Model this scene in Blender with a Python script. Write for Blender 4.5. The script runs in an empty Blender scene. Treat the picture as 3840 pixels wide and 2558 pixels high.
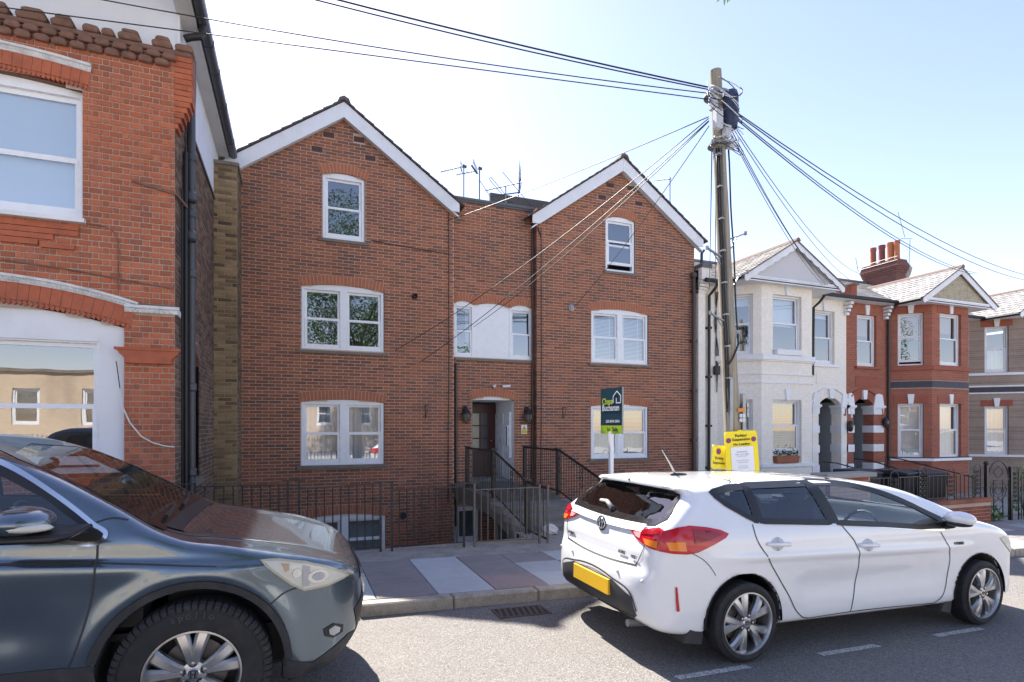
import bpy, bmesh, math, random
import numpy as np
from mathutils import Vector, Matrix, noise
from mathutils.bvhtree import BVHTree
R = math.radians
PI = math.pi
rnd = random.Random(7)
sc = bpy.context.scene
col = sc.collection

# ------------------------------------------------------------------ camera
HC = 1.8
cam = bpy.data.cameras.new('camera')
cam.sensor_width = 36.0
cam.lens = 36.0 * 2105 / 3840
cam.shift_y = (1601 - 1279) / 3840
cam.clip_start = 0.05
cam.clip_end = 2000
camo = bpy.data.objects.new('camera', cam)
col.objects.link(camo)
camo.location = (0, 0, HC)
camo.rotation_euler = (R(90), 0, R(-21.2))
sc.camera = camo

# ------------------------------------------------------------------ sky, sun, exposure
SUNV = Vector((-0.132, 0.901, 1.0)).normalized()       # towards the sun
elev = math.asin(SUNV.z)
azim = math.atan2(SUNV.x, SUNV.y)                      # clockwise from +Y
world = bpy.data.worlds.new('World')
sc.world = world
world.use_nodes = True
wn = world.node_tree
wn.nodes.clear()
sky = wn.nodes.new('ShaderNodeTexSky')
sky.sky_type = 'NISHITA'
sky.sun_disc = False
sky.sun_elevation = elev
sky.sun_rotation = azim
sky.air_density = 1.0
sky.dust_density = 0.35
sky.ozone_density = 1.0
bg = wn.nodes.new('ShaderNodeBackground')
bg.inputs['Strength'].default_value = 0.10
wo = wn.nodes.new('ShaderNodeOutputWorld')
tint = wn.nodes.new('ShaderNodeMix')                  # hazy summer air: a little less green than the pure sky
tint.data_type = 'RGBA'; tint.blend_type = 'MULTIPLY'; tint.inputs[0].default_value = 1.0
tint.inputs[7].default_value = (1.0, 0.84, 0.84, 1)
wn.links.new(sky.outputs[0], tint.inputs[6])
wn.links.new(tint.outputs[2], bg.inputs['Color'])
wn.links.new(bg.outputs[0], wo.inputs['Surface'])
sun = bpy.data.lights.new('sun', 'SUN')
sun.energy = 4.1
sun.angle = R(0.53)
sun.color = (1.0, 0.94, 0.85)
suno = bpy.data.objects.new('sun', sun)
col.objects.link(suno)
suno.rotation_euler = SUNV.to_track_quat('Z', 'Y').to_euler()
suno.location = (0, 0, 30)
vs = sc.view_settings
vs.view_transform = 'Standard'
vs.look = 'None'
vs.exposure = 1.9
vs.gamma = 1.0
vs.use_curve_mapping = False
sc.cycles.max_bounces = 6
sc.cycles.transparent_max_bounces = 16
sc.cycles.caustics_reflective = False
sc.cycles.caustics_refractive = False
sc.cycles.sample_clamp_indirect = 6
try:
    sc.cycles.use_denoising = True
except Exception:
    pass

SL = 0.027
def gz(x):
    return -SL * (x - 1.0)

# ------------------------------------------------------------------ mesh helpers
class MB:
    def __init__(s, M=None):
        s.v = []; s.f = []; s.M = M
    def add(s, vs_, fs):
        b = len(s.v)
        s.v.extend([tuple(p) for p in vs_])
        s.f.extend([tuple(i + b for i in f) for f in fs])
        return s
    def box(s, x0, x1, y0, y1, z0, z1):
        return s.add([(x0, y0, z0), (x1, y0, z0), (x1, y1, z0), (x0, y1, z0), (x0, y0, z1), (x1, y0, z1), (x1, y1, z1), (x0, y1, z1)],
                     [(0, 3, 2, 1), (4, 5, 6, 7), (0, 1, 5, 4), (1, 2, 6, 5), (2, 3, 7, 6), (3, 0, 4, 7)])
    def prism(s, poly, d0, d1, axis='y'):
        """poly of (a,b); extruded along axis from d0 to d1. axis y: (x,z); x: (y,z); z: (x,y)"""
        n = len(poly)
        def pt(a, b, d):
            return (a, d, b) if axis == 'y' else ((d, a, b) if axis == 'x' else (a, b, d))
        vs_ = [pt(a, b, d0) for a, b in poly] + [pt(a, b, d1) for a, b in poly]
        fs = [tuple(range(n)), tuple(range(2 * n - 1, n - 1, -1))]
        fs += [(i, i + n, (i + 1) % n + n, (i + 1) % n) for i in range(n)]
        return s.add(vs_, fs)
    def bar(s, p, q, w, h=None, up=(0, 0, 1)):
        p = Vector(p); q = Vector(q); h = h or w
        d = (q - p).normalized(); u = Vector(up)
        if abs(d.dot(u)) > .98: u = Vector((0, 1, 0))
        a = d.cross(u).normalized() * (w / 2); b = a.cross(d).normalized() * (h / 2)
        c = [p - a - b, p + a - b, p + a + b, p - a + b, q - a - b, q + a - b, q + a + b, q - a + b]
        return s.add(c, [(0, 1, 2, 3), (4, 7, 6, 5), (0, 4, 5, 1), (1, 5, 6, 2), (2, 6, 7, 3), (3, 7, 4, 0)])
    def tube(s, path, r, n=8, caps=True):
        path = [Vector(p) for p in path]
        m = len(path)
        rs = r if isinstance(r, (list, tuple)) else [r] * m
        rings = []; u = None
        for i, p in enumerate(path):
            t = (path[min(i + 1, m - 1)] - path[max(i - 1, 0)]).normalized()
            if u is None:
                u = t.cross(Vector((0, 0, 1)))
                if u.length < .01: u = t.cross(Vector((0, 1, 0)))
            u = (u - t * u.dot(t)).normalized()
            w = t.cross(u)
            rings.append([p + (u * math.cos(2 * PI * k / n) + w * math.sin(2 * PI * k / n)) * rs[i] for k in range(n)])
        vs_ = [q for rg in rings for q in rg]
        fs = []
        for i in range(m - 1):
            for k in range(n):
                a = i * n + k; b = i * n + (k + 1) % n
                fs.append((a, b, b + n, a + n))
        if caps:
            fs.append(tuple(range(n - 1, -1, -1))); fs.append(tuple(range((m - 1) * n, m * n)))
        return s.add(vs_, fs)
    def lathe(s, prof, n=24, o=(0, 0, 0), axis='z', closed=False):
        """prof: (r, h) list revolved about axis through o"""
        vs_ = []
        for r, h in prof:
            for k in range(n):
                a = 2 * PI * k / n
                c, d = r * math.cos(a), r * math.sin(a)
                p = (c, d, h) if axis == 'z' else ((c, h, d) if axis == 'y' else (h, c, d))
                vs_.append((p[0] + o[0], p[1] + o[1], p[2] + o[2]))
        fs = []
        m = len(prof)
        for i in range(m if closed else m - 1):
            for k in range(n):
                a = i * n + k; b = i * n + (k + 1) % n; j = (i + 1) % m
                fs.append((a, b, j * n + (k + 1) % n, j * n + k))
        return s.add(vs_, fs)
    def cyl(s, c, r, h, n=16, axis='z', r2=None):
        s.lathe([(0.0001, 0), (r, 0), (r if r2 is None else r2, h), (0.0001, h)], n, c, axis)
        return s
    def ball(s, c, rx, ry=None, rz=None, n=12, m=8):
        ry = ry or rx; rz = rz or rx
        vs_ = []
        for i in range(m + 1):
            t = PI * i / m
            for k in range(n):
                a = 2 * PI * k / n
                vs_.append((c[0] + rx * max(math.sin(t), 1e-4) * math.cos(a), c[1] + ry * max(math.sin(t), 1e-4) * math.sin(a), c[2] + rz * math.cos(t)))
        fs = [(i * n + k, i * n + (k + 1) % n, (i + 1) * n + (k + 1) % n, (i + 1) * n + k) for i in range(m) for k in range(n)]
        return s.add(vs_, fs)
    def mesh(s, name, mat, smooth=False, bevel=0.0):
        me = bpy.data.meshes.new(name)
        vs_ = s.v if s.M is None else [tuple(s.M @ Vector(p)) for p in s.v]
        me.from_pydata(vs_, [], s.f)
        bm = bmesh.new(); bm.from_mesh(me)
        bmesh.ops.recalc_face_normals(bm, faces=bm.faces)
        if bevel > 0:
            es = [e for e in bm.edges if len(e.link_faces) == 2 and e.calc_face_angle(0) > .5]
            bmesh.ops.bevel(bm, geom=es, offset=bevel, segments=1, affect='EDGES', clamp_overlap=True)
        bm.to_mesh(me); bm.free()
        if smooth is True:
            me.polygons.foreach_set('use_smooth', [True] * len(me.polygons))
        elif smooth:
            me.polygons.foreach_set('use_smooth', [True] * len(me.polygons))
            try: me.set_sharp_from_angle(angle=R(smooth))
            except Exception: pass
        for m_ in (mat if isinstance(mat, (list, tuple)) else [mat]):
            me.materials.append(m_)
        return me
    def build(s, name, mat, parent=None, smooth=False, bevel=0.0, kind=None):
        return link(name, s.mesh(name, mat, smooth, bevel), parent, kind)

def link(name, data, parent=None, kind=None):
    o = bpy.data.objects.new(name, data)
    col.objects.link(o)
    if parent is not None:
        o.parent = parent
        if parent.type == 'EMPTY' and not parent.get('_local'):
            o.matrix_parent_inverse = Matrix.Translation(-parent.location)
    if kind: o['kind'] = kind
    return o

def tag(o, label=None, cat=None, group=None, kind=None):
    if label: o['label'] = label
    if cat: o['category'] = cat
    if group: o['group'] = group
    if kind: o['kind'] = kind
    return o

def thing(name, label, cat, loc=(0, 0, 0), group=None, rot=None):
    """an Empty at the base of a thing. With rot the parts are given in its own coordinates, else in world ones."""
    o = bpy.data.objects.new(name, None)
    o.empty_display_size = .1
    col.objects.link(o)
    o.location = loc
    if rot is not None:
        o.rotation_euler = rot; o['_local'] = 1
    return tag(o, label, cat, group)

def copy_tree(o, parent=None):
    c = o.copy(); col.objects.link(c)
    if parent is not None: c.parent = parent
    for ch in list(o.children): copy_tree(ch, c)
    return c

def text_mesh(name, body, size, mat, M, parent, extrude=.001, align='LEFT', sx=1.0, bold=0.0):
    cu = bpy.data.curves.new(name, 'FONT')
    cu.body = body; cu.size = size; cu.extrude = extrude; cu.align_x = align; cu.offset = bold; cu.resolution_u = 3
    t = bpy.data.objects.new('tmp', cu)
    me = bpy.data.meshes.new_from_object(t)
    bpy.data.objects.remove(t); bpy.data.curves.remove(cu)
    me.transform(M @ Matrix.Diagonal((sx, 1, 1, 1)))
    me.materials.clear(); me.materials.append(mat)
    return link(name, me, parent)

def grid_mesh(name, mat, fn, nu, nv, parent=None, smooth=True):
    vs_ = [fn(i / nu, j / nv) for j in range(nv + 1) for i in range(nu + 1)]
    fs = [(j * (nu + 1) + i, j * (nu + 1) + i + 1, (j + 1) * (nu + 1) + i + 1, (j + 1) * (nu + 1) + i) for j in range(nv) for i in range(nu)]
    b = MB(); b.add(vs_, fs)
    return b.build(name, mat, parent, smooth)

# ------------------------------------------------------------------ materials
MATS = {}
class NT:
    def __init__(s, name):
        s.m = bpy.data.materials.new(name); s.m.use_nodes = True
        s.t = s.m.node_tree; s.t.nodes.clear()
        s.out = s.n('ShaderNodeOutputMaterial')
    def n(s, typ, **kw):
        x = s.t.nodes.new(typ)
        for k, v in kw.items(): setattr(x, k, v)
        return x
    def l(s, a, b): s.t.links.new(a, b)
    def val(s, sock, v):
        if hasattr(v, 'links'): s.l(v, sock)
        else: sock.default_value = v
    def math(s, op, a, b=None, c=None):
        x = s.n('ShaderNodeMath', operation=op)
        s.val(x.inputs[0], a)
        if b is not None: s.val(x.inputs[1], b)
        if c is not None: s.val(x.inputs[2], c)
        return x.outputs[0]
    def mix(s, fac, a, b, mode='MIX'):
        x = s.n('ShaderNodeMix', data_type='RGBA', blend_type=mode)
        s.val(x.inputs[0], fac)
        s.val(x.inputs[6], a if hasattr(a, 'links') else (*a[:3], 1)); s.val(x.inputs[7], b if hasattr(b, 'links') else (*b[:3], 1))
        return x.outputs[2]
    def ramp(s, fac, stops):
        x = s.n('ShaderNodeValToRGB')
        e = x.color_ramp.elements
        while len(e) < len(stops): e.new(.5)
        for i, (p, c) in enumerate(stops):
            e[i].position = p; e[i].color = (*c, 1) if not isinstance(c, float) else (c, c, c, 1)
        s.val(x.inputs[0], fac)
        return x.outputs[0]
    def pos(s):
        return s.n('ShaderNodeNewGeometry').outputs['Position']
    def obj(s):
        return s.n('ShaderNodeTexCoord').outputs['Object']
    def noise(s, vec, scale, detail=3, rough=.55, out=0):
        x = s.n('ShaderNodeTexNoise')
        s.l(vec, x.inputs['Vector']); x.inputs['Scale'].default_value = scale
        x.inputs['Detail'].default_value = detail; x.inputs['Roughness'].default_value = rough
        return x.outputs[out]
    def scale(s, vec, v):
        x = s.n('ShaderNodeMapping'); s.l(vec, x.inputs[0]); x.inputs['Scale'].default_value = v
        return x.outputs[0]
    def bump(s, h, strength=.3, dist=.01):
        x = s.n('ShaderNodeBump'); s.l(h, x.inputs['Height']); x.inputs['Strength'].default_value = strength; x.inputs['Distance'].default_value = dist
        return x.outputs[0]
    def bsdf(s, colr, rough=.8, metal=0.0, spec=.5, normal=None, **kw):
        b = s.n('ShaderNodeBsdfPrincipled')
        s.val(b.inputs['Base Color'], colr if hasattr(colr, 'links') else (*colr[:3], 1))
        s.val(b.inputs['Roughness'], rough); s.val(b.inputs['Metallic'], metal)
        b.inputs['Specular IOR Level'].default_value = spec
        if normal is not None: s.l(normal, b.inputs['Normal'])
        for k, v in kw.items(): s.val(b.inputs[k.replace('_', ' ')], v)
        s.l(b.outputs[0], s.out.inputs['Surface'])
        return b

def reg(name, nt):
    MATS[name] = nt.m; return nt.m

def plain(name, c, rough=.7, var=.12, scale=6.0, metal=0.0, spec=.5, bump=.0, dirt=None, dscale=1.2, **kw):
    """a colour with mottling, an optional dirt colour in patches and fine relief"""
    t = NT(name); p = t.pos()
    nz = t.noise(p, scale, 4)
    cc = t.mix(nz, tuple(x * (1 - var) for x in c), tuple(min(1, x * (1 + var)) for x in c))
    if dirt is not None:
        d = t.ramp(t.noise(p, dscale, 5, .65), [(.48, 0.0), (.72, 1.0)])
        cc = t.mix(t.math('MULTIPLY', d, .55), cc, dirt)
    nr = t.bump(t.noise(p, scale * 12, 3), bump, .006) if bump else None
    rr = t.math('ADD', rough - .06, t.math('MULTIPLY', t.noise(p, scale * 2.3, 3), .12))
    t.bsdf(cc, rr, metal, spec, nr, **kw)
    return reg(name, t)

def brick_mat(name, bl, ch, cols, z0=0.0, axis='x', stain=(.05, .04, .035), stain_amt=.5, header=False, x0=0.0, pale=(.5, .42, .38), pale_amt=.12):
    """one colour per brick, picked by white noise on the brick's own cell of the bond"""
    t = NT(name); p = t.pos()
    sp = t.n('ShaderNodeSeparateXYZ'); t.l(p, sp.inputs[0])
    a = sp.outputs['X' if axis == 'x' else 'Y']; z = sp.outputs['Z']
    row = t.math('FLOOR', t.math('DIVIDE', t.math('SUBTRACT', z, z0), ch))
    par = t.math('MODULO', t.math('ADD', row, 1000.0), 2.0)
    off = t.math('MULTIPLY', par, .5)
    fx = t.math('SUBTRACT', t.math('DIVIDE', t.math('SUBTRACT', a, x0), bl), off)
    cx = t.math('FLOOR', fx)
    if header:
        cx = t.math('ADD', cx, t.math('MULTIPLY', t.math('GREATER_THAN', t.math('SUBTRACT', fx, cx), .671), .37))
    cb = t.n('ShaderNodeCombineXYZ'); t.l(cx, cb.inputs[0]); t.l(row, cb.inputs[1])
    wn_ = t.n('ShaderNodeTexWhiteNoise', noise_dimensions='2D'); t.l(cb.outputs[0], wn_.inputs['Vector'])
    n = len(cols)
    big = t.noise(p, .55, 3, .6)
    pick = t.math('ADD', t.math('MULTIPLY', wn_.outputs['Value'], .8), t.math('SUBTRACT', t.math('MULTIPLY', big, .7), .25))
    base = t.ramp(pick, [(i / (n - 1), c) for i, c in enumerate(cols)])
    fine = t.noise(p, 38, 4, .65)
    base = t.mix(.55, base, t.mix(fine, (.55, .55, .55), (1.35, 1.3, 1.3)), 'MULTIPLY')
    st = t.ramp(t.noise(t.scale(p, (1.0, 1.0, .45)), .9, 6, .7), [(.5, 0.0), (.75, 1.0)])
    base = t.mix(t.math('MULTIPLY', st, stain_amt), base, stain)
    pl = t.ramp(t.noise(p, 2.1, 6, .75), [(.56, 0.0), (.78, 1.0)])
    base = t.mix(t.math('MULTIPLY', pl, pale_amt), base, pale)
    t.bsdf(base, t.math('ADD', .78, t.math('MULTIPLY', fine, .18)), 0, .25, t.bump(t.noise(p, 60, 4, .7), .5, .006))
    return reg(name, t)

def mortar_mat(name, c, dark):
    t = NT(name); p = t.pos()
    cc = t.mix(t.noise(p, 9, 5, .7), tuple(x * .72 for x in c), tuple(x * 1.15 for x in c))
    d = t.ramp(t.noise(p, .8, 6, .7), [(.42, 0.0), (.68, 1.0)])
    cc = t.mix(t.math('MULTIPLY', d, .6), cc, dark)
    t.bsdf(cc, .92, 0, .2, t.bump(t.noise(p, 120, 3), .6, .004))
    return reg(name, t)

brick_mat('brick_house', .2525, .0716, [(.165, .090, .072), (.215, .100, .072), (.275, .114, .070), (.34, .135, .078), (.39, .155, .09)], stain_amt=.22)
mortar_mat('mortar_house', (.64, .47, .37), (.44, .31, .24))
brick_mat('brick_red', .215, .0732, [(.30, .110, .065), (.38, .118, .064), (.45, .135, .068), (.50, .160, .080), (.42, .125, .068)], stain=(.15, .085, .065), stain_amt=.5, pale_amt=.14, header=True)
mortar_mat('mortar_red', (.52, .40, .33), (.32, .20, .155))
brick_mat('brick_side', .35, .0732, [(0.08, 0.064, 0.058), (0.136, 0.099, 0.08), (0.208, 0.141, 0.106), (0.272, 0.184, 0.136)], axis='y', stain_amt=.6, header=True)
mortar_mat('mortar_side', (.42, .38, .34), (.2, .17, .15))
brick_mat('brick_stock', .25, .074, [(0.083, 0.057, 0.045), (0.225, 0.147, 0.078), (0.323, 0.222, 0.117), (0.383, 0.267, 0.147), (0.165, 0.108, 0.075)], stain_amt=.6, pale_amt=.2, pale=(.30, .26, .19))
mortar_mat('mortar_stock', (.45, .38, .29), (.22, .18, .13))
plain('upvc', (.80, .82, .86), .28, .03, 3, spec=.5)
plain('white_paint', (.76, .77, .80), .5, .05, 4, bump=.05, dirt=(.58, .57, .55))
plain('white_render', (.74, .78, .86), .8, .04, 5, bump=.12, dirt=(.62, .64, .68))
plain('soffit_board', (.66, .65, .63), .7, .08, 4, dirt=(.45, .43, .40))
plain('stone_sill', (.20, .17, .145), .9, .25, 9, bump=.4, dirt=(.09, .08, .065), dscale=3)
plain('concrete', (.33, .31, .285), .92, .2, 8, bump=.5, dirt=(.17, .155, .135), dscale=2)
plain('pave_strip', (.33, .31, .285), .95, .35, 14, bump=.9, dirt=(.12, .11, .095), dscale=4)
plain('slab_light', (.40, .425, .44), .88, .12, 7, bump=.35, dirt=(.36, .37, .38), dscale=2.3)
plain('slab_mid', (.36, .375, .39), .88, .12, 7, bump=.35, dirt=(.28, .285, .29), dscale=2.3)
plain('slab_dark', (.235, .215, .215), .9, .14, 9, bump=.5, dirt=(.17, .155, .155), dscale=2.3)
plain('slab_pink', (.29, .225, .215), .9, .14, 9, bump=.5, dirt=(.21, .18, .17), dscale=2.3)
plain('granite', (.40, .36, .31), .85, .5, 70, bump=.8, dirt=(.15, .125, .09), dscale=7)
plain('black_paint', (.014, .014, .016), .38, .3, 10, dirt=(.05, .042, .035), dscale=5)
plain('black_plastic', (.017, .018, .021), .5, .2, 8)
plain('dark_rail', (.022, .019, .018), .5, .4, 14, dirt=(.09, .055, .04), dscale=8)
plain('grey_pipe', (.055, .060, .072), .4, .1, 5)
plain('brown_pipe', (.055, .037, .036), .45, .2, 5)
plain('lead', (.11, .115, .125), .6, .15, 6)
plain('interior', (.035, .034, .036), .95, .2, 2)
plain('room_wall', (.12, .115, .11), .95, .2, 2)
plain('roof_tile', (.12, .095, .085), .9, .35, 8, bump=.5, dirt=(.06, .055, .045), dscale=2)
plain('slate', (.22, .18, .18), .75, .3, 5, bump=.3, dirt=(.13, .115, .105), dscale=2)
plain('timber_door', (.055, .013, .013), .4, .2, 8)
plain('net_curtain', (.52, .54, .56), .9, .08, 12)
plain('blind_white', (.62, .64, .66), .7, .05, 6)
plain('blind_green', (.25, .29, .19), .7, .1, 6)
plain('cardboard_blind', (.36, .20, .10), .85, .15, 6)
plain('galvanised', (.30, .31, .32), .45, .15, 10, metal=.6)
plain('sheen_rail', (.13, .11, .09), .6, .2, 12, dirt=(.12, .08, .06), dscale=6)  # paler than dark_rail: sheen of the sky on the bars, put into the colour

def glass_mat(name, tint=(.82, .86, .88), ior=1.75, rough=.0):
    t = NT(name)
    fr = t.n('ShaderNodeFresnel')
    bf = t.n('ShaderNodeNewGeometry').outputs['Backfacing']
    t.l(t.math('ADD', ior, t.math('MULTIPLY', bf, 1 / ior - ior)), fr.inputs['IOR'])     # the same from either side of the pane
    tr = t.n('ShaderNodeBsdfTransparent'); tr.inputs[0].default_value = (*tint, 1)
    gl = t.n('ShaderNodeBsdfGlossy'); gl.inputs['Roughness'].default_value = rough; gl.inputs[0].default_value = (.95, .97, 1, 1)
    nz = t.noise(t.pos(), 1.3, 2)
    t.l(t.bump(nz, .02, .05), gl.inputs['Normal'])
    mx = t.n('ShaderNodeMixShader'); t.l(fr.outputs[0], mx.inputs[0]); t.l(tr.outputs[0], mx.inputs[1]); t.l(gl.outputs[0], mx.inputs[2])
    t.l(mx.outputs[0], t.out.inputs['Surface'])
    return reg(name, t)
glass_mat('glass', ior=2.9)
glass_mat('car_glass', (.74, .82, .82), 1.85)
glass_mat('screen_glass', (.62, .68, .68), 1.38)
glass_mat('dark_car_glass', (.52, .56, .58), 1.85)

def asphalt_mat():
    t = NT('asphalt'); p = t.pos()
    vo = t.n('ShaderNodeTexVoronoi'); t.l(p, vo.inputs['Vector']); vo.inputs['Scale'].default_value = 95
    bw = t.n('ShaderNodeRGBToBW'); t.l(vo.outputs['Color'], bw.inputs[0])
    st = t.ramp(bw.outputs[0], [(.05, (.11, .104, .10)), (.3, (.195, .183, .172)), (.7, (.255, .238, .225)), (.97, (.37, .355, .34))])
    edge = t.ramp(vo.outputs['Distance'], [(.0, 1.0), (.9, .35)])
    st = t.mix(.55, st, edge, 'MULTIPLY')
    big = t.noise(p, 1.1, 6, .7)
    st = t.mix(t.ramp(big, [(.42, 0.0), (.75, .45)]), st, (.175, .163, .152))
    st = t.mix(t.ramp(t.noise(p, .32, 4, .6), [(.5, 0.0), (.8, .35)]), st, (.27, .252, .236))
    t.bsdf(st, .9, 0, .3, t.bump(vo.outputs['Distance'], .7, .006))
    return reg('asphalt', t)
asphalt_mat()

def line_mat():
    t = NT('road_paint'); p = t.pos()
    w = t.ramp(t.noise(p, 55, 5, .75), [(.40, 0.0), (.56, 1.0)])
    c = t.mix(w, (.15, .14, .13), (.62, .62, .60))
    t.bsdf(c, .85, 0, .3, t.bump(t.noise(p, 90, 3), .5, .004))
    return reg('road_paint', t)
line_mat()

def wood_mat():
    t = NT('pole_wood'); p = t.pos()
    g_ = t.noise(t.scale(p, (14, 14, .55)), 3.0, 6, .7)
    c = t.ramp(g_, [(.25, (.15, .13, .10)), (.5, (.31, .27, .215)), (.75, (.44, .395, .33))])
    c = t.mix(t.ramp(t.noise(p, 1.2, 4), [(.5, 0.0), (.75, .5)]), c, (.27, .25, .18))
    t.bsdf(c, .9, 0, .2, t.bump(g_, .6, .01))
    return reg('pole_wood', t)
wood_mat()

def terrace_brick(name, cols, mort, bl=.235, ch=.076, relief=.5, stain=.3, stainc=(.06, .045, .04)):
    """brickwork too far off to tell its bricks apart: brick pattern by cell, along the wall and up"""
    t = NT(name); p = t.pos()
    sp = t.n('ShaderNodeSeparateXYZ'); t.l(p, sp.inputs[0])
    a = t.math('ADD', sp.outputs['X'], t.math('MULTIPLY', sp.outputs['Y'], 1.0))
    cb = t.n('ShaderNodeCombineXYZ'); t.l(a, cb.inputs[0]); t.l(sp.outputs['Z'], cb.inputs[1])
    br = t.n('ShaderNodeTexBrick'); t.l(cb.outputs[0], br.inputs['Vector'])
    br.inputs['Scale'].default_value = 1.0; br.inputs['Brick Width'].default_value = bl; br.inputs['Row Height'].default_value = ch
    br.inputs['Mortar Size'].default_value = .006; br.inputs['Mortar Smooth'].default_value = .3; br.inputs['Bias'].default_value = 0
    br.inputs['Color1'].default_value = (*cols[0], 1); br.inputs['Color2'].default_value = (*cols[1], 1); br.inputs['Mortar'].default_value = (*mort, 1)
    c = t.mix(.5, br.outputs[0], t.mix(t.noise(p, 12, 5, .7), (.55, .55, .55), (1.4, 1.4, 1.4)), 'MULTIPLY')
    c = t.mix(t.math('MULTIPLY', t.ramp(t.noise(t.scale(p, (1, 1, .5)), .8, 5, .65), [(.48, 0.0), (.75, 1.0)]), stain), c, stainc)
    inv = t.math('SUBTRACT', 1.0, br.outputs[1])
    t.bsdf(c, .85, 0, .25, t.bump(inv, relief, .008))
    return reg(name, t)
terrace_brick('white_brick', [(.84, .79, .71), (.87, .82, .74)], (.82, .77, .69), relief=.35, stain=.12, stainc=(.45, .42, .38))
terrace_brick('red_brick_far', [(.38, .125, .08), (.29, .10, .066)], (.34, .21, .16), relief=.5)
terrace_brick('brown_brick_far', [(.36, .28, .23), (.27, .20, .165)], (.40, .34, .29), relief=.5)
terrace_brick('wall_brick', [(.33, .10, .055), (.25, .075, .045)], (.33, .24, .19), relief=.6)
terrace_brick('opposite_brick', [(.60, .47, .33), (.54, .42, .30)], (.56, .48, .40), relief=.4)
plain('dark_band', (.055, .05, .062), .7, .3, 6)
plain('pebbledash', (.42, .37, .27), .95, .7, 26, bump=1.0, dirt=(.16, .14, .10), dscale=9)
plain('porch_grey', (.26, .275, .29), .8, .08, 4)
plain('terracotta', (.33, .11, .06), .8, .2, 7, dirt=(.2, .09, .06))
plain('pot_plum', (.19, .06, .06), .8, .2, 7)
plain('pot_orange', (.42, .15, .07), .8, .2, 7)
M = MATS
# ------------------------------------------------------------------ bricks laid course by course
def runs(mask, xs):
    out = []; i = 0; n = len(xs)
    while i < n:
        if mask[i]:
            j = i
            while j + 1 < n and mask[j + 1]: j += 1
            out.append((xs[i], xs[j])); i = j + 1
        else: i += 1
    return out

def brick_wall(parent, s0, s1, z0, z1, allow, solid, place, bl, ch, brick, mortar, joint=.0125, proud=.007, nind=300, flemish=False, near=None, base_z=0.0, backing='wall'):
    """allow(s,z): where bricks lie; solid(s,z): where the mortar bed lies; place(s,d,z): to world, d = depth into the wall"""
    xs = np.arange(s0, s1 + 1e-6, .008)
    k0 = int(math.floor((z0 - base_z) / ch + 1e-6)); k1 = int(math.ceil((z1 - base_z) / ch - 1e-6))
    bed = MB(); lay = []
    for k in range(k0, k1):
        za, zb = base_z + k * ch, base_z + (k + 1) * ch
        zt, zm = za + joint / 2, zb - joint / 2
        sol = solid(xs, za + .002) & solid(xs, zb - .002)
        sol |= solid(xs, (za + zb) / 2)
        for a, b in runs(sol, xs):
            a2, b2 = a - .002, b + .002
            bed.add([place(a2, proud, za), place(b2, proud, za), place(b2, proud, zb), place(a2, proud, zb)], [(0, 1, 2, 3)])
        ok = allow(xs, zt) & allow(xs, zm)
        off = (k % 2) * .5
        i0 = int(math.floor(s0 / bl - off)) - 1; i1 = int(math.ceil(s1 / bl)) + 1
        cells = []
        for i in range(i0, i1):
            a = (i + off) * bl
            if flemish:
                cells += [(a, a + bl * .671), (a + bl * .671, a + bl)]
            else:
                cells.append((a, a + bl))
        for ra, rb in runs(ok, xs):
            for a, b in cells:
                c, d = max(a, ra - .004), min(b, rb + .004)
                if d - c > .02:
                    full = (c == a and d == b)
                    lay.append((c + joint / 2, d - joint / 2, zt, zm, full))
    wall = bed.build(backing, M[mortar], parent)
    # the nearest whole bricks are pieces of their own
    pick = set()
    if near is not None and nind:
        cand = [(near(place((l[0] + l[1]) / 2, 0, (l[2] + l[3]) / 2)), n) for n, l in enumerate(lay) if l[4]]
        cand = sorted(c for c in cand if c[0] is not None)[:nind]
        pick = {n for _, n in cand}
    shared = {}
    rest = MB()
    rr = random.Random(len(lay))
    for n, (a, b, c, d, full) in enumerate(lay):
        j = rr.uniform(-.0022, .0022); tw = rr.uniform(-.0016, .0016)
        e = .003
        p = [(a, j - tw, c), (b, j + tw, c), (b, j + tw, d), (a, j - tw, d)]
        ins = [(a + e, c + e), (b - e, c + e), (b - e, d - e), (a + e, d - e)]
        if n in pick:
            key = (round(b - a, 3), len(shared) % 1)
            w, h = b - a, d - c
            if key not in shared:
                m_ = MB()
                o_ = Vector(place(0, 0, 0))
                vs_ = [Vector(place(x, y, z)) - o_ for x, y, z in
                       [(-w/2 + e, -.0015, -h/2 + e), (w/2 - e, -.0015, -h/2 + e), (w/2 - e, -.0015, h/2 - e), (-w/2 + e, -.0015, h/2 - e),
                        (-w/2, .003, -h/2), (w/2, .003, -h/2), (w/2, .003, h/2), (-w/2, .003, h/2), (-w/2, .03, -h/2), (w/2, .03, -h/2), (w/2, .03, h/2), (-w/2, .03, h/2)]]
                fs = [(0, 1, 2, 3)] + [(i, i + 4, (i + 1) % 4 + 4, (i + 1) % 4) for i in range(4)] + [(i + 4, i + 8, (i + 1) % 4 + 8, (i + 1) % 4 + 4) for i in range(4)]
                m_.add(vs_, fs); shared[key] = m_.mesh('brick', M[brick])
            o = link('brick', shared[key], wall)
            o.location = place((a + b) / 2, j, (c + d) / 2)
        else:
            rest.add([place(ins[q][0], p[q][1] - .0015, ins[q][1]) for q in range(4)] + [place(p[q][0], p[q][1] + .003, p[q][2]) for q in range(4)] + [place(p[q][0], .02, p[q][2]) for q in range(4)],
                     [(0, 1, 2, 3)] + [(i, i + 4, (i + 1) % 4 + 4, (i + 1) % 4) for i in range(4)] + [(i + 4, i + 8, (i + 1) % 4 + 8, (i + 1) % 4 + 4) for i in range(4)])
    if rest.v: rest.build('brickwork', M[brick], wall, kind='stuff')
    return wall

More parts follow.
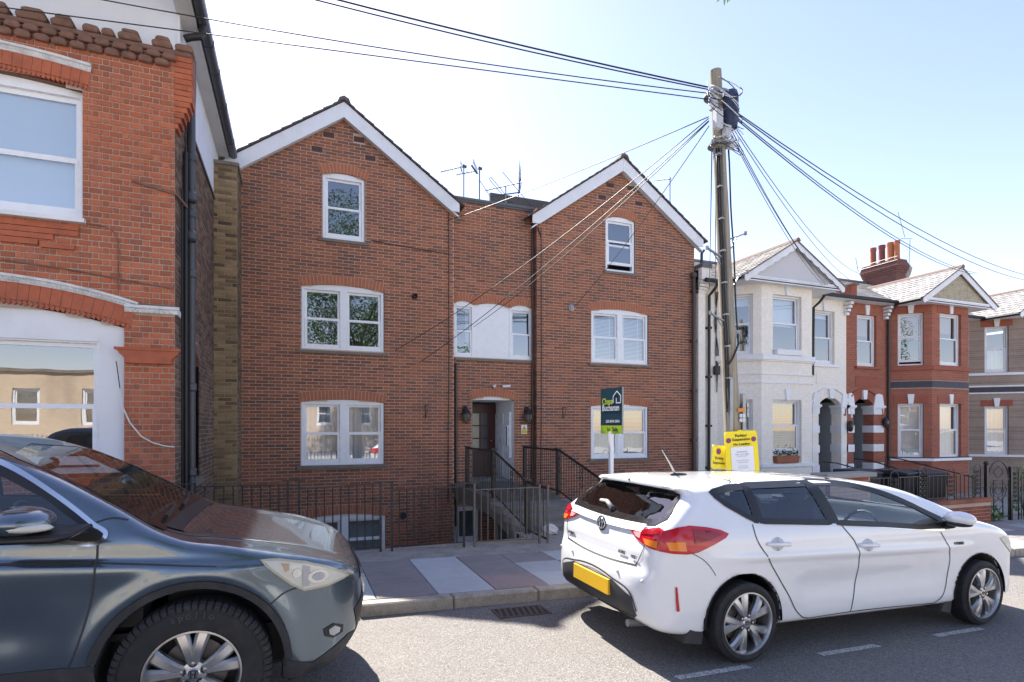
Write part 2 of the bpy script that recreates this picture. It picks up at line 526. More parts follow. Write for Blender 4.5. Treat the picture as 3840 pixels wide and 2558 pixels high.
class Arch:
    """a segmental brick arch over an opening: chord cx-w/2..cx+w/2 springing at zs, rise h"""
    def __init__(s, cx, w, zs, h, th=.215, extra=.03):
        s.cx, s.w, s.zs, s.h, s.th = cx, w, zs, h, th
        s.Rd = w * w / (8 * h) + h / 2
        s.zc = zs + h - s.Rd
        s.ang = math.asin(min(1, (w / 2 + extra) / s.Rd))
    def top(s, x):
        return s.zc + np.sqrt(np.maximum(s.Rd ** 2 - (x - s.cx) ** 2, 0))
    def covers(s, x, z):
        dx = x - s.cx; dz = z - s.zc
        r = np.hypot(dx, dz); a = np.abs(np.arctan2(dx, dz))
        return (r < s.Rd + s.th + .006) & (r > s.Rd - .02) & (a < s.ang + .004)
    def under(s, x, z):
        return (np.abs(x - s.cx) < s.w / 2) & (z < s.top(x)) & (z > s.zs - 3)
    def bricks(s, parent, mat, y, n=None, proud=.004, depth=.11, joint=.009, name='arch_brick', bed=None):
        n = n or max(5, int(round(2 * s.ang * (s.Rd + s.th / 2) / .078)))
        if bed:                                     # mortar bed that the arch bricks sit in
            b_ = MB(); vs_ = []; k = 20
            for q in range(k + 1):
                a = -s.ang + 2 * s.ang * q / k
                vs_ += [(s.cx + r * math.sin(a), yy, s.zc + r * math.cos(a)) for r, yy in ((s.Rd, y + .05), (s.Rd, y - .006), (s.Rd + s.th + .006, y - .006), (s.Rd + s.th + .006, y + .004))]
            b_.add(vs_, [(4 * q + c, 4 * q + c + 1, 4 * q + c + 5, 4 * q + c + 4) for q in range(k) for c in range(3)] + [(0, 1, 2, 3), (4 * k, 4 * k + 3, 4 * k + 2, 4 * k + 1)])
            b_.build('arch_bed', M[bed], parent)
            proud = max(proud, .011)
        rr = random.Random(n)
        for i in range(n):
            a0 = -s.ang + 2 * s.ang * i / n; a1 = -s.ang + 2 * s.ang * (i + 1) / n
            j0 = joint / 2 / s.Rd; j1 = joint / 2 / (s.Rd + s.th)
            P_ = lambda r, a: (s.cx + r * math.sin(a), s.zc + r * math.cos(a))
            poly = [P_(s.Rd, a0 + j0), P_(s.Rd, a1 - j0), P_(s.Rd + s.th, a1 - j1), P_(s.Rd + s.th, a0 + j1)]
            yj = y - proud + rr.uniform(-.002, .002)
            MB().prism(poly, yj, yj + depth).build(name, mat, parent)

# ------------------------------------------------------------------ sash windows
def sash(mb, x0, x1, z0, z1, y, t, d, bot=None):
    """a rectangular sash frame"""
    bot = bot or t
    mb.box(x0, x0 + t, y, y + d, z0, z1); mb.box(x1 - t, x1, y, y + d, z0, z1)
    mb.box(x0 + t, x1 - t, y + .001, y + d - .001, z0, z0 + bot); mb.box(x0 + t, x1 - t, y + .001, y + d - .001, z1 - t, z1)

def window(parent, x0, x1, z0, z1, y, rise=0.0, lights=1, Mx=None, mat='upvc', fw=.055, sw=.045, mull=.12, meet=.5, open_bot=0.0, content=None, horns=True, name='window', arch=None, cw=None):
    """frame > sashes and panes. y is the face of the frame; depth goes to +y. content: what hangs behind"""
    fr = MB(Mx)
    D = .11
    fr.box(x0, x0 + fw, y, y + D, z0, z1); fr.box(x1 - fw, x1, y, y + D, z0, z1)
    fr.box(x0 + fw, x1 - fw, y + .002, y + D, z0, z0 + fw)
    n = 10
    if arch is None and rise > 0:
        arch = lambda x: z1 + rise * (1 - ((x - (x0 + x1) / 2) / ((x1 - x0) / 2)) ** 2)
    zt = z1 - .05
    if rise > 0:
        top = [(x0 + (x1 - x0) * i / n, float(arch(x0 + (x1 - x0) * i / n)) - .004) for i in range(n, -1, -1)]
        fr.prism([(x0, zt), (x1, zt)] + top, y + .003, y + D + .002)
    else:
        fr.box(x0 + fw, x1 - fw, y + .002, y + D, z1 - fw, z1); zt = z1 - fw
    bays = []
    inx0, inx1 = x0 + fw, x1 - fw
    if lights == 2:
        c = (x0 + x1) / 2
        fr.box(c - mull / 2, c + mull / 2, y + .001, y + D, z0 + fw, zt)
        bays = [(inx0, c - mull / 2), (c + mull / 2, inx1)]
    else:
        bays = [(inx0, inx1)]
    w = fr.build(name, M[mat], parent)
    for a, b in bays:
        zb, zz = z0 + fw, zt
        zm = zb + (zz - zb) * meet
        up = MB(Mx); sash(up, a + .002, b - .002, zm - .02, zz - .001, y + .055, sw, .04)
        u = up.build('sash', M[mat], w)
        lo = MB(Mx); sash(lo, a + .004, b - .004, zb + open_bot, zm + .02 + open_bot * .85, y + .012, sw, .04, sw * 1.5)
        if horns:
            for q in (a + .02, b - .04): lo.prism([(q, zm + .018), (q + .02, zm + .018), (q + .014, zm - .06), (q + .006, zm - .06)], y + .008, y + .012)
        l_ = lo.build('sash', M[mat], w)
        MB(Mx).add([(a + sw, y + .075, zm), (b - sw, y + .075, zm), (b - sw, y + .075, zz - sw), (a + sw, y + .075, zz - sw)], [(0, 1, 2, 3)]).build('pane', M['glass'], w)
        MB(Mx).add([(a + sw, y + .032, zb + sw * 1.4 + open_bot), (b - sw, y + .032, zb + sw * 1.4 + open_bot), (b - sw, y + .032, zm), (a + sw, y + .032, zm)], [(0, 1, 2, 3)]).build('pane', M['glass'], w)
        if content: content(w, a, b, zb, zz, y + .16, Mx)
    return w

def slat_blind(mat, z_lo=0.0, z_hi=1.0, pitch=.036):
    def f(w, a, b, z0, z1, y, Mx):
        m_ = MB(Mx)
        za = z0 + (z1 - z0) * z_lo; zb = z0 + (z1 - z0) * z_hi
        k = int((zb - za) / pitch)
        for i in range(k):
            z = za + i * pitch
            m_.add([(a, y + .004, z), (b, y + .004, z), (b, y + .026, z + pitch * .62), (a, y + .026, z + pitch * .62)], [(0, 1, 2, 3)])
        for q in (a + (b - a) * .2, a + (b - a) * .8): m_.box(q - .012, q + .012, y + .001, y + .003, za, zb)
        m_.build('blind', M[mat], w)
    return f

def curtain(mat, x_lo=0.0, x_hi=1.0, z_lo=0.0, z_hi=1.0, fold=.13, amp=.018):
    def f(w, a, b, z0, z1, y, Mx):
        xa = a + (b - a) * x_lo; xb = a + (b - a) * x_hi
        za = z0 + (z1 - z0) * z_lo; zb = z0 + (z1 - z0) * z_hi
        n = max(8, int((xb - xa) / fold * 10))
        ph = rnd.uniform(0, 6)
        m_ = MB(Mx)
        vs_ = []
        for i in range(n + 1):
            x = xa + (xb - xa) * i / n
            d = amp * math.sin(2 * PI * (x - xa) / fold + ph) + amp * .5 * math.sin(2 * PI * (x - xa) / fold * .43 + ph * 2)
            vs_ += [(x, y + .02 + d, za), (x, y + .02 + d * .6, zb)]
        m_.add(vs_, [(2 * i, 2 * i + 2, 2 * i + 3, 2 * i + 1) for i in range(n)])
        m_.build('curtain', M[mat], w, smooth=True)
    return f

def both(*fs):
    def f(*a):
        for g_ in fs: g_(*a)
    return f

# ------------------------------------------------------------------ the ground
def slope_box(mb, x0, x1, y0, y1, za, zb):
    """box whose top and bottom follow the fall of the street"""
    return mb.add([(x0, y0, gz(x0) + za), (x1, y0, gz(x1) + za), (x1, y1, gz(x1) + za), (x0, y1, gz(x0) + za), (x0, y0, gz(x0) + zb), (x1, y0, gz(x1) + zb), (x1, y1, gz(x1) + zb), (x0, y1, gz(x0) + zb)],
                  [(0, 3, 2, 1), (4, 5, 6, 7), (0, 1, 5, 4), (1, 2, 6, 5), (2, 3, 7, 6), (3, 0, 4, 7)])

b = MB()
b.add([(-45, -6.0, gz(-45)), (60, -6.0, gz(60)), (60, 5.46, gz(60)), (-45, 5.46, gz(-45))], [(0, 1, 2, 3)])
road = tag(b.build('road', M['asphalt']), kind='structure')
for i in range(-3, 6):                       # dashes that mark the parking bay
    x = 2.62 + i * 1.435
    m_ = MB(); w = .034
    m_.add([(x, 3.40 - w, gz(x) + .004), (x + .68, 3.40 - w, gz(x + .68) + .004), (x + .66, 3.40 + w, gz(x + .66) + .004), (x - .01, 3.40 + w, gz(x) + .004)], [(0, 1, 2, 3)])
    m_.build('road_marking', M['road_paint'], road)
g0 = MB()
g0.add([(-400, -400, -1.75), (400, -400, -1.75), (400, 600, -1.75), (-400, 600, -1.75)], [(0, 1, 2, 3)])
tag(g0.build('ground', M['concrete']), kind='structure')

b = MB()
slope_box(b, -45, 60, 5.60, 7.15, -.4, .104)
pav = tag(b.build('pavement', M['concrete']), kind='structure')
srnd = random.Random(11)
X0 = -6.27
k = 0
pat = {0: 'dmd', 1: 'lld', 2: 'ddd', 3: 'lll', 4: 'pdd', 5: 'lmd'}
for i in range(-3, 40):
    xa = 0.742 - 0.61 + i * .615 - .615
    for j in range(3):
        ya = 5.575 + j * .528; yb = ya + .520
        if i in (0, 1, 2, 3, 4, 5) and i in pat:
            c = pat[i][j]
        else:
            c = srnd.choice('ldmdpl')
        mt = {'l': 'slab_light', 'd': 'slab_dark', 'm': 'slab_mid', 'p': 'slab_pink'}[c]
        m_ = MB()
        h = srnd.uniform(-.002, .003)
        slope_box(m_, xa + .005, xa + .610, ya, yb, .06, .120 + h)
        m_.build('paving_slab', M[mt], pav, bevel=.004)
ks = MB(); slope_box(ks, -45, 60, 5.45, 5.585, -.4, .02)
kerb = tag(ks.build('kerb', M['concrete']), kind='structure')
for i in range(-9, 26):
    xa = 1.485 + i * .92
    m_ = MB(); slope_box(m_, xa + .006, xa + .914, 5.425, 5.568, -.1, .118 + srnd.uniform(-.003, .003))
    m_.build('kerb_stone', M['granite'], kerb, bevel=.014)
b = MB(); slope_box(b, -45, 3.42, 7.155, 7.86, -.4, .115); slope_box(b, 3.42, 60, 7.155, 8.6, -.4, .113)
strip = tag(b.build('pavement_edge_strip', M['pave_strip']), kind='structure')
# leaves, litter and grit gathered on the strip
lb = MB()
for i in range(420):
    x = srnd.uniform(.2, 4.6); y = 7.2 + abs(srnd.gauss(0, .22)); 
    if y > 7.84: continue
    z = gz(x) + .121; r = srnd.uniform(.006, .022); a = srnd.uniform(0, 6.3)
    lb.add([(x + r * math.cos(a + q), y + r * .7 * math.sin(a + q), z + srnd.uniform(0, .008)) for q in (0, 1.7, 3.1, 4.6)], [(0, 1, 2, 3)])
plain('litter', (.36, .31, .25), .9, .6, 30)
tag(lb.build('leaf_litter', M['litter']), 'dry leaves and grit scattered along the foot of the railings', 'litter', kind='stuff')
# sunken front yard and retaining faces
b = MB(); b.box(-1.4, 16, 7.8, 13.6, -1.6, -1.28)
tag(b.build('sunken_yard', M['concrete']), kind='structure')
b = MB(); b.box(-1.38, 3.42, 7.86, 7.95, -1.35, .10)
tag(b.build('yard_retaining_edge', M['concrete']), kind='structure')
b = MB(); slope_box(b, 5.02, 60, 8.6, 13.6, -1.5, .10)
tag(b.build('front_garden_ground', M['pave_strip']), kind='structure')
# gully grate in the gutter
gx, gy = 2.09, 5.14
gr = thing('drain_grate', 'rusty iron gully grate in the gutter by the kerb', 'drain', (gx, gy, gz(gx)))
m_ = MB()
for a, b_, c, d in ((-.27, .27, -.135, -.115), (-.27, .27, .115, .135), (-.27, -.245, -.115, .115), (.245, .27, -.115, .115)):
    slope_box(m_, gx + a, gx + b_, gy + c, gy + d, .0, .010)
plain('grate_iron', (.10, .062, .045), .7, .4, 20, dirt=(.05, .04, .035), dscale=10)
m_.build('frame', M['grate_iron'], gr)
for i in range(8):
    x = gx - .215 + i * .0615
    m_ = MB(); m_.add([(x - .035, gy - .115, gz(x) + .009), (x - .008, gy - .115, gz(x) + .009), (x + .035, gy + .115, gz(x) + .009), (x + .008, gy + .115, gz(x) + .009)], [(0, 1, 2, 3)])
    m_.build('bar', M['grate_iron'], gr)
m_ = MB(); slope_box(m_, gx - .245, gx + .245, gy - .115, gy + .115, .001, .003); m_.build('pit', M['interior'], gr)
# ------------------------------------------------------------------ the brick house with two gables
YM, YC = 13.0, 13.2
house = thing('brick_house', 'brown-red brick house with two gables and a recessed entrance between them', 'house', (3.5, YM, 0))
CAMP = Vector((0, 0, HC))
def near_cam(zmin, xr=None, yr=None):
    def f(p):
        p = Vector(p)
        if p.z < zmin: return None
        if xr and not (xr[0] < p.x < xr[1]): return None
        if yr and not (yr[0] < p.y < yr[1]): return None
        return (p - CAMP).length
    return f

def gable_front(cx, xa, xb, basement):
    W2 = (cx + .01, .905, 5.955, 7.36, .08); W1 = (cx + .006, 1.77, 3.485, 4.865, .085); W0 = (cx + .003, 1.775, .955, 2.343, .065)
    WB = (cx + .01, 1.83, -1.25, -.225, .085)
    wins = [W2, W1, W0] + ([WB] if basement else [])
    arcs = [Arch(w[0], w[1], w[3], w[4], th=(.205 if w is not WB else .20)) for w in wins]
    airs = [(cx - .31, 8.24), (cx + .34, 8.255), (cx - .555, 7.88), (cx + .585, 7.88)]
    wz = lambda x: 8.80 - .71 * np.abs(x - cx)
    def op(x, z, g_=0.0):
        m_ = np.zeros_like(x, dtype=bool)
        for w, a in zip(wins, arcs):
            m_ |= (np.abs(x - w[0]) < w[1] / 2 + g_) & (z > w[2]) & (z < a.top(x))
        return m_
    def solid(x, z): return (z < wz(x)) & ~op(x, z)
    def allow(x, z):
        m_ = (z < wz(x) - .01) & ~op(x, z, .004)
        for ax, az in airs: m_ &= ~((np.abs(x - ax) < .125) & (abs(z - az) < .07))
        return m_
    near = near_cam(1.2, (-.95, 12)) if basement else None
    wall = brick_wall(house, xa, xb, -1.3, 8.8, allow, solid, lambda s, d, z: (s, YM + d, z), .2525, .0716, 'brick_house', 'mortar_house', near=near, nind=300 if basement else 0)
    for a in arcs: a.bricks(house, M['arch_brick'], YM, bed='mortar_house')
    for ax, az in airs:
        m_ = MB(); m_.box(ax - .118, ax + .118, YM - .002, YM + .03, az - .062, az + .062)
        ab = m_.build('air_brick', M['air_brick'], house)
        m_ = MB()
        for q in range(6):
            x = ax - .098 + q * .0355; m_.box(x, x + .018, YM - .004, YM + .01, az - .045, az + .045)
        m_.build('vent_slot', M['interior'], ab)
    return wins, arcs, wall

plain('arch_brick', (.40, .145, .075), .85, .28, 14, bump=.4, dirt=(.24, .09, .06), dscale=4)
plain('air_brick', (.13, .06, .055), .85, .2, 9)
winsL, arcL, wallL = gable_front(1.02, -1.45, 3.55, True)
winsR, arcR, wallR = gable_front(8.16, 5.72, 10.60, False)

# central recess
cent_w = [(3.600, 4.129, .055), (4.129, 5.063, .05), (5.063, 5.715, .06)]
carc = [Arch((a + b) / 2, b - a - .02, 4.80, h + .03, th=.20, extra=.0) for a, b, h in cent_w]
darc = Arch(4.6225, 1.097, 2.472, .088, th=.205)
CZ0 = 3.495
def copen(x, z, g_=0.0):
    m_ = (np.abs(x - 4.6575) < 1.0575 + g_) & (z > CZ0) & (z < 4.83)
    for a in carc: m_ |= a.under(x, z) & (z > 4.7)
    m_ |= (np.abs(x - 4.6225) < .5485 + g_) & (z > .40) & (z < darc.top(x))
    m_ |= (np.abs(x - 3.93) < .31) & (z > -1.05) & (z < -.12)
    return m_
def csolid(x, z): return (z < 7.33 + 0 * x) & ~copen(x, z)
def callow(x, z):
    m_ = (z < 7.33 + 0 * x) & ~copen(x, z, .004)
    m_ &= ~((np.abs(x - 3.84) < .26) & (z > -.10) & (z < .33))
    return m_
brick_wall(house, 3.55, 5.72, -1.3, 7.33, callow, csolid, lambda s, d, z: (s, YC + d, z), .2525, .0716, 'brick_house', 'mortar_house', nind=0)
for a in carc + [darc]: a.bricks(house, M['arch_brick'], YC, bed='mortar_house')
# return walls of the recess
for X_, sg in ((3.55, 1), (5.72, -1)):
    MB().box(min(X_, X_ + .03 * -sg), max(X_, X_ + .03 * -sg), YM + .012, YC + .1, -1.3, 7.35 if sg < 0 else 7.0).build('wall', M['brick_return'] if 'brick_return' in M else M['brick_house'], house)
m_ = MB(); m_.box(3.58, 5.70, YC - .05, YC + .28, 7.335, 7.40); m_.box(3.58, 5.70, YC - .035, YC + .1, 7.29, 7.335)
m_.build('coping', M['lead'], house, bevel=.008)
# concrete lintel end under the landing
m_ = MB(); m_.box(3.59, 4.09, YC - .02, YC + .05, -.09, .32); m_.build('lintel', M['concrete'], house)

# windows
dim = None
for wins, arcs, side in ((winsL, arcL, 'L'), (winsR, arcR, 'R')):
    for i, (w, a) in enumerate(zip(wins, arcs)):
        cx, ww, z0, zs, rise = w
        cont = None; ob = 0.0
        if side == 'L' and i == 2: cont = both(curtain('net_curtain', 0, 1.0, 0, 1.0, .11))
        if side == 'L' and i == 3: cont = curtain('basement_blind', 0, 1, 0, 1, .3, .004)
        if side == 'R' and i == 0: ob = .13
        if side == 'R' and i == 1: cont = slat_blind('blind_white', 0, 1)
        if side == 'R' and i == 2: cont = both(slat_blind('blind_green', .52, 1), curtain('blind_pale', 0, 1, 0, .5, .09))
        lights = 1 if i == 0 else 2
        if 'basement_blind' not in M:
            plain('basement_blind', (.20, .26, .27), .9, .1, 4); plain('blind_pale', (.42, .46, .38), .9, .1, 10)
        window(house, cx - ww / 2 + .006, cx + ww / 2 - .006, z0, zs, YM + .035, rise, lights, arch=a.top, fw=.06, sw=.05, mull=.15 if lights == 2 else .1,
               meet=.5, open_bot=ob, content=cont)
        if i < 3:
            m_ = MB(); e = .085
            m_.prism([(YM - .055, z0 - .075), (YM - .055, z0 - .012), (YM + .03, z0 - .001), (YM + .03, z0 - .075)], cx - ww / 2 - e, cx + ww / 2 + e, 'x')
            m_.build('sill', M['stone_sill'], house)
# window unit over the entrance: two sashes either side of a white panel
for j, (a, b, h) in enumerate(cent_w):
    if j == 1:
        m_ = MB(); n = 10
        top = [(a + (b - a) * q / n, float(carc[1].top(np.array(a + (b - a) * q / n))) - .003) for q in range(n, -1, -1)]
        m_.prism([(a, CZ0), (b, CZ0)] + top, YC + .05, YC + .12)
        pw = m_.build('window_panel', M['upvc'], house)
        m_ = MB(); m_.box(a - .01, b + .01, YC + .038, YC + .06, 4.80, 4.83); m_.build('trim', M['upvc'], pw)
    else:
        window(house, a, b, CZ0, 4.80, YC + .035, .08, 1, arch=carc[j].top, fw=.055, sw=.045, meet=.5, content=curtain('net_curtain', .72, 1.0, 0, 1, .08) if j == 0 else None)
m_ = MB(); m_.prism([(YC - .05, CZ0 - .075), (YC - .05, CZ0 - .012), (YC + .03, CZ0 - .001), (YC + .03, CZ0 - .075)], 3.62, 5.715, 'x')
m_.build('sill', M['stone_sill'], house)
window(house, 3.625, 4.235, -1.03, -.14, YC + .03, 0, 1, fw=.07, sw=.05, meet=.98, content=curtain('basement_blind', 0, 1, 0, 1, .3, .004), horns=False)

# entrance porch: white walls, ceiling, floor, door with its lights
dx0, dx1, PY, FZ = 4.074, 5.171, 14.59, .45
m_ = MB(); m_.box(dx1 + .001, dx1 + .06, YC + .115, PY + .1, FZ - .05, 2.62); m_.box(dx0 - .06, dx0 - .001, YC + .115, PY + .1, FZ - .05, 2.62)
m_.box(dx0, dx1, YC + .115, PY + .1, 2.47, 2.53)
pw = m_.build('porch_wall', M['porch_white'] if 'porch_white' in M else plain('porch_white', (.84, .85, .87), .7, .05, 4), house)
m_ = MB(); n = 10
m_.prism([(dx0, 2.472)] + [(dx0 + (dx1 - dx0) * q / n, float(darc.top(np.array(dx0 + (dx1 - dx0) * q / n)))) for q in range(n + 1)] + [(dx1, 2.472)], YC + .06, YC + .114)
m_.build('porch_arch', M['porch_white'], house)
MB().box(dx0, dx1, YC + .0, PY, FZ - .08, FZ).build('porch_floor', M['concrete'], house)
m_ = MB(); m_.box(dx1 - .075, dx1 - .002, YC + .13, YC + .45, 1.0, 2.18); m_.box(dx1 - .105, dx1 - .004, YC + .2, YC + .52, 1.32, 1.84)
m_.build('meter_cupboard', M['upvc'], house, bevel=.006)
m_ = MB(); m_.box(dx1 - .112, dx1 - .105, YC + .21, YC + .26, 1.34, 1.82); m_.build('intercom', M['black_plastic'], house)
m_ = MB(); m_.box(dx1 - .024, dx1 - .002, YC + .75, PY, .5, 2.15); m_.build('skirting', M['upvc'], house)
# door: stiles and rails left proud around six glass lights
xs_ = [4.32, 4.49, 4.695, 4.735, 4.935, 5.168]; zs_ = [FZ, 1.17, 1.47, 1.505, 1.815, 1.85, 2.165, 2.42]
m_ = MB()
m_.box(xs_[0], xs_[1], PY - .05, PY, zs_[0], zs_[-1]); m_.box(xs_[2], xs_[3], PY - .045, PY, zs_[1], zs_[6]); m_.box(xs_[4], xs_[5], PY - .05, PY, zs_[0], zs_[-1])
m_.box(xs_[1], xs_[4], PY - .048, PY, zs_[6], zs_[7]); m_.box(xs_[1], xs_[4], PY - .048, PY, zs_[0], zs_[1])
m_.box(xs_[1], xs_[4], PY - .043, PY, zs_[2], zs_[3]); m_.box(xs_[1], xs_[4], PY - .043, PY, zs_[4], zs_[5])
door = m_.build('door', M['timber_door'], house)
MB().ball((5.02, PY - .075, 1.42), .022).build('door_knob', M['galvanised'], door, smooth=True)
plain('frosted_light', (.45, .44, .36), .3, .6, 45, spec=.5); plain('frosted_dark', (.10, .10, .11), .2, .4, 30)
for (a, b), mt in (((xs_[1], xs_[2]), 'frosted_light'), ((xs_[3], xs_[4]), 'frosted_dark')):
    for c, d in ((zs_[1], zs_[2]), (zs_[3], zs_[4]), (zs_[5], zs_[6])):
        MB().box(a, b, PY - .022, PY - .012, c, d).build('pane', M[mt], door)
MB().box(4.0, 5.2, PY + .0, PY + .05, .3, 2.5).build('porch_back', M['interior'], house)

# bargeboards, roofs
def gable_roof(cx, full_left=True):
    xe = 2.63
    for sg in (-1, 1):
        P_ = [(cx, 8.95), (cx + sg * xe, 7.083), (cx + sg * xe, 6.885), (cx + sg * 2.43, 6.885), (cx, 8.61)]
        m_ = MB(); m_.prism(P_, 12.835, 12.87); m_.build('bargeboard', M['barge_white'], house, bevel=.004)
        m_ = MB(); m_.prism([(cx, 8.63), (cx + sg * xe, 6.763), (cx + sg * xe, 6.80), (cx, 8.665)], 12.872, 12.995); m_.build('soffit', M['barge_white'], house)
        m_ = MB(); n = 13; L = xe + .1
        for i in range(n):
            u0 = L * (n - i) / n + .02; u1 = L * (n - i - 1) / n
            z0 = 8.965 - .71 * u0; z1 = 8.965 - .71 * u1
            m_.prism([(cx + sg * u0, z0 + .012), (cx + sg * u1, z1 - .002), (cx + sg * u1, z1 + .026), (cx + sg * u0, z0 + .05)], 12.79, 22.3)
        m_.build('roof_slope', M['roof_tile'], house)
    m_ = MB()
    for i in range(20):
        y0 = 12.77 + i * .47
        m_.prism([(cx - .14, 8.90), (cx - .10, 9.0), (cx, 9.05), (cx + .10, 9.0), (cx + .14, 8.90), (cx, 8.97)], y0, y0 + .46 + .0)
    m_.build('ridge', M['roof_tile'], house)
plain('barge_white', (.74, .76, .80), .5, .05, 5, dirt=(.60, .61, .63), dscale=3)
gable_roof(1.02); gable_roof(8.16)
m_ = MB(); m_.box(3.4, 5.85, YC + .25, 22, 7.20, 7.30); m_.build('flat_roof', M['lead'], house)
m_ = MB(); m_.box(10.57, 10.60, YM + .012, 22, -1.3, 7.15); m_.box(-1.45, -1.42, YM + .012, 22, -1.3, 7.15); m_.box(3.52, 3.55, YC + .1, 22, 7.0, 7.18); m_.box(5.72, 5.75, YC + .1, 22, 7.0, 7.18); m_.box(-1.45, 10.6, 22, 22.1, -1.3, 7.3)
for cx in (1.02, 8.16): m_.prism([(cx - 2.55, 6.9), (cx - 2.55, 7.13), (cx, 8.94), (cx + 2.55, 7.13), (cx + 2.55, 6.9)], 22.02, 22.08)
m_.box(-1.42, 10.57, 13.62, 22, -1.5, -1.32)
m_.build('outer_wall', M['brick_house'], house)
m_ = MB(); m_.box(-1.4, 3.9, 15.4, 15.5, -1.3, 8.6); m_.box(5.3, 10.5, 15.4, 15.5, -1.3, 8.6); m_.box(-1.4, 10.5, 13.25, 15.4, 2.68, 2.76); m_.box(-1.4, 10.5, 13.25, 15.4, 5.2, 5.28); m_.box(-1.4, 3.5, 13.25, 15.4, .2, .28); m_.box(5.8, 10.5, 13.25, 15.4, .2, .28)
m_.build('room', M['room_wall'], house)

# pipes, cables, vents
def pipe(parent, path, r, mat, name='downpipe', n=10): return MB().tube(path, r, n).build(name, M[mat], parent, smooth=40)
dp = pipe(house, [(10.50, YM - .10, 6.0), (10.50, YM - .10, -1.2)], .05, 'brown_pipe')
m_ = MB()
for z in (5.6, 4.2, 2.8, 1.4, .2): m_.box(10.435, 10.565, YM - .16, YM - .0, z, z + .05)
m_.lathe([(.055, 0), (.085, .05), (.085, .16), (.05, .16)], 12, (10.50, YM - .10, 5.98)); m_.build('pipe_clip', M['brown_pipe'], dp)
pipe(house, [(10.92, YM - .02, 6.84), (10.86, YM - .05, 6.80), (10.80, YM - .07, 6.72), (10.80, YM - .07, 6.20), (10.72, YM - .09, 6.10), (10.52, YM - .10, 6.05)], .04, 'grey_pipe', 'swan_neck_pipe')
for x, zt, zb in ((3.42, 6.9, .0), (5.83, 6.85, -.2)):
    pipe(house, [(x, YM - .012, zt), (x + .01, YM - .012, (zt + zb) / 2), (x - .01, YM - .012, zb)], .012, 'brown_pipe', 'wall_cable', 6)
pipe(house, [(3.65, YC - .05, 3.35), (3.65, YC - .05, -.6)], .034, 'brown_pipe'); pipe(house, [(5.66, YC - .05, 7.2), (5.66, YC - .05, .3)], .026, 'brown_pipe')
pipe(house, [(1.62, YM - .012, 6.02), (2.1, YM - .012, 5.98), (3.05, YM - .012, 5.93), (3.38, YM - .012, 5.92)], .009, 'black_plastic', 'wall_cable', 6)
pipe(house, [(5.83, YM - .012, 6.6), (5.76, YM - .012, 6.78), (5.74, YM - .012, 6.85)], .015, 'black_plastic', 'wall_cable', 6)
m_ = MB(); m_.lathe([(.001, 0), (.07, 0), (.07, -.02), (.045, -.02), (.045, -.11), (.04, -.11), (.04, -.02)], 14, (2.613, YM, 4.835), 'y'); v1 = m_.build('boiler_flue', M['black_plastic'], house, smooth=40)
MB().lathe([(.047, -.03), (.047, -.055)], 14, (2.613, YM, 4.835), 'y').build('flue_ring', M['galvanised'], v1)
m_ = MB(); m_.lathe([(.001, -.008), (.055, -.012), (.085, -.012), (.085, 0)], 16, (2.346, YM, -.252), 'y'); m_.build('vent_hole', M['interior'], house)
m_ = MB(); m_.lathe([(.001, -.06), (.05, -.06), (.055, -.035), (.085, -.03), (.09, 0)], 18, (6.687, YM, 4.88), 'y'); m_.build('extractor_vent', M['galvanised'], house, smooth=40)
for i, x in enumerate((2.864, 6.441)):
    b_ = thing('hanging_basket_bracket', 'empty black iron wall bracket %s' % ('left of the entrance, between window and lantern' if i == 0 else 'right of the entrance, between lantern and window'), 'bracket', (x, YM, 2.05), 'hanging basket brackets')
    m_ = MB(); m_.box(x - .012, x + .012, YM - .012, YM, 2.0, 2.30); m_.build('back_plate', M['black_paint'], b_)
    MB().bar((x, YM - .012, 2.29), (x + .02, YM - .26, 2.30), .014).build('arm', M['black_paint'], b_)
    MB().tube([(x, YM - .01, 2.03), (x + .01, YM - .08, 2.10), (x + .015, YM - .20, 2.27)], .007, 6).build('brace', M['black_paint'], b_)
for i, x in enumerate((3.88, 5.512)):
    zc = 2.09
    l_ = thing('wall_lantern', 'black half lantern on the wall %s of the entrance' % ('left' if i == 0 else 'right, above the yellow warning sign,'), 'lantern', (x, YC, zc), 'entrance lanterns')
    m_ = MB(); m_.box(x - .06, x + .06, YC - .03, YC, zc + .06, zc + .22); m_.tube([(x, YC - .02, zc + .19), (x, YC - .07, zc + .21), (x, YC - .12, zc + .17)], .018, 8); m_.build('bracket', M['black_paint'], l_)
    m_ = MB(); m_.lathe([(.02, .16), (.06, .13), (.10, .06), (.135, .03), (.135, .015), (.02, .02)], 10, (x, YC - .13, zc)); m_.build('cap', M['black_paint'], l_, smooth=30)
    m_ = MB(); m_.lathe([(.115, .015), (.105, -.06), (.075, -.14), (.03, -.19), (.001, -.19)], 10, (x, YC - .13, zc)); m_.build('lamp_glass', M['lamp_glass'] if 'lamp_glass' in M else plain('lamp_glass', (.17, .15, .12), .3, .3, 9), l_, smooth=30)
    m_ = MB()
    for q in range(5):
        a = PI * q / 4 + PI
        m_.tube([(x + .118 * math.cos(a), YC - .13 + .118 * math.sin(a), zc + .015), (x + .108 * math.cos(a), YC - .13 + .108 * math.sin(a), zc - .06), (x + .078 * math.cos(a), YC - .13 + .078 * math.sin(a), zc - .14), (x, YC - .13, zc - .20)], .007, 5)
    m_.lathe([(.03, -.185), (.018, -.21), (.005, -.235)], 8, (x, YC - .13, zc)); m_.build('cage', M['black_paint'], l_)
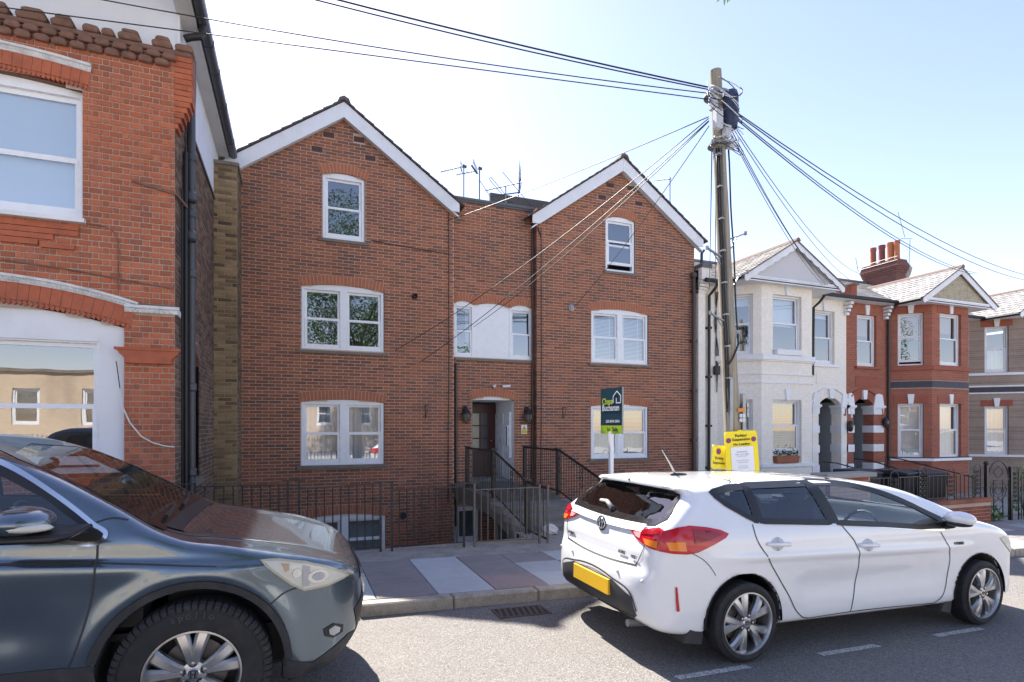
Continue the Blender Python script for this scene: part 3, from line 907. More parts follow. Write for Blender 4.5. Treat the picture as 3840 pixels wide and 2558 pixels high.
for i, (x, ax, az) in enumerate(((4.63, (-.10, -.14, -.05), 0), (4.90, (.16, -.06, .01), 0))):
    zc = 2.81
    c_ = thing('security_camera', 'white bullet security camera over the door %s' % ('pointing down to the left' if i == 0 else 'pointing to the right'), 'camera', (x, YC, zc), 'security cameras over the door')
    MB().cyl((x, YC - .03, zc), .035, .03, 12, 'y').build('mount', M['upvc'], c_)
    d = Vector(ax).normalized(); p0 = Vector((x, YC - .06, zc)) - d * .05
    MB().tube([p0, p0 + d * .20], .034, 10).build('camera_body', M['upvc'], c_, smooth=40)
    MB().tube([p0 + d * .2, p0 + d * .206], .026, 10).build('lens', M['black_plastic'], c_)
    MB().bar((x, YC - .02, zc), p0 + d * .05, .018).build('arm', M['upvc'], c_)
sx, sz = 5.45, 1.735
s_ = thing('warning_sign', 'small white and yellow surveillance warning sign under the right lantern', 'sign', (sx, YC, sz))
MB().box(sx - .078, sx + .078, YC - .008, YC - .002, sz - .115, sz + .115).build('plate', M['upvc'], s_)
plain('sign_yellow', (.78, .62, .02), .5, .04, 4); plain('sign_black', (.015, .015, .015), .5, .1, 4)
m_ = MB(); m_.prism([(sx - .062, sz - .005), (sx + .062, sz - .005), (sx, sz + .10)], YC - .011, YC - .008); m_.build('triangle', M['sign_black'], s_)
m_ = MB(); m_.prism([(sx - .050, sz + .002), (sx + .050, sz + .002), (sx, sz + .088)], YC - .013, YC - .011); m_.build('triangle_face', M['sign_yellow'], s_)
m_ = MB(); m_.box(sx - .02, sx + .016, YC - .015, YC - .013, sz + .02, sz + .036); m_.box(sx - .004, sx + .004, YC - .015, YC - .013, sz + .01, sz + .02); m_.build('camera_symbol', M['sign_black'], s_)
MB().box(sx - .07, sx + .07, YC - .010, YC - .008, sz - .105, sz - .02).build('yellow_panel', M['sign_yellow'], s_)
text_mesh('lettering', 'CCTV IN\nOPERATION', .026, M['sign_black'], Matrix.Translation((sx, YC - .0115, sz - .05)) @ Matrix.Rotation(PI / 2, 4, 'X'), s_, .0005, 'CENTER')
# ------------------------------------------------------------------ bridge, steps and railings
LX0, LX1 = 3.57, 4.95
plain('old_concrete', (.13, .12, .105), .92, .3, 8, bump=.5, dirt=(.05, .045, .04), dscale=2); plain('step_concrete', (.22, .205, .185), .92, .25, 8, bump=.5, dirt=(.10, .09, .08), dscale=3)
st = thing('entrance_steps', 'worn concrete steps and landing leading to the entrance', 'steps', (4.26, 9.4, .05))
m_ = MB(); m_.box(LX0 - .07, LX1 + .07, 10.22, YC - .002, .29, .448); m_.build('landing', M['old_concrete'], st, bevel=.012)
base = gz(4.3) + .113
for i in range(3):
    zt = base + (.448 - base) * (i + 1) / 4
    m_ = MB(); m_.box(LX0 - .06, LX1 + .06, 8.66 + i * .40, 9.10 + i * .40 + (.34 if i == 2 else 0), zt - .15, zt); m_.build('step', M['step_concrete'], st, bevel=.015)
m_ = MB(); m_.prism([(8.55, -.05), (8.7, .06), (10.24, .285), (12.9, .285), (12.9, .12), (10.3, .10), (8.55, -.25)], LX0 - .05, LX0 + .05, 'x'); m_.prism([(8.55, -.05), (8.7, .06), (10.24, .285), (12.9, .285), (12.9, .12), (10.3, .10), (8.55, -.25)], LX1 - .05, LX1 + .05, 'x')
m_.build('string_wall', M['old_concrete'], st)
m_ = MB(); m_.box(LX0 - .02, LX0 + .2, 9.9, 10.1, -1.3, .12); m_.build('pier', M['old_concrete'], st); m_ = MB(); m_.box(LX1 - .2, LX1 + .02, 9.9, 10.1, -1.3, .12); m_.build('pier', M['old_concrete'], st)
m_ = MB(); m_.box(LX0 + .0, LX1, 8.45, 8.6, -1.3, .0); m_.build('foundation', M['old_concrete'], st)
m_ = MB(); slope_box(m_, LX0 - .15, 5.02, 8.5, 8.68, -.3, .112); m_.build('threshold', M['concrete'], st)

def rail_panel(parent, x0, x1, y, zt0, zt1, zb0, zb1, nb, mat='dark_rail', r=.0075):
    zt = lambda x: zt0 + (zt1 - zt0) * (x - x0) / (x1 - x0); zb = lambda x: zb0 + (zb1 - zb0) * (x - x0) / (x1 - x0)
    MB().bar((x0, y, zt0), (x1, y, zt1), .034, .012).build('top_rail', M[mat], parent)
    MB().bar((x0, y, zb0), (x1, y, zb1), .034, .012).build('bottom_rail', M[mat], parent)
    for i in range(nb):
        x = x0 + (x1 - x0) * (i + 1) / (nb + 1)
        MB().tube([(x, y, zb(x)), (x, y, zt(x))], r, 6, False).build('baluster', M[mat], parent)

RY = 7.72
fr = thing('front_railing', 'thin black and rusty iron railing along the back of the pavement', 'railing', (1.2, RY, .1))
pz = lambda x: gz(x) + .115
for x0, x1, zt0, zt1, nb in ((-1.121, -.078, 1.074, 1.064, 9), (.059, 1.088, 1.003, 1.039, 9), (1.241, 2.259, .942, .947, 9), (2.415, 3.437, .895, .894, 9)):
    rail_panel(fr, x0, x1, RY, zt0, zt1, pz(x0) + .07, pz(x1) + .07, nb, 'sheen_rail' if x0 > 2.4 else 'dark_rail', .0085)
for xa, xb, zt in ((-.078, .059, 1.112), (1.088, 1.241, 1.052), (2.259, 2.415, .988), (3.437, 3.574, .934)):
    for x in (xa, xb): MB().box(x - .014, x + .014, RY - .014, RY + .014, pz(x) - .02, zt).build('post', M['sheen_rail' if x > 2.3 else 'dark_rail'], fr)
    MB().bar((xa - .07, RY, zt + .006), (xb + .07, RY, zt + .006), .036, .012).build('post_cap', M['dark_rail'], fr)
MB().box(-1.135, -1.107, RY - .014, RY + .014, pz(-1.1) - .02, 1.115).build('post', M['dark_rail'], fr)
MB().bar((-1.121, RY, 1.11), (-1.40, RY, 1.11), .034, .012).build('top_rail', M['dark_rail'], fr)

def stair_rail(X, label, y_far=11.95):
    r_ = thing('stair_railing', label, 'railing', (X, 8.5, .05), 'stair railings')
    zl, zh = .90, 1.335
    newels = [(8.50, zl), (10.18, zh), (y_far, zh)]
    for y, zt in newels:
        zb_ = base if y < 9 else .44
        MB().box(X - .035, X + .035, y - .035, y + .035, zb_, zt + .02).build('newel_post', M['dark_rail'], r_)
        m_ = MB(); m_.box(X - .055, X + .055, y - .055, y + .055, zt + .02, zt + .045); m_.build('newel_cap', M['dark_rail'], r_)
    segs = [((X, 7.75, zl - .03), (X, 8.47, zl - .005), base + .08, base + .08), ((X, 8.53, zl), (X, 10.15, zh), base + .10, .52), ((X, 10.21, zh), (X, y_far, zh), .52, .52)]
    for p, q, b0, b1 in segs:
        MB().bar(p, q, .045, .016, (1, 0, 0)).build('handrail', M['dark_rail'], r_)
        MB().bar((X, p[1], b0), (X, q[1], b1), .03, .012, (1, 0, 0)).build('bottom_rail', M['dark_rail'], r_)
        n = max(3, int((q[1] - p[1]) / .105))
        for i in range(1, n):
            f = i / n; y = p[1] + (q[1] - p[1]) * f
            MB().tube([(X, y, b0 + (b1 - b0) * f), (X, y, p[2] + (q[2] - p[2]) * f)], .0075, 5, False).build('baluster', M['dark_rail'], r_)
    for y in (9.2, 10.18):
        m_ = MB()
        for k in range(3):
            zc = .72 + .13 * k + (.2 if y > 10 else 0)
            m_.tube([(X, y + .05 * math.sin(2 * PI * t / 12), zc + .05 * math.cos(2 * PI * t / 12)) for t in range(13)], .008, 5, False)
        m_.build('scroll', M['dark_rail'], r_)
stair_rail(LX0, 'black iron railing down the left side of the entrance steps')
stair_rail(LX1, 'black iron railing down the right side of the entrance steps')

# ------------------------------------------------------------------ aerials on the roof
def mast(parent, x, y, z0, z1, mat='galvanised', r=.018): MB().tube([(x, y, z0), (x, y, z1)], r, 8).build('mast', M[mat], parent)
plain('aerial', (.075, .08, .085), .4, .2, 9, metal=.5); plain('purple_mast', (.10, .10, .24), .5, .2, 9)
def yagi(parent, p, q, n, el=.16, reflector=True):
    p = Vector(p); q = Vector(q); d = (q - p).normalized(); sd = Vector((d.y, -d.x, 0)).normalized()
    MB().bar(p, q, .016).build('boom', M['aerial'], parent)
    for i in range(n):
        c = p + (q - p) * (i + .2) / n
        MB().tube([c - sd * el / 2 * (1 + .3 * i / n), c + sd * el / 2 * (1 + .3 * i / n) + Vector((0, 0, .012))], .0055, 5).build('element', M['aerial'], parent)
a1 = thing('tv_aerial', 'rooftop aerial with grey mast, leftmost of the cluster over the entrance', 'aerial', (4.267, 14.6, 7.3), 'rooftop aerials')
mast(a1, 4.267, 14.6, 7.28, 8.90)
yagi(a1, (3.58, 14.4, 8.483), (4.20, 14.6, 8.80), 10)
m_ = MB(); m_.box(4.235, 4.34, 14.57, 14.63, 8.80, 8.86)
for s1 in (-1, 1):
    for k in range(3): m_.tube([(4.13, 14.45, 8.80 + s1 * .03 + s1 * k * .03), (4.26, 14.72, 8.80 + s1 * .04 + s1 * k * .045)], .006, 5)
m_.build('reflector', M['aerial'], a1)
a2 = thing('tv_aerial', 'rooftop aerial on a bluish mast, second of the cluster over the entrance', 'aerial', (4.71, 14.6, 7.3), 'rooftop aerials')
mast(a2, 4.71, 14.6, 7.28, 8.90, 'purple_mast')
yagi(a2, (4.0, 14.4, 8.474), (4.64, 14.6, 8.77), 9)
m_ = MB(); m_.box(4.68, 4.78, 14.57, 14.63, 8.82, 8.88); m_.bar((4.44, 14.5, 8.87), (4.66, 14.62, 8.70), .04, .03)
for k in range(4): m_.tube([(4.48, 14.45, 9.02 - .035 * k), (4.70, 14.75, 8.90 - .04 * k)], .005, 5)
m_.build('reflector', M['aerial'], a2)
a3 = thing('tv_aerial', 'wide rooftop aerial with looped rods and a grid reflector, nearest the right gable', 'aerial', (5.477, 14.6, 7.3), 'rooftop aerials')
mast(a3, 5.477, 14.6, 7.28, 8.47)
yagi(a3, (4.81, 14.45, 8.195), (6.0, 14.75, 8.723), 11, .2)
m_ = MB(); m_.bar((5.044, 14.5, 8.106), (5.904, 14.7, 8.413), .028); m_.build('lower_boom', M['aerial'], a3)
m_ = MB()
for k in range(-4, 5):
    if k == 0: continue
    zc = 8.70 + .075 * k; xo = 5.99 - .012 * abs(k) - (.02 if k < 0 else 0)
    m_.tube([(xo - .15, 14.35, zc + .13), (xo + .12, 15.1, zc - .06)], .006, 5)
m_.tube([(5.93, 14.7, 8.40), (6.0, 14.75, 8.70), (5.96, 14.75, 9.02)], .012, 6); m_.build('reflector', M['aerial'], a3)
for (xa, za, xb, zb_) in ((4.538, 8.315, 5.5, 7.96), (5.196, 8.627, 6.473, 8.242)):
    MB().tube([(xa, 14.1, za), (xb, 15.1, zb_)], .009, 6).build('rod', M['aerial'], a3)
m_ = MB()
lp = [(4.86, 14.2, 8.44), (4.90, 14.2, 8.48), (5.93, 15.0, 8.12), (5.965, 15.0, 8.07), (5.93, 15.0, 8.03), (4.89, 14.2, 8.38), (4.86, 14.2, 8.44)]
m_.tube(lp, .009, 6); m_.build('loop_rod', M['aerial'], a3)
a4 = thing('tv_aerial', 'single rooftop aerial behind the right slope of the right gable', 'aerial', (10.2, 14.6, 7.0), 'rooftop aerials')
mast(a4, 10.97, 14.6, 7.5, 9.62); yagi(a4, (10.28, 14.45, 9.334), (11.05, 14.65, 9.589), 8, .14)
MB().bar((10.6, 14.6, 7.7), (10.98, 14.6, 7.75), .03).build('bracket', M['aerial'], a4)
# ------------------------------------------------------------------ the red house on the left
YL, XS = 8.33, -1.44
lh = thing('red_brick_house', 'bright red brick house with white window surrounds and a ragged parapet', 'house', (-3.5, YL, .1))
wc = -3.485
UA = Arch(wc, 2.13, 5.945, .068, th=.16, extra=.05)          # upper window arch
BA = Arch(wc, 2.985, 3.045, .215, th=.20, extra=.06)         # bay window arch
def lsolid(x, z):
    return (z < 6.62 + 0 * x) & ~((np.abs(x - wc) < 1.06) & (z > 4.33) & (z < UA.top(x))) & ~((np.abs(x - wc) < 1.49) & (z > 1.25) & (z < BA.top(x)))
def lallow(x, z):
    m_ = lsolid(x, z)
    m_ &= ~((x > -2.0) & (z > 3.24) & (z < 3.33))
    return m_
brick_wall(lh, -5.6, XS, .0, 6.62, lallow, lsolid, lambda s, d, z: (s, YL + d, z), .215, .0732, 'brick_red', 'mortar_red', flemish=True, near=near_cam(1.9, (-3.15, -1.4)), nind=300, proud=.008)
plain('rubbed_brick', (.43, .12, .06), .85, .25, 12, bump=.4, dirt=(.22, .08, .05), dscale=4)
plain('weathered_brick', (.21, .115, .085), .95, .5, 12, bump=.8, dirt=(.10, .075, .06), dscale=5)
def arch_bits(A, n, band_extra):
    """rubbed voussoirs, a dog-tooth row under them, a white moulded band over them"""
    A2 = Arch(A.cx, A.w, A.zs, A.h, th=A.th, extra=.05)
    A2.Rd += .065; A2.bricks(lh, M['rubbed_brick'], YL, n, proud=.014, depth=.16, joint=.006, bed='mortar_red')
    nt = n * 2
    for i in range(nt):                                        # dog-tooth bricks
        a = -A.ang + 2 * A.ang * (i + .5) / nt
        if A.cx + A.Rd * math.sin(a) < -4.3: continue
        r = A.Rd + .032; cx_, cz_ = A.cx + r * math.sin(a), A.zc + r * math.cos(a)
        w_ = A.Rd * 2 * A.ang / nt * .5
        poly = [(cx_, cz_ - .034), (cx_ + w_, cz_), (cx_, cz_ + .034), (cx_ - w_, cz_)]
        MB().prism(poly, YL - .016, YL + .12).build('dog_tooth_brick', M['rubbed_brick'], lh)
    m_ = MB(); nn = 24
    def ring(r0, r1, y0, y1):
        vs_ = []
        for q in range(nn + 1):
            a = -A.ang + 2 * A.ang * q / nn
            for r in (r0, r1):
                for y in (y0, y1): vs_.append((A.cx + r * math.sin(a), y, A.zc + r * math.cos(a)))
        fs = []
        for q in range(nn):
            k = q * 4; fs += [(k, k + 2, k + 6, k + 4), (k + 1, k + 5, k + 7, k + 3), (k, k + 4, k + 5, k + 1), (k + 2, k + 3, k + 7, k + 6)]
        m_.add(vs_, fs + [(0, 1, 3, 2), (nn * 4, nn * 4 + 2, nn * 4 + 3, nn * 4 + 1)])
    r0 = A.Rd + .065 + A.th
    ring(r0 - .002, r0 + .085, YL - .03, YL + .05)
    ring(r0 + .06, r0 + .09, YL - .055, YL - .029)
    bd = m_.build('moulded_band', M['old_white'], lh)
    for i in range(int(nt * 1.3)):                             # pyramids of the white band
        a = -A.ang + 2 * A.ang * (i + .5) / int(nt * 1.3)
        r = r0 + .030; cx_, cz_ = A.cx + r * math.sin(a), A.zc + r * math.cos(a)
        if cx_ < -4.3: continue
        s_ = .026
        MB().add([(cx_ - s_, YL - .030, cz_ - s_), (cx_ + s_, YL - .030, cz_ - s_), (cx_ + s_, YL - .030, cz_ + s_), (cx_ - s_, YL - .030, cz_ + s_), (cx_, YL - .055, cz_)], [(0, 1, 4), (1, 2, 4), (2, 3, 4), (3, 0, 4)]).build('stud', M['old_white'], bd)
    # soffit of the arch behind the bricks
    m2 = MB(); vs_ = []
    for q in range(nn + 1):
        a = -A.ang + 2 * A.ang * q / nn
        vs_ += [(A.cx + A.Rd * math.sin(a), YL + .02, A.zc + A.Rd * math.cos(a)), (A.cx + A.Rd * math.sin(a), YL + .22, A.zc + A.Rd * math.cos(a))]
    m2.add(vs_, [(2 * q, 2 * q + 1, 2 * q + 3, 2 * q + 2) for q in range(nn)]).build('arch_soffit', M['weathered_brick'], lh)
plain('old_white', (.66, .66, .66), .8, .15, 9, bump=.4, dirt=(.30, .29, .28), dscale=6)
arch_bits(UA, 24, 0); arch_bits(BA, 30, 0)
# return of the white band to the corner
m_ = MB(); m_.box(-1.98, XS + .035, YL - .03, YL + .05, 3.245, 3.325); m_.box(-1.98, XS + .06, YL - .055, YL - .029, 3.30, 3.335); m_.box(XS - .0, XS + .035, YL + .05, YL + .22, 3.245, 3.325)
rb = m_.build('moulded_band', M['old_white'], lh)
for i in range(9):
    cx_, cz_, s_ = -1.95 + i * .058, 3.272, .025
    MB().add([(cx_ - s_, YL - .030, cz_ - s_), (cx_ + s_, YL - .030, cz_ - s_), (cx_ + s_, YL - .030, cz_ + s_), (cx_ - s_, YL - .030, cz_ + s_), (cx_, YL - .055, cz_)], [(0, 1, 4), (1, 2, 4), (2, 3, 4), (3, 0, 4)]).build('stud', M['old_white'], rb)
# upper window
plain('sky_sheen_blind', (.70, .80, .88), .6, .03, 3)  # blue of the sky reflected in the pane, put into the blind's colour
def full_blind(w, a, b, z0, z1, y, Mx):
    MB(Mx).box(a, b, y - .05, y - .045, z0, z1).build('blind', M['sky_sheen_blind'], w)
window(lh, wc - 1.065, wc + 1.065, 4.36, 5.93, YL + .10, .05, 1, arch=lambda x: float(UA.top(np.array(x))) - .0, fw=.05, sw=.06, meet=.47, content=full_blind, horns=True)
m_ = MB(); m_.prism([(YL - .09, 4.285), (YL - .09, 4.335), (YL + .1, 4.36), (YL + .1, 4.285)], wc - 1.12, wc + 1.10, 'x'); m_.build('sill', M['white_paint'], lh)
m_ = MB()
for z, e in ((4.23, 0), (4.16, .0), (4.09, -.25)): m_.box(-4.5, -2.46 + e, YL - .022, YL + .01, z - .034, z + .028)
m_.box(-4.5, -2.86, YL - .03, YL + .01, 3.98, 4.045); m_.box(-2.84, -2.5, YL - .036, YL + .01, 3.955, 4.015); m_.build('apron_bricks', M['rubbed_brick'], lh)
# ground floor window in a broad white surround
m_ = MB(); n = 14
top = [(wc + 1.485 - 2.97 * q / n, float(BA.top(np.array(wc + 1.485 - 2.97 * q / n)))) for q in range(n + 1)]
m_.prism([(wc - 1.485, 2.90), (wc + 1.485, 2.90)] + top, YL + .06, YL + .12)
m_.box(wc + 1.22, wc + 1.485, YL + .061, YL + .12, 1.26, 2.90); m_.box(wc - 1.485, wc - 1.22, YL + .061, YL + .12, 1.26, 2.90)
m_.box(wc - 1.22, wc + 1.22, YL + .055, YL + .10, 2.86, 2.90)
m_.build('window_surround', M['white_paint'], lh)
window(lh, wc - 1.22, wc + 1.22, 1.33, 2.87, YL + .085, 0, 1, fw=.03, sw=.05, meet=.47, horns=True, content=curtain('net_curtain', 0, .0001))
m_ = MB(); m_.prism([(YL - .08, 1.235), (YL - .08, 1.275), (YL + .1, 1.30), (YL + .1, 1.235)], wc - 1.6, wc + 1.575, 'x'); m_.build('sill', M['white_paint'], lh)
# pilaster capital
m_ = MB(); m_.prism([(-2.06, 2.77), (-2.03, 2.72), (-1.97, 2.66), (-1.97, 2.60), (-1.46, 2.60), (-1.46, 2.66), (-1.40, 2.72), (-1.38, 2.77)], YL - .075, YL + .004)
m_.box(-2.08, -1.37, YL - .09, YL + .01, 2.765, 2.795); m_.build('capital', M['rubbed_brick'], lh)
m_ = MB(); m_.box(-1.93, XS + .02, YL - .03, YL + .002, 3.34, 3.36); m_.build('drip_mould', M['weathered_brick'], lh)
# parapet of weathered moulded bricks: two staggered rows and broken merlons
pr = random.Random(5)
m_ = MB(); m_.box(-7.2, XS + .19, YL - .02, YL + .26, 6.60, 6.66); m_.build('parapet_course', M['weathered_brick'], lh, bevel=.01)
def lump(x, z, w, h, d):
    c = [(-w/2, -h/2), (w/2, -h/2), (w/2 * 1.02, h * .2), (w * .3, h/2), (-w * .3, h/2), (-w/2 * 1.02, h * .2)]
    m_ = MB(); m_.prism([(x + a + pr.uniform(-.006, .006), z + b_ + pr.uniform(-.005, .005)) for a, b_ in c], YL - d, YL + .16)
    m_.build('moulded_brick', M['weathered_brick'], lh, bevel=.014)
x = -4.6
i = 0
while x < -1.45:
    lump(x, 6.46, .15, .085, .055 + pr.uniform(0, .012)); lump(x + .085, 6.545, .15, .08, .075 + pr.uniform(0, .012))
    i += 1; x += .178
for x, w in ((-4.3, .35), (-3.95, .2), (-3.63, .3), (-3.26, .24), (-2.92, .30), (-2.62, .22), (-2.33, .17), (-2.16, .13), (-1.93, .24), (-1.58, .22), (-1.33, .2)):
    lump(x, 6.70, w, .085, .05)
    if w > .2 and pr.random() < .9: lump(x + .01, 6.765, w * .75, .06, .04)
# the corner oversails the side wall in corbels
m_ = MB()
for q in range(5):
    m_.box(XS - .004, XS + .036 + .034 * q, YL + .004, YL + .24, 6.02 - .366 + .0732 * q + .004, 6.02 - .366 + .0732 * (q + 1) - .004)
for q in range(9):
    m_.box(XS - .004, XS + .195 + pr.uniform(-.004, .004), YL + .003 + pr.uniform(-.003, .003), YL + .26, 6.02 + .0732 * q + .004, 6.02 + .0732 * (q + 1) - .004)
m_.build('corbel', M['brick_red'], lh)
# side wall
SB0, SB1 = 9.50, 10.40
SA = Arch((SB0 + SB1) / 2, SB1 - SB0, 2.80, .16, th=.15)
def ssolid(y, z): return (z < 6.2 + 0 * y) & ~((np.abs(y - SA.cx) < (SB1 - SB0) / 2) & (z > .95) & (z < SA.top(y)))
def sallow(y, z): return ssolid(y, z) & ~SA.covers(y, z + 0 * y)
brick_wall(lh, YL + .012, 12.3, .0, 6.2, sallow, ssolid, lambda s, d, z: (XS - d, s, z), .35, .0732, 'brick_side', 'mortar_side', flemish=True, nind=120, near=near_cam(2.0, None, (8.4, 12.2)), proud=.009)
for q in range(12):
    a0 = -SA.ang + 2 * SA.ang * q / 12; a1 = -SA.ang + 2 * SA.ang * (q + 1) / 12 - .008
    P_ = lambda r, a: (SA.cx + r * math.sin(a), SA.zc + r * math.cos(a))
    MB().prism([P_(SA.Rd, a0), P_(SA.Rd, a1), P_(SA.Rd + .15, a1), P_(SA.Rd + .15, a0)], XS - .1, XS + .004, 'x').build('arch_brick', M['weathered_brick'], lh)
Ms = Matrix(((0, -1, 0, XS - .10), (1, 0, 0, 0), (0, 0, 1, 0), (0, 0, 0, 1)))    # local x -> world y, local y -> -x
window(lh, SB0, SB1, 1.02, 2.80, 0, .14, 1, Mx=Ms, fw=.06, sw=.05, arch=lambda y: float(SA.top(np.array(y))))
m_ = MB(); m_.box(XS - .1, XS + .06, SB0 - .1, SB1 + .1, .90, 1.0); m_.build('sill', M['stone_sill'], lh)
# rendered gable, its side, soffit, gutter and roof
m_ = MB(); m_.box(-8, XS - .01, YL + .30, YL + .36, 6.3, 9.6); gr_ = m_.build('rendered_gable', M['white_render'], lh)
MB().box(XS - .012, XS + .012, YL + .27, YL + .33, 6.55, 7.30).build('corner_bead', M['white_paint'], gr_)
m_ = MB(); m_.box(XS - .05, XS - .002, YL + .36, 16, 6.20, 7.31); m_.build('rendered_side', M['white_render'], lh)
m_ = MB(); m_.box(XS - .0, XS + .03, YL + .4, 16, 6.165, 6.20); m_.build('flashing', M['lead'], lh)
m_ = MB(); m_.box(XS - .02, -1.25, 6.4, 16, 7.30, 7.33); sf = m_.build('soffit', M['soffit_board'], lh)
m_ = MB(); m_.box(-1.275, -1.247, 6.4, 16, 7.292, 7.47); m_.build('fascia', M['soffit_board'], sf)
m_ = MB(); g_ = [(-1.245, 7.44), (-1.245, 7.36), (-1.225, 7.325), (-1.19, 7.31), (-1.155, 7.31), (-1.12, 7.325), (-1.10, 7.36), (-1.10, 7.44)]
m_.prism(g_, 6.4, 16); gu = m_.build('gutter', M['grey_pipe'], lh)
for y in (9.2, 9.9, 10.9, 12.2, 13.5): MB().prism([(a + (.008 if a > -1.17 else -.0), b_ - .008) for a, b_ in g_], y, y + .05).build('gutter_joint', M['grey_pipe'], gu)
m_ = MB(); m_.tube([(-1.17, 8.75, 7.34), (-1.17, 8.75, 7.24), (-1.20, 8.75, 7.17), (-1.32, 8.78, 7.15), (-1.40, 8.8, 7.12)], .048, 10); m_.build('gutter_outlet', M['black_plastic'], lh, smooth=40)
m_ = MB(); m_.prism([(-1.12, 7.43), (-1.12, 7.47), (-3.5, 9.85), (-5.9, 7.47), (-5.9, 7.43), (-3.5, 9.79)], 6.4, 18); m_.build('roof_slope', M['slate'], lh)
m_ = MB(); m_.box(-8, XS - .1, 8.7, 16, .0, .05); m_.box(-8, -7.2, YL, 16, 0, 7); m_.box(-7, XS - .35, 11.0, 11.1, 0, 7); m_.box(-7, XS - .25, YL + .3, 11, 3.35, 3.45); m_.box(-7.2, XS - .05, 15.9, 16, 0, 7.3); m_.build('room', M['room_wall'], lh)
# rainwater pipes and wires at the corner
dp = pipe(lh, [(-1.34, 9.0, 6.95), (-1.345, 9.02, 6.6), (-1.36, 9.05, 6.3), (-1.36, 9.05, 0.0)], .055, 'grey_pipe')
m_ = MB()
for z in (5.55, 4.75, 3.9, 2.3, 1.1): m_.lathe([(.06, 0), (.072, .02), (.072, .10), (.06, .12)], 12, (-1.36, 9.05, z)); 
for z in (4.4, 4.95): m_.lathe([(.06, 0), (.085, .03), (.085, .12), (.06, .15)], 12, (-1.355, 8.98, z))
m_.build('pipe_collar', M['grey_pipe'], dp, smooth=30)
pipe(lh, [(-1.40, 8.86, 5.6), (-1.40, 8.86, .0)], .028, 'black_plastic'); pipe(lh, [(-1.41, 8.66, 5.0), (-1.41, 8.68, .2)], .014, 'black_plastic', 'wall_cable', 6)
m_ = MB(); m_.bar((-1.9, YL - .02, 4.90), (-1.42, YL - .025, 4.80), .02, .03); m_.bar((-1.42, YL - .02, 4.80), (-1.38, 8.85, 4.83), .02, .03); m_.build('branch_pipe', M['weathered_brick'], lh)
plain('white_cable', (.68, .67, .64), .6, .05, 9)
pipe(lh, [(-2.03, YL - .02, 2.28), (-2.0, YL - .03, 2.05), (-1.92, YL - .035, 1.85), (-1.80, YL - .035, 1.68), (-1.68, YL - .03, 1.60), (-1.55, YL - .02, 1.555), (-1.44, YL - .015, 1.54)], .009, 'white_cable', 'loose_cable', 6)
pipe(lh, [(-2.03, YL - .02, 2.28), (-2.05, YL - .02, 2.45), (-2.07, YL - .02, 2.62)], .006, 'black_plastic', 'loose_cable', 6)
pipe(lh, [(-2.39, YL - .012, 4.30), (-2.2, YL - .012, 4.29), (-2.08, YL - .012, 4.22), (-2.05, YL - .012, 4.1), (-2.05, YL - .012, 3.5)], .006, 'weathered_brick', 'wall_cable', 6)
pipe(lh, [(-3.4, YL - .012, 3.78), (-2.6, YL - .014, 3.72), (-1.8, YL - .012, 3.62), (-1.45, YL - .012, 3.58)], .010, 'weathered_brick', 'wall_cable', 6)

# ------------------------------------------------------------------ stock brick pier between the houses
YP = 12.116
pier = thing('stock_brick_pier', 'tall weathered yellow-brown brick pier between the red house and the gabled house', 'wall', (-1.24, YP, 0))
T = lambda x, z: np.ones_like(x, dtype=bool)
brick_wall(pier, -1.47, -1.035, -.2, 6.86, T, T, lambda s, d, z: (s, YP + d, z), .25, .074, 'brick_stock', 'mortar_stock', nind=110, near=near_cam(1.5), proud=.011, joint=.014)
brick_stock_y = brick_mat('brick_stock_side', .25, .074, [(.09, .07, .055), (.20, .15, .10), (.26, .2, .14)], axis='y', stain_amt=.5)
brick_wall(pier, YP + .014, YM, -.2, 6.86, T, T, lambda s, d, z: (-1.033 - d, s, z), .25, .074, 'brick_stock_side', 'mortar_stock', nind=0, proud=.011, joint=.014)
MB().box(-1.5, -1.0, YP - .04, YM, 6.86, 6.93).build('coping', M['stone_sill'], pier, bevel=.01)
MB().box(-1.47, -1.046, YP + .02, YM + .1, -.2, 6.87).build('core', M['mortar_stock'], pier)
# ------------------------------------------------------------------ the terrace to the right
def wall_panel(parent, Mx, w, z0, z1, ops, mat, thick=.12, name='wall'):
    """a wall face from local x 0..w with rectangular openings (x0,x1,za,zb); reveals go back by thick"""
    m_ = MB(Mx)
    xs = sorted({0, w, *[o[0] for o in ops], *[o[1] for o in ops]}); zs = sorted({z0, z1, *[o[2] for o in ops], *[o[3] for o in ops]})
    for i in range(len(xs) - 1):
        for j in range(len(zs) - 1):
            cx, cz = (xs[i] + xs[i + 1]) / 2, (zs[j] + zs[j + 1]) / 2
            if any(o[0] < cx < o[1] and o[2] < cz < o[3] for o in ops): continue
            m_.add([(xs[i], 0, zs[j]), (xs[i + 1], 0, zs[j]), (xs[i + 1], 0, zs[j + 1]), (xs[i], 0, zs[j + 1])], [(0, 1, 2, 3)])
    for a, b, c, d in ops:
        m_.add([(a, 0, c), (b, 0, c), (b, 0, d), (a, 0, d), (a, thick, c), (b, thick, c), (b, thick, d), (a, thick, d)], [(0, 4, 5, 1), (1, 5, 6, 2), (2, 6, 7, 3), (3, 7, 4, 0)])
    return m_.build(name, M[mat], parent)

def MX(p, q):
    """local x runs from p to q on the ground plan, local y goes into the building"""
    p = Vector((p[0], p[1], 0)); q = Vector((q[0], q[1], 0)); u = (q - p).normalized(); n = Vector((-u.y, u.x, 0))
    return Matrix(((u.x, n.x, 0, p.x), (u.y, n.y, 0, p.y), (0, 0, 1, 0), (0, 0, 0, 1))), (q - p).length

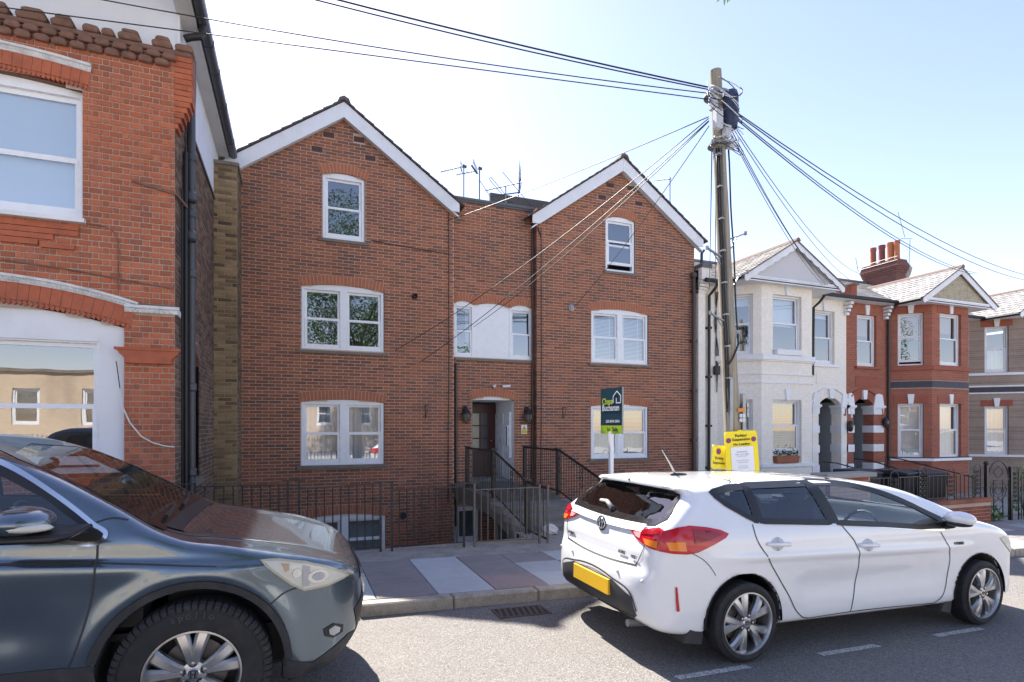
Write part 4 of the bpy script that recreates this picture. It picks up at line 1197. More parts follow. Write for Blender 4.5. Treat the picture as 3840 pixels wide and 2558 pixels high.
def keystone(parent, Mx, x, z0, z1, w=.075, mat='white_paint'):
    MB(Mx).prism([(x - w * .75, z0), (x + w * .75, z0), (x + w * 1.15, z1), (x - w * 1.15, z1)], -.045, .002).build('keystone', M[mat], parent)

def band(parent, pts, z0, z1, out, mat, name='string_course'):
    """a moulding that follows the faces of a bay"""
    m_ = MB()
    for p, q in zip(pts[:-1], pts[1:]):
        Mx, L = MX(p, q)
        b_ = MB(Mx); b_.box(-out * .41, L + out * .41, -out, .01, z0, z1)
        m_.add([tuple(Mx @ Vector(v)) for v in b_.v], b_.f)
    return m_.build(name, M[mat], parent)

def shingles(parent, p00, p10, p01, p11, nu, nv, mat, name='slates', th=.012, kind='stuff'):
    """overlapping courses of slates on a quad: p00-p10 the eaves, p01-p11 the ridge"""
    p00, p10, p01, p11 = map(Vector, (p00, p10, p01, p11))
    nrm = (p10 - p00).cross(p01 - p00).normalized()
    if nrm.z < 0: nrm = -nrm
    m_ = MB(); rr = random.Random(nu * nv)
    for j in range(nv):
        a, b = j / nv, min(1, (j + 1.12) / nv)
        off = .5 * (j % 2)
        for i in range(-1, nu):
            s0, s1 = (i + off) / nu, (i + 1 + off) / nu
            s0 = max(s0, 0); s1 = min(s1, 1)
            if s1 - s0 < .2 / nu: continue
            g_ = .04 / nu
            P_ = lambda s, t: p00.lerp(p10, s).lerp(p01.lerp(p11, s), t)
            h = th * rr.uniform(1.2, 2.2)
            A, B, C, D_ = P_(s0 + g_, a), P_(s1 - g_, a), P_(s1 - g_, b), P_(s0 + g_, b)
            m_.add([A + nrm * h, B + nrm * h, C + nrm * th * .3, D_ + nrm * th * .3, A - nrm * .005, B - nrm * .005], [(0, 1, 2, 3), (4, 5, 1, 0)])
    return m_.build(name, M[mat], parent, kind=kind)

plain('slate_warm', (.26, .25, .24), .8, .25, 9, bump=.35, dirt=(.19, .16, .15), dscale=3)
plain('slate_pale', (.28, .275, .27), .75, .22, 9, bump=.35, dirt=(.24, .205, .20), dscale=3)
plain('ridge_tile', (.19, .13, .11), .85, .25, 8)
plain('tympanum', (.58, .57, .58), .85, .08, 14, bump=.25)

def terrace_house(label, X0, X1, bx0, bx1, door, wallmat, trim, style, Yw=13.0, proj=.82, bayonly=False, cont=None, cant=None):
    """door: -1 the porch lies left of the bay, +1 right of it"""
    cont = cont or {}
    h = thing('terrace_house', label, 'house', ((X0 + X1) / 2, Yw, gz(X0)), 'terrace of bay-fronted houses')
    yb = Yw - proj; cw = cant or .84
    P0, P1, P2, P3 = (bx0 - cw, Yw), (bx0, yb), (bx1, yb), (bx1 + cw, Yw)
    zb, ze = -1.0, 5.86
    G0, G1, F0, F1 = .755, 2.575, 3.845, 5.575
    Wf = bx1 - bx0
    # bay faces with a window in each
    for nm, p, q in (('L', P0, P1), ('F', P1, P2), ('R', P2, P3)):
        Mx, L = MX(p, q)
        ow = 1.10 if nm == 'F' else min(.72, L * .62)
        a = (L - ow) / 2; b = a + ow
        if nm == 'R': wall_panel(h, Mx, L, zb, ze, [], wallmat); continue
        wall_panel(h, Mx, L, zb, ze, [(a, b, G0, G1), (a, b, F0, F1)], wallmat)
        for key, z0, z1 in (('G', G0, G1), ('F', F0, F1)):
            mt = .52
            dz = .30 if (style == 'white' and nm == 'F' and key == 'G') else (.08 if style == 'white' and nm == 'F' else 0.0)
            if dz: MB(Mx).box(a, b, .06, .12, z0, z0 + dz).build('window_board', M['white_paint'] if key == 'F' else M[wallmat], h)
            window(h, a + .003, b - .003, z0 + dz, z1, .085, 0, 1, Mx=Mx, mat='white_paint', fw=.05, sw=.05, meet=mt, content=cont.get(nm + key), open_bot=.07 if nm + key in cont.get('open', ()) else 0)
            keystone(h, Mx, L / 2, z1 - .01, z1 + .31, .085)
            # shallow arch of the head
            m_ = MB(Mx); m_.box(a - .12, b + .12, -.012, .0, z1 + .0, z1 + .235)
            if style != 'white': m_.build('head_arch', M['red_rubbed'] if style == 'red' else M['red_rubbed'], h)
    pts = [P0, P1, P2, P3]
    if style == 'white':
        band(h, pts, 3.70, 3.84, .09, 'white_paint', 'sill_band'); band(h, pts, 3.66, 3.70, .05, wallmat); band(h, pts, 3.285, 3.32, .03, 'white_paint'); band(h, pts, 3.04, 3.08, .03, 'white_paint'); band(h, pts, .66, .745, .07, 'white_paint', 'sill_band')
    elif style == 'red':
        band(h, pts, 3.68, 3.80, .06, 'red_rubbed', 'sill_band'); band(h, pts, 3.10, 3.31, .012, 'dark_band'); band(h, pts, 3.06, 3.10, .025, 'weathered_band'); band(h, pts, 3.31, 3.335, .025, 'weathered_band'); band(h, pts, .68, .765, .09, 'white_paint', 'sill_band'); band(h, pts, .765, .80, .03, 'dark_band')
    else:
        band(h, pts, 3.74, 3.83, .07, 'white_paint', 'sill_band'); band(h, pts, 3.30, 3.36, .035, 'white_paint'); band(h, pts, 3.10, 3.30, .012, 'dark_band'); band(h, pts, 3.05, 3.10, .035, 'white_paint'); band(h, pts, .68, .765, .09, 'white_paint', 'sill_band')
    # main wall either side of the bay
    Mw = lambda x: Matrix.Translation((x, Yw, 0))
    if door > 0: pa, pb = bx1 + cw, X1
    else: pa, pb = X0, bx0 - cw
    if bayonly:
        wall_panel(h, Mw(X0), bx0 - cw - X0, zb, ze, [], wallmat)
    else:
        other = (X0, bx0 - cw) if door > 0 else (bx1 + cw, X1)
        if other[1] - other[0] > .03: wall_panel(h, Mw(other[0]), other[1] - other[0], zb, ze, [], wallmat)
        # porch part: arch opening, window over it
        dc = (15.87 - 15.0) if door > 0 else None
        ax0, ax1 = (X1 - .24 - 1.0, X1 - .24) if door > 0 else (X0 + .30, X0 + 1.24)
        wx0, wx1 = (ax0 - .16, ax0 + .72) if door > 0 else (X0 + .49, X0 + 1.40)
        A = Arch((ax0 + ax1) / 2, ax1 - ax0, 2.50, .24, th=.26, extra=.02)
        L = pb - pa
        wall_panel(h, Mw(pa), L, zb, ze, [(ax0 - pa, ax1 - pa, zb + .1, 2.76), (wx0 - pa, wx1 - pa, 3.79, 5.48)], wallmat)
        window(h, wx0 + .003, wx1 - .003, 3.79, 5.48, Yw + .085, 0, 1, mat='white_paint', fw=.05, sw=.05, meet=.5, content=cont.get('P'))
        keystone(h, Mw(0), (wx0 + wx1) / 2, 5.47, 5.80, .085)
        m_ = MB(); m_.box(wx0 - .1, wx1 + .18, Yw - .07, Yw + .01, 3.70, 3.78); m_.build('sill', M['white_paint'] if style == 'white' else M['red_rubbed'], h)
        m_ = MB(); n = 12
        m_.prism([(ax0, 2.765)] + [(ax0 + (ax1 - ax0) * q / n, float(A.top(np.array(ax0 + (ax1 - ax0) * q / n)))) for q in range(n + 1)] + [(ax1, 2.765)], Yw + .002, Yw + .2)
        m_.build('porch_arch', M[wallmat], h)
        A.bricks(h, M['white_brick'] if style == 'white' else M['red_rubbed'], Yw - .02, 15, .004, .1, .006)
        A3 = Arch((ax0 + ax1) / 2, ax1 - ax0, 2.50, .24, th=.05, extra=.16); A3.Rd += .27
        A3.bricks(h, M['white_paint'] if style == 'white' else M['red_rubbed'], Yw - .05, 1 * 12, .01, .08, .0, 'hood_mould')
        MB().prism([(A.cx - .07, 2.70), (A.cx + .07, 2.70), (A.cx + .10, 3.0), (A.cx - .10, 3.0)], Yw - .09, Yw + .02).build('keystone', M['white_paint'], h)
        m_ = MB(); m_.box(ax0 - .02, ax0, Yw + .1, Yw + 1.5, zb, 2.6); m_.box(ax1, ax1 + .02, Yw + .1, Yw + 1.5, zb, 2.6); m_.box(ax0, ax1, Yw + 1.45, Yw + 1.5, zb, 2.8); m_.box(ax0, ax1, Yw + .2, Yw + 1.5, 2.76, 2.80); m_.build('porch', M['porch_grey'], h)
        m_ = MB(); m_.box(ax0 + .1, ax1 - .1, Yw + 1.40, Yw + 1.449, .3, 2.4); dr = m_.build('door', M['porch_grey'], h)
        m_ = MB(); m_.box(ax0 + .1, ax1 - .1, Yw + 1.38, Yw + 1.40, 1.02, 1.06); m_.box(ax0 + .1, ax1 - .1, Yw + 1.38, Yw + 1.40, 1.7, 1.73); m_.build('door_rail', M['upvc'], dr)
        m_ = MB(); m_.box(ax0 - .1, ax1 + .1, Yw - .9, Yw + 1.5, -.5, .26); m_.build('porch_step', M['concrete'], h)
        # quoined piers either side of the arch
        for (xa, xb) in (((ax1 - .0, X1 + .005) if door > 0 else (ax1, ax1 + .43)), ((ax0 - .24, ax0) if door > 0 else (X0 + .005, ax0))):
            m_ = MB(); m_.box(xa - .10, xb + .06, Yw - .10, Yw + .35, 2.43, 2.50); m_.box(xa - .07, xb + .03, Yw - .07, Yw + .35, 2.40, 2.43); m_.box(xa - .03, xb + .02, Yw - .05, Yw + .35, 2.21, 2.40)
            cxp = (xa + xb) / 2; w2 = (xb - xa) / 2
            m_.prism([(xa - .02, 2.50), (xb + .02, 2.50), (xb - w2 * .25, 2.86), (cxp, 2.90), (xa + w2 * .25, 2.86)], Yw - .06, Yw + .06)
            m_.build('pier_capital', M['white_paint'], h)
            for z0, z1 in ((1.61, 1.845), (.99, 1.227), (.373, .61)):
                MB().box(xa - .035, xb + .025, Yw - .045, Yw + .36, z0, z1).build('quoin_block', M['white_paint'], h)
            MB().box(xa - .002, xb + .001, Yw - .02, Yw + .34, zb, 2.21).build('pier', M[wallmat], h)
    # eaves and roofs
    cx = (bx0 + bx1) / 2; gx0, gx1 = cx - 1.87, cx + 1.87; gy = Yw - proj - .33
    m_ = MB(); m_.box(gx0 + .05, gx1 - .05, gy + .03, Yw, 5.83, 5.86); m_.box(X0, X1, Yw - .32, Yw, 5.84, 5.865); m_.build('soffit', M['white_paint'], h)
    MB().prism([(gx0 + .18, 5.94), (gx1 - .18, 5.94), (cx, 6.90)], gy + .09, gy + .12).build('tympanum', M['tympanum'] if style == 'white' else M['pebbledash'], h)
    MB().box(gx0 + .06, gx1 - .10, gy + .03, gy + .10, 5.80, 5.90).build('tie_beam', M['white_paint'], h)
    MB().box(gx0 + .10, gx1 - .14, gy + .015, gy + .098, 5.896, 5.945).build('tie_beam', M['white_paint'], h)
    for sg in (-1, 1):
        top = [(cx, 7.03), (cx + sg * 1.88, 5.90), (cx + sg * 1.88, 5.78), (cx + sg * 1.80, 5.74)]
        low = []
        if style == 'white':
            n = 6
            for k in range(n * 6 + 1):
                u = 1.62 * (1 - k / (n * 6)); zz = 7.03 - .601 * u - .175 - .035 * abs(math.sin(PI * (k / 6)))
                low.append((cx + sg * u, zz))
        else:
            low = [(cx + sg * 1.70, 5.80), (cx, 6.83)]
        MB().prism(top + low, gy - .01, gy + .02).build('bargeboard', M['white_paint'], h)
        if style == 'white':
            pth = []
            for k in range(37):
                u = 1.62 * (1 - k / 36); pth.append((cx + sg * u, gy - .012, 7.03 - .601 * u - .172 - .035 * abs(math.sin(PI * (k / 6)))))
            if sg > 0: MB().tube(pth, .012, 5).build('scallop_edge', M['dark_band'], h)
        yr = Yw + 2.1
        e0, e1 = (cx + sg * 1.93, gy - .04, 5.905), (cx + sg * 1.93, yr, 5.905); r0, r1 = (cx, gy - .04, 7.06), (cx, yr, 7.06)
        nrmz = .03
        m_ = MB(); m_.add([e0, e1, r1, r0, tuple(Vector(e0) - Vector((0, 0, .03))), tuple(Vector(e1) - Vector((0, 0, .03))), tuple(Vector(r1) - Vector((0, 0, .03))), tuple(Vector(r0) - Vector((0, 0, .03)))], [(0, 1, 2, 3), (4, 7, 6, 5), (0, 4, 5, 1), (3, 2, 6, 7), (0, 3, 7, 4), (1, 5, 6, 2)])
        rf = m_.build('roof_slope', M['slate'], h)
        if sg < 0: shingles(rf, e0, e1, r0, r1, 14, 11, 'slate_warm' if style == 'white' else 'slate_pale')
        if sg < 0: MB().tube([(cx - 1.95, gy, 5.86), (cx - 1.95, Yw - .3, 5.86)], .06, 8).build('gutter', M['black_plastic'], h)
    MB().prism([(cx - .09, 7.03), (cx - .06, 7.10), (cx, 7.13), (cx + .06, 7.10), (cx + .09, 7.03)], gy - .06, Yw + 2.1).build('ridge', M['ridge_tile'], h)
    e0, e1, r0, r1 = (X0, Yw - .33, 5.90), (X1, Yw - .33, 5.90), (X0, Yw + 3.5, 7.77), (X1, Yw + 3.5, 7.77)
    m_ = MB(); m_.add([e0, e1, r1, r0], [(0, 1, 2, 3)]); rf = m_.build('roof_slope', M['slate'], h)
    shingles(rf, e0, e1, r0, r1, int((X1 - X0) / .26), 18, 'slate_warm' if style == 'white' else 'slate_pale')
    MB().prism([(Yw + 3.38, 7.74), (Yw + 3.44, 7.84), (Yw + 3.56, 7.84), (Yw + 3.62, 7.74)], X0, X1, 'x').build('ridge', M['ridge_tile'], h)
    m_ = MB(); m_.add([r0, r1, (X1, Yw + 7.5, 5.6), (X0, Yw + 7.5, 5.6)], [(0, 1, 2, 3)]); m_.build('roof_slope', M['slate'], h)
    for a, b in ((X0, gx0 - .02), (gx1 + .02, X1)):
        if b - a > .1: MB().tube([(a, Yw - .38, 5.90), (b, Yw - .38, 5.90)], .06, 8).build('gutter', M['black_plastic'], h)
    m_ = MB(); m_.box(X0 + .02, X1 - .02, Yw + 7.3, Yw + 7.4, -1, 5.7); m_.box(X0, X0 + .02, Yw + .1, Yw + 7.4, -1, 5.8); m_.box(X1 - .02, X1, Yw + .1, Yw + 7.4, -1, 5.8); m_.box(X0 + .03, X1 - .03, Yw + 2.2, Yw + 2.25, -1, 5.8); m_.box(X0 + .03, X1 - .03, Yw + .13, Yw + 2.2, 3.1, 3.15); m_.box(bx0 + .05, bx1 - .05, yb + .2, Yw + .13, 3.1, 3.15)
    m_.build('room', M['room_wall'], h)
    return h

plain('red_rubbed', (.30, .09, .055), .85, .25, 9, bump=.2); plain('weathered_band', (.34, .25, .22), .9, .4, 10)
plain('dark_pane', (.05, .06, .08), .3, .3, 4)
def half_roller(mat, frac):
    def f(w, a, b, z0, z1, y, Mx): MB(Mx).box(a, b, y + .02, y + .028, z1 - (z1 - z0) * frac, z1).build('blind', M[mat], w)
    return f
whouse = terrace_house('cream-white painted terrace house with scalloped bargeboard over its bay', 10.68, 16.62, 12.25, 14.17, 1, 'white_brick', 'white_paint', 'white',
    cont={'FG': slat_blind('blind_green', .0, 1.0, .05), 'LG': slat_blind('blind_white', 0, 1.0, .05), 'FF': half_roller('blind_white', .52), 'LF': half_roller('blind_white', .15), 'P': half_roller('blind_white', .1)})
rhouse = terrace_house('red brick terrace house with pebbledashed gable, next to the white house', 16.62, 22.25, 19.50, 21.36, -1, 'red_brick_far', 'white_paint', 'red',
    cont={'LF': half_roller('cardboard_blind', .45), 'FF': half_roller('cardboard_blind', .35), 'P': half_roller('cardboard_blind', .38), 'LG': half_roller('blind_white', .995), 'FG': both(half_roller('blind_white', .48), curtain('net_curtain', .35, 1, 0, .5)), 'open': ('LF',)})
bhouse = terrace_house('brown brick terrace house with white string courses at the right edge', 22.25, 28.2, 25.2, 27.1, 1, 'brown_brick_far', 'white_paint', 'brown', Yw=13.66, proj=1.16, bayonly=True, cant=1.2,
    cont={'LF': curtain('net_curtain', 0, 1, 0, .5), 'LG': curtain('net_curtain', .0, 1, 0, 1)})
# parapet pier, pipe and hopper at the left end of the white house
m_ = MB(); m_.box(10.63, 10.86, 12.86, 13.05, -1.0, 6.25)
for q in range(4): m_.box(10.63, 10.88 + .02 * q, 12.84 - .03 * q, 13.05, 5.58 + .09 * q, 5.65 + .09 * q)
m_.box(10.63, 10.95, 12.72, 13.05, 5.93, 6.27); m_.build('party_pier', M['white_brick'], whouse)
m_ = MB(); m_.prism([(10.62, 6.27), (10.97, 6.27), (10.95, 6.37), (10.88, 6.43), (10.80, 6.45), (10.70, 6.42), (10.62, 6.35)], 12.68, 16); m_.build('pier_coping', M['lead'], whouse, smooth=40)
dp = pipe(whouse, [(11.12, 12.66, 5.85), (11.10, 12.72, 5.72), (11.06, 12.92, 5.55), (11.05, 12.93, -.6)], .042, 'black_plastic')
m_ = MB()
for z in (4.6, 3.2, 1.8, .6): m_.box(10.98, 11.12, 12.87, 13.0, z, z + .06)
m_.build('pipe_clip', M['black_plastic'], dp)
pipe(whouse, [(15.25, 12.66, 5.85), (15.15, 12.75, 5.66), (15.10, 12.92, 5.52), (15.08, 12.93, 3.4)], .04, 'black_plastic')
pipe(rhouse, [(18.55, 12.66, 5.85), (18.52, 12.93, 5.6), (18.52, 12.93, -.4)], .045, 'brown_pipe'); pipe(bhouse, [(22.5, 13.3, 5.85), (22.5, 13.55, 5.5), (22.5, 13.55, -.4)], .06, 'black_plastic')
for X_ in (16.58, 18.42): 
    m_ = MB()
    for q in range(4): m_.box(X_ - .08, X_ + .05, 12.74 + .05 * q, 13.0, 5.72 - .11 * q, 5.80 - .11 * q)
    m_.build('eaves_corbel', M['white_paint'], whouse if X_ < 17 else rhouse)
m_ = MB(); m_.box(16.50, 16.74, 12.72, 16.6, 5.9, 6.32); m_.build('party_upstand', M['red_rubbed'], rhouse)
m_ = MB(); m_.box(16.46, 16.78, 12.66, 16.6, 6.32, 6.37); m_.build('party_coping', M['stone_sill'], rhouse)
# loose cables on the white house
for i in range(3): pipe(whouse, [(11.32 + .05 * i, 12.97, 5.7), (11.36 - .04 * i, 12.96, 4.8), (11.33 + .05 * i, 12.97, 4.0), (11.36, 12.96, 3.4 - .3 * i)], .012, 'black_plastic', 'wall_cable', 5)
m_ = MB(); m_.box(11.24, 11.42, 12.86, 12.98, 3.3, 3.55); m_.build('cable_box', M['black_plastic'], whouse, bevel=.02)
# chimney on the party wall of the red house
plain('chimney_brick', (.16, .07, .06), .95, .45, 10, bump=.8, dirt=(.07, .05, .05), dscale=4)
m_ = MB(); m_.box(22.2, 22.75, 15.2, 16.6, 6.6, 7.95); m_.build('chimney', M['chimney_brick'], rhouse)
ch = rhouse.children[-1]
for q in range(7):
    e = .03 + .02 * min(q, 6 - q); MB().box(22.2 - e, 22.75 + e, 15.2 - e, 16.6 + e, 7.95 + .075 * q, 7.95 + .075 * q + .066).build('chimney_course', M['chimney_brick'], ch)
for i, (y, mt, r) in enumerate(((16.35, 'terracotta', .12), (15.98, 'pot_plum', .13), (15.62, 'pot_orange', .14), (15.36, 'pot_orange', .11))):
    MB().lathe([(r * 1.08, 0), (r * .95, .1), (r * .88, .62), (r * 1.02, .66), (r * 1.02, .78), (r * .8, .78), (r * .7, .5)], 14, (22.47, y, 8.46)).build('chimney_pot', M[mt], ch, smooth=40)
m_ = MB(); m_.lathe([(.28, 0), (.28, .9), (.36, 1.05), (.42, 1.3), (.30, 1.5), (.05, 1.52)], 12, (23.0, 15.6, 6.9)); m_.build('rendered_stack', M['concrete'], ch, smooth=40)
for p, q in (((22.12, 15.1, 8.52), (22.12, 16.8, 8.52)), ((22.12, 15.1, 8.38), (22.12, 16.8, 8.38)), ((22.12, 16.75, 8.3), (22.1, 16.85, 8.95)), ((22.85, 15.15, 8.0), (22.85, 15.1, 9.25)), ((22.3, 15.1, 9.22), (22.95, 15.1, 9.3))):
    MB().tube([p, q], .011, 6).build('stay', M['aerial'], ch)
pipe(rhouse, [(22.4, 15.0, 9.25), (22.0, 15.0, 10.2)], .015, 'galvanised', 'aerial_rod', 6)
# name stone on the red house, wall lanterns, handrails
m_ = MB(); m_.box(17.05, 18.1, 12.985, 13.0, 3.12, 3.46); m_.box(17.12, 18.03, 12.975, 12.99, 3.40, 3.44); m_.box(17.12, 18.03, 12.975, 12.99, 3.14, 3.17); m_.build('name_stone', M['red_rubbed'], rhouse)
m_ = MB(); m_.box(15.3, 16.25, 12.985, 13.0, 3.16, 3.50); m_.build('name_stone', M['white_brick'], whouse)
for i, (x, z, lb) in enumerate(((16.66, 1.82, 'black oval porch lamp on the pier between the white and the red house'), (18.30, 1.95, 'small black coach lamp on the pier right of the red house porch'))):
    l_ = thing('porch_lamp', lb, 'lantern', (x, 12.95, z), 'porch lamps')
    MB().lathe([(.001, -.18), (.055, -.16), (.09, -.05), (.09, .07), (.05, .16), (.001, .18)], 10, (x, 12.88, z)).build('body', M['black_paint'], l_, smooth=40)
    MB().ball((x, 12.84, z), .055, .06, .09).build('lamp_glass', M['lamp_glass'], l_, smooth=True)
    MB().box(x - .02, x + .02, 12.88, 12.96, z - .03, z + .03).build('bracket', M['black_paint'], l_)
for i, (pth, lb) in enumerate((([(15.2, 12.7, .72), (15.35, 12.3, .70), (15.55, 10.9, .38), (15.55, 10.9, -.3)], 'thin black handrail beside the white house steps'),
        ([(16.75, 12.8, .78), (16.75, 12.3, .76), (16.75, 10.6, .36), (16.75, 10.6, -.3)], 'thin black handrail between the two porches'), ([(18.2, 12.8, .80), (18.2, 12.3, .76), (18.2, 10.2, .34), (18.2, 10.2, -.3)], 'thin black handrail in front of the red house'))):
    h_ = thing('handrail', lb, 'handrail', (pth[0][0], 11.6, 0), 'porch handrails')
    MB().tube(pth[:3], .02, 6).build('rail', M['black_paint'], h_); MB().tube(pth[2:], .018, 6).build('post', M['black_paint'], h_)
    MB().tube([pth[0], (pth[0][0], pth[0][1], .2)], .018, 6).build('post', M['black_paint'], h_)
# window box of flowers on the white house, white trough above, pot at the sill end
wb = thing('window_box', 'terracotta window box with small white flowers on the white house sill', 'planter', (13.2, 12.1, .76))
MB().prism([(12.76, .765), (13.58, .765), (13.62, .97), (12.72, .97)], 12.10, 12.25).build('trough', M['terracotta'], wb, bevel=.012)
plain('leaf_dark', (.04, .075, .025), .6, .4, 30); plain('petal', (.75, .74, .72), .7, .1, 30)
fl = random.Random(3); m_ = MB(); m2 = MB()
for i in range(260):
    x = fl.uniform(12.74, 13.6); y = 12.17 + fl.gauss(0, .05); z = .97 + abs(fl.gauss(0, .07)) + .06 * math.sin(x * 9) ** 2
    a = Vector((fl.uniform(-1, 1), fl.uniform(-1, 1), fl.uniform(-1, 1))).normalized() * .028; b_ = a.cross(Vector((fl.uniform(-1, 1), 1, .3))).normalized() * .018
    (m2 if i % 5 == 0 else m_).add([Vector((x, y, z)) - a, Vector((x, y, z)) + b_, Vector((x, y, z)) + a, Vector((x, y, z)) - b_], [(0, 1, 2, 3)])
m_.build('foliage', M['leaf_dark'], wb); m2.build('flowers', M['petal'], wb)
ub = thing('window_trough', 'plain white trough on the upper bay sill of the white house', 'planter', (13.2, 12.1, 3.85))
MB().box(12.72, 13.66, 12.06, 12.24, 3.845, 4.01).build('trough', M['white_paint'], ub, bevel=.01)
# ------------------------------------------------------------------ cars: bodies from intersected profiles, panels laid on them
def spline(pts, n=10, closed=True):
    """Catmull-Rom through points; a third value 1 marks a hard corner"""
    P_ = [np.array(p[:2], float) for p in pts]; hard = [len(p) > 2 and p[2] for p in pts]
    out = []; m = len(P_)
    rng = range(m) if closed else range(m - 1)
    for i in rng:
        p1, p2 = P_[i], P_[(i + 1) % m]
        p0 = P_[i - 1] if (closed or i > 0) else p1
        p3 = P_[(i + 2) % m] if (closed or i + 2 < m) else p2
        if hard[i]: p0 = p1 - (p2 - p1) * .5
        if hard[(i + 1) % m]: p3 = p2 + (p2 - p1) * .5
        # centripetal-ish tangents
        d1 = np.linalg.norm(p2 - p1) + 1e-9; d0 = np.linalg.norm(p1 - p0) + 1e-9; d2 = np.linalg.norm(p3 - p2) + 1e-9
        m1 = ((p1 - p0) / d0 * d1 / (d0 + d1) + (p2 - p1) / d1 * d0 / (d0 + d1)) * d1
        m2 = ((p2 - p1) / d1 * d2 / (d1 + d2) + (p3 - p2) / d2 * d1 / (d1 + d2)) * d1
        for k in range(n):
            t = k / n; t2, t3 = t * t, t ** 3
            out.append((2 * t3 - 3 * t2 + 1) * p1 + (t3 - 2 * t2 + t) * m1 + (-2 * t3 + 3 * t2) * p2 + (t3 - t2) * m2)
    if not closed: out.append(P_[-1])
    return np.array(out)

class Poly:
    def __init__(s, pts): s.a = np.asarray(pts, np.float32); s.b = np.roll(s.a, -1, 0)
    def table(s, h=.012, pad=.12):
        s.h = h; s.o = s.a.min(0) - pad - 2 * h
        n = np.ceil((s.a.max(0) + pad + 2 * h - s.o) / h).astype(int) + 1
        s.n = n; s.T = s.exact(s.o[0] + h * np.arange(n[0])[:, None], s.o[1] + h * np.arange(n[1])[None, :]).astype(np.float64)
    def sd(s, x, y):
        """distance by cubic look-up in a table of exact distances"""
        if not hasattr(s, 'T'): s.table()
        x, y = np.broadcast_arrays(np.asarray(x, np.float64), np.asarray(y, np.float64))
        fx = np.clip((x - s.o[0]) / s.h, 1, s.n[0] - 2.001); fy = np.clip((y - s.o[1]) / s.h, 1, s.n[1] - 2.001)
        ix, iy = fx.astype(int), fy.astype(int); tx, ty = fx - ix, fy - iy
        def w(t): return (-.5 * t + t * t - .5 * t ** 3, 1 - 2.5 * t * t + 1.5 * t ** 3, .5 * t + 2 * t * t - 1.5 * t ** 3, -.5 * t * t + .5 * t ** 3)
        wx, wy = w(tx), w(ty); out = 0
        for i in range(4):
            out = out + wx[i] * sum(wy[j] * s.T[ix + i - 1, iy + j - 1] for j in range(4))
        return out
    def exact(s, x, y):
        sh = np.broadcast(x, y).shape
        x = np.broadcast_to(x, sh).ravel().astype(np.float32); y = np.broadcast_to(y, sh).ravel().astype(np.float32)
        best = np.full(x.shape, 1e9, np.float32); ins = np.zeros(x.shape, bool)
        for (ax, ay), (bx, by) in zip(s.a, s.b):
            ex, ey = bx - ax, by - ay; wx, wy = x - ax, y - ay
            t = np.clip((wx * ex + wy * ey) / (ex * ex + ey * ey + 1e-12), 0, 1)
            dx, dy = wx - ex * t, wy - ey * t
            np.minimum(best, dx * dx + dy * dy, out=best)
            if ay != by:
                c = (ay > y) != (by > y)
                ins ^= c & (x < ex * (y - ay) / (by - ay) + ax)
        d = np.sqrt(best)
        return np.where(ins, -d, d).reshape(sh)

def smax(a, b, k):
    h = np.clip(.5 + .5 * (a - b) / k, 0, 1)
    return b + (a - b) * h + k * h * (1 - h)

def surface_nets(F, lo, hi, cell, newton=2):
    ax = [np.arange(l, h + cell, cell, dtype=np.float32) for l, h in zip(lo, hi)]
    V = F(ax[0][:, None, None], ax[1][None, :, None], ax[2][None, None, :], True).astype(np.float32)
    ins = V < 0
    nx, ny, nz = (n - 1 for n in V.shape)
    sm = np.zeros((nx, ny, nz, 3), np.float32); ct = np.zeros((nx, ny, nz), np.float32)
    C = [(0, 0, 0), (1, 0, 0), (0, 1, 0), (1, 1, 0), (0, 0, 1), (1, 0, 1), (0, 1, 1), (1, 1, 1)]
    E_ = [(0, 1), (2, 3), (4, 5), (6, 7), (0, 2), (1, 3), (4, 6), (5, 7), (0, 4), (1, 5), (2, 6), (3, 7)]
    def cor(A, c): return A[c[0]:c[0] + nx, c[1]:c[1] + ny, c[2]:c[2] + nz]
    for i, j in E_:
        a, b = cor(V, C[i]), cor(V, C[j]); x = (a < 0) != (b < 0)
        idx = np.nonzero(x)
        t = a[idx] / (a[idx] - b[idx])
        for d in range(3): sm[..., d][idx] += C[i][d] + (C[j][d] - C[i][d]) * t
        ct[idx] += 1
    act = ct > 0
    ids = np.full(act.shape, -1, np.int64); n = int(act.sum()); ids[act] = np.arange(n)
    cells = np.stack(np.nonzero(act), 1)
    P_ = (cells + sm[act] / ct[act][:, None]) * cell + np.array([a[0] for a in ax], np.float32)
    quads = []
    for d in range(3):
        o1, o2 = [(1, 2), (2, 0), (0, 1)][d]
        a = np.take(ins, range(0, V.shape[d] - 1), d); b = np.take(ins, range(1, V.shape[d]), d)
        idx = np.stack(np.nonzero(a != b), 1)
        ok = (idx[:, o1] > 0) & (idx[:, o2] > 0) & (idx[:, o1] < act.shape[o1]) & (idx[:, o2] < act.shape[o2])
        idx = idx[ok]; flip = a[tuple(idx.T)]
        def cid(s1, s2):
            q = idx.copy(); q[:, o1] -= s1; q[:, o2] -= s2
            return ids[tuple(q.T)]
        q = np.stack([cid(1, 1), cid(0, 1), cid(0, 0), cid(1, 0)], 1)
        q[~flip] = q[~flip][:, ::-1]
        quads.append(q)
    Q = np.concatenate(quads); Q = Q[(Q >= 0).all(1)]
    x = P_.astype(np.float64)
    for _ in range(newton):
        e = .003
        f = F(x[:, 0], x[:, 1], x[:, 2], False)
        g_ = np.stack([F(x[:, 0] + e * (k == 0), x[:, 1] + e * (k == 1), x[:, 2] + e * (k == 2), False) - f for k in range(3)], 1) / e
        st_ = (f / np.maximum((g_ ** 2).sum(1), .2))[:, None] * g_
        ln = np.linalg.norm(st_, axis=1, keepdims=True)
        x = x - st_ * np.minimum(1, cell * .5 / np.maximum(ln, 1e-9))
    return x, Q

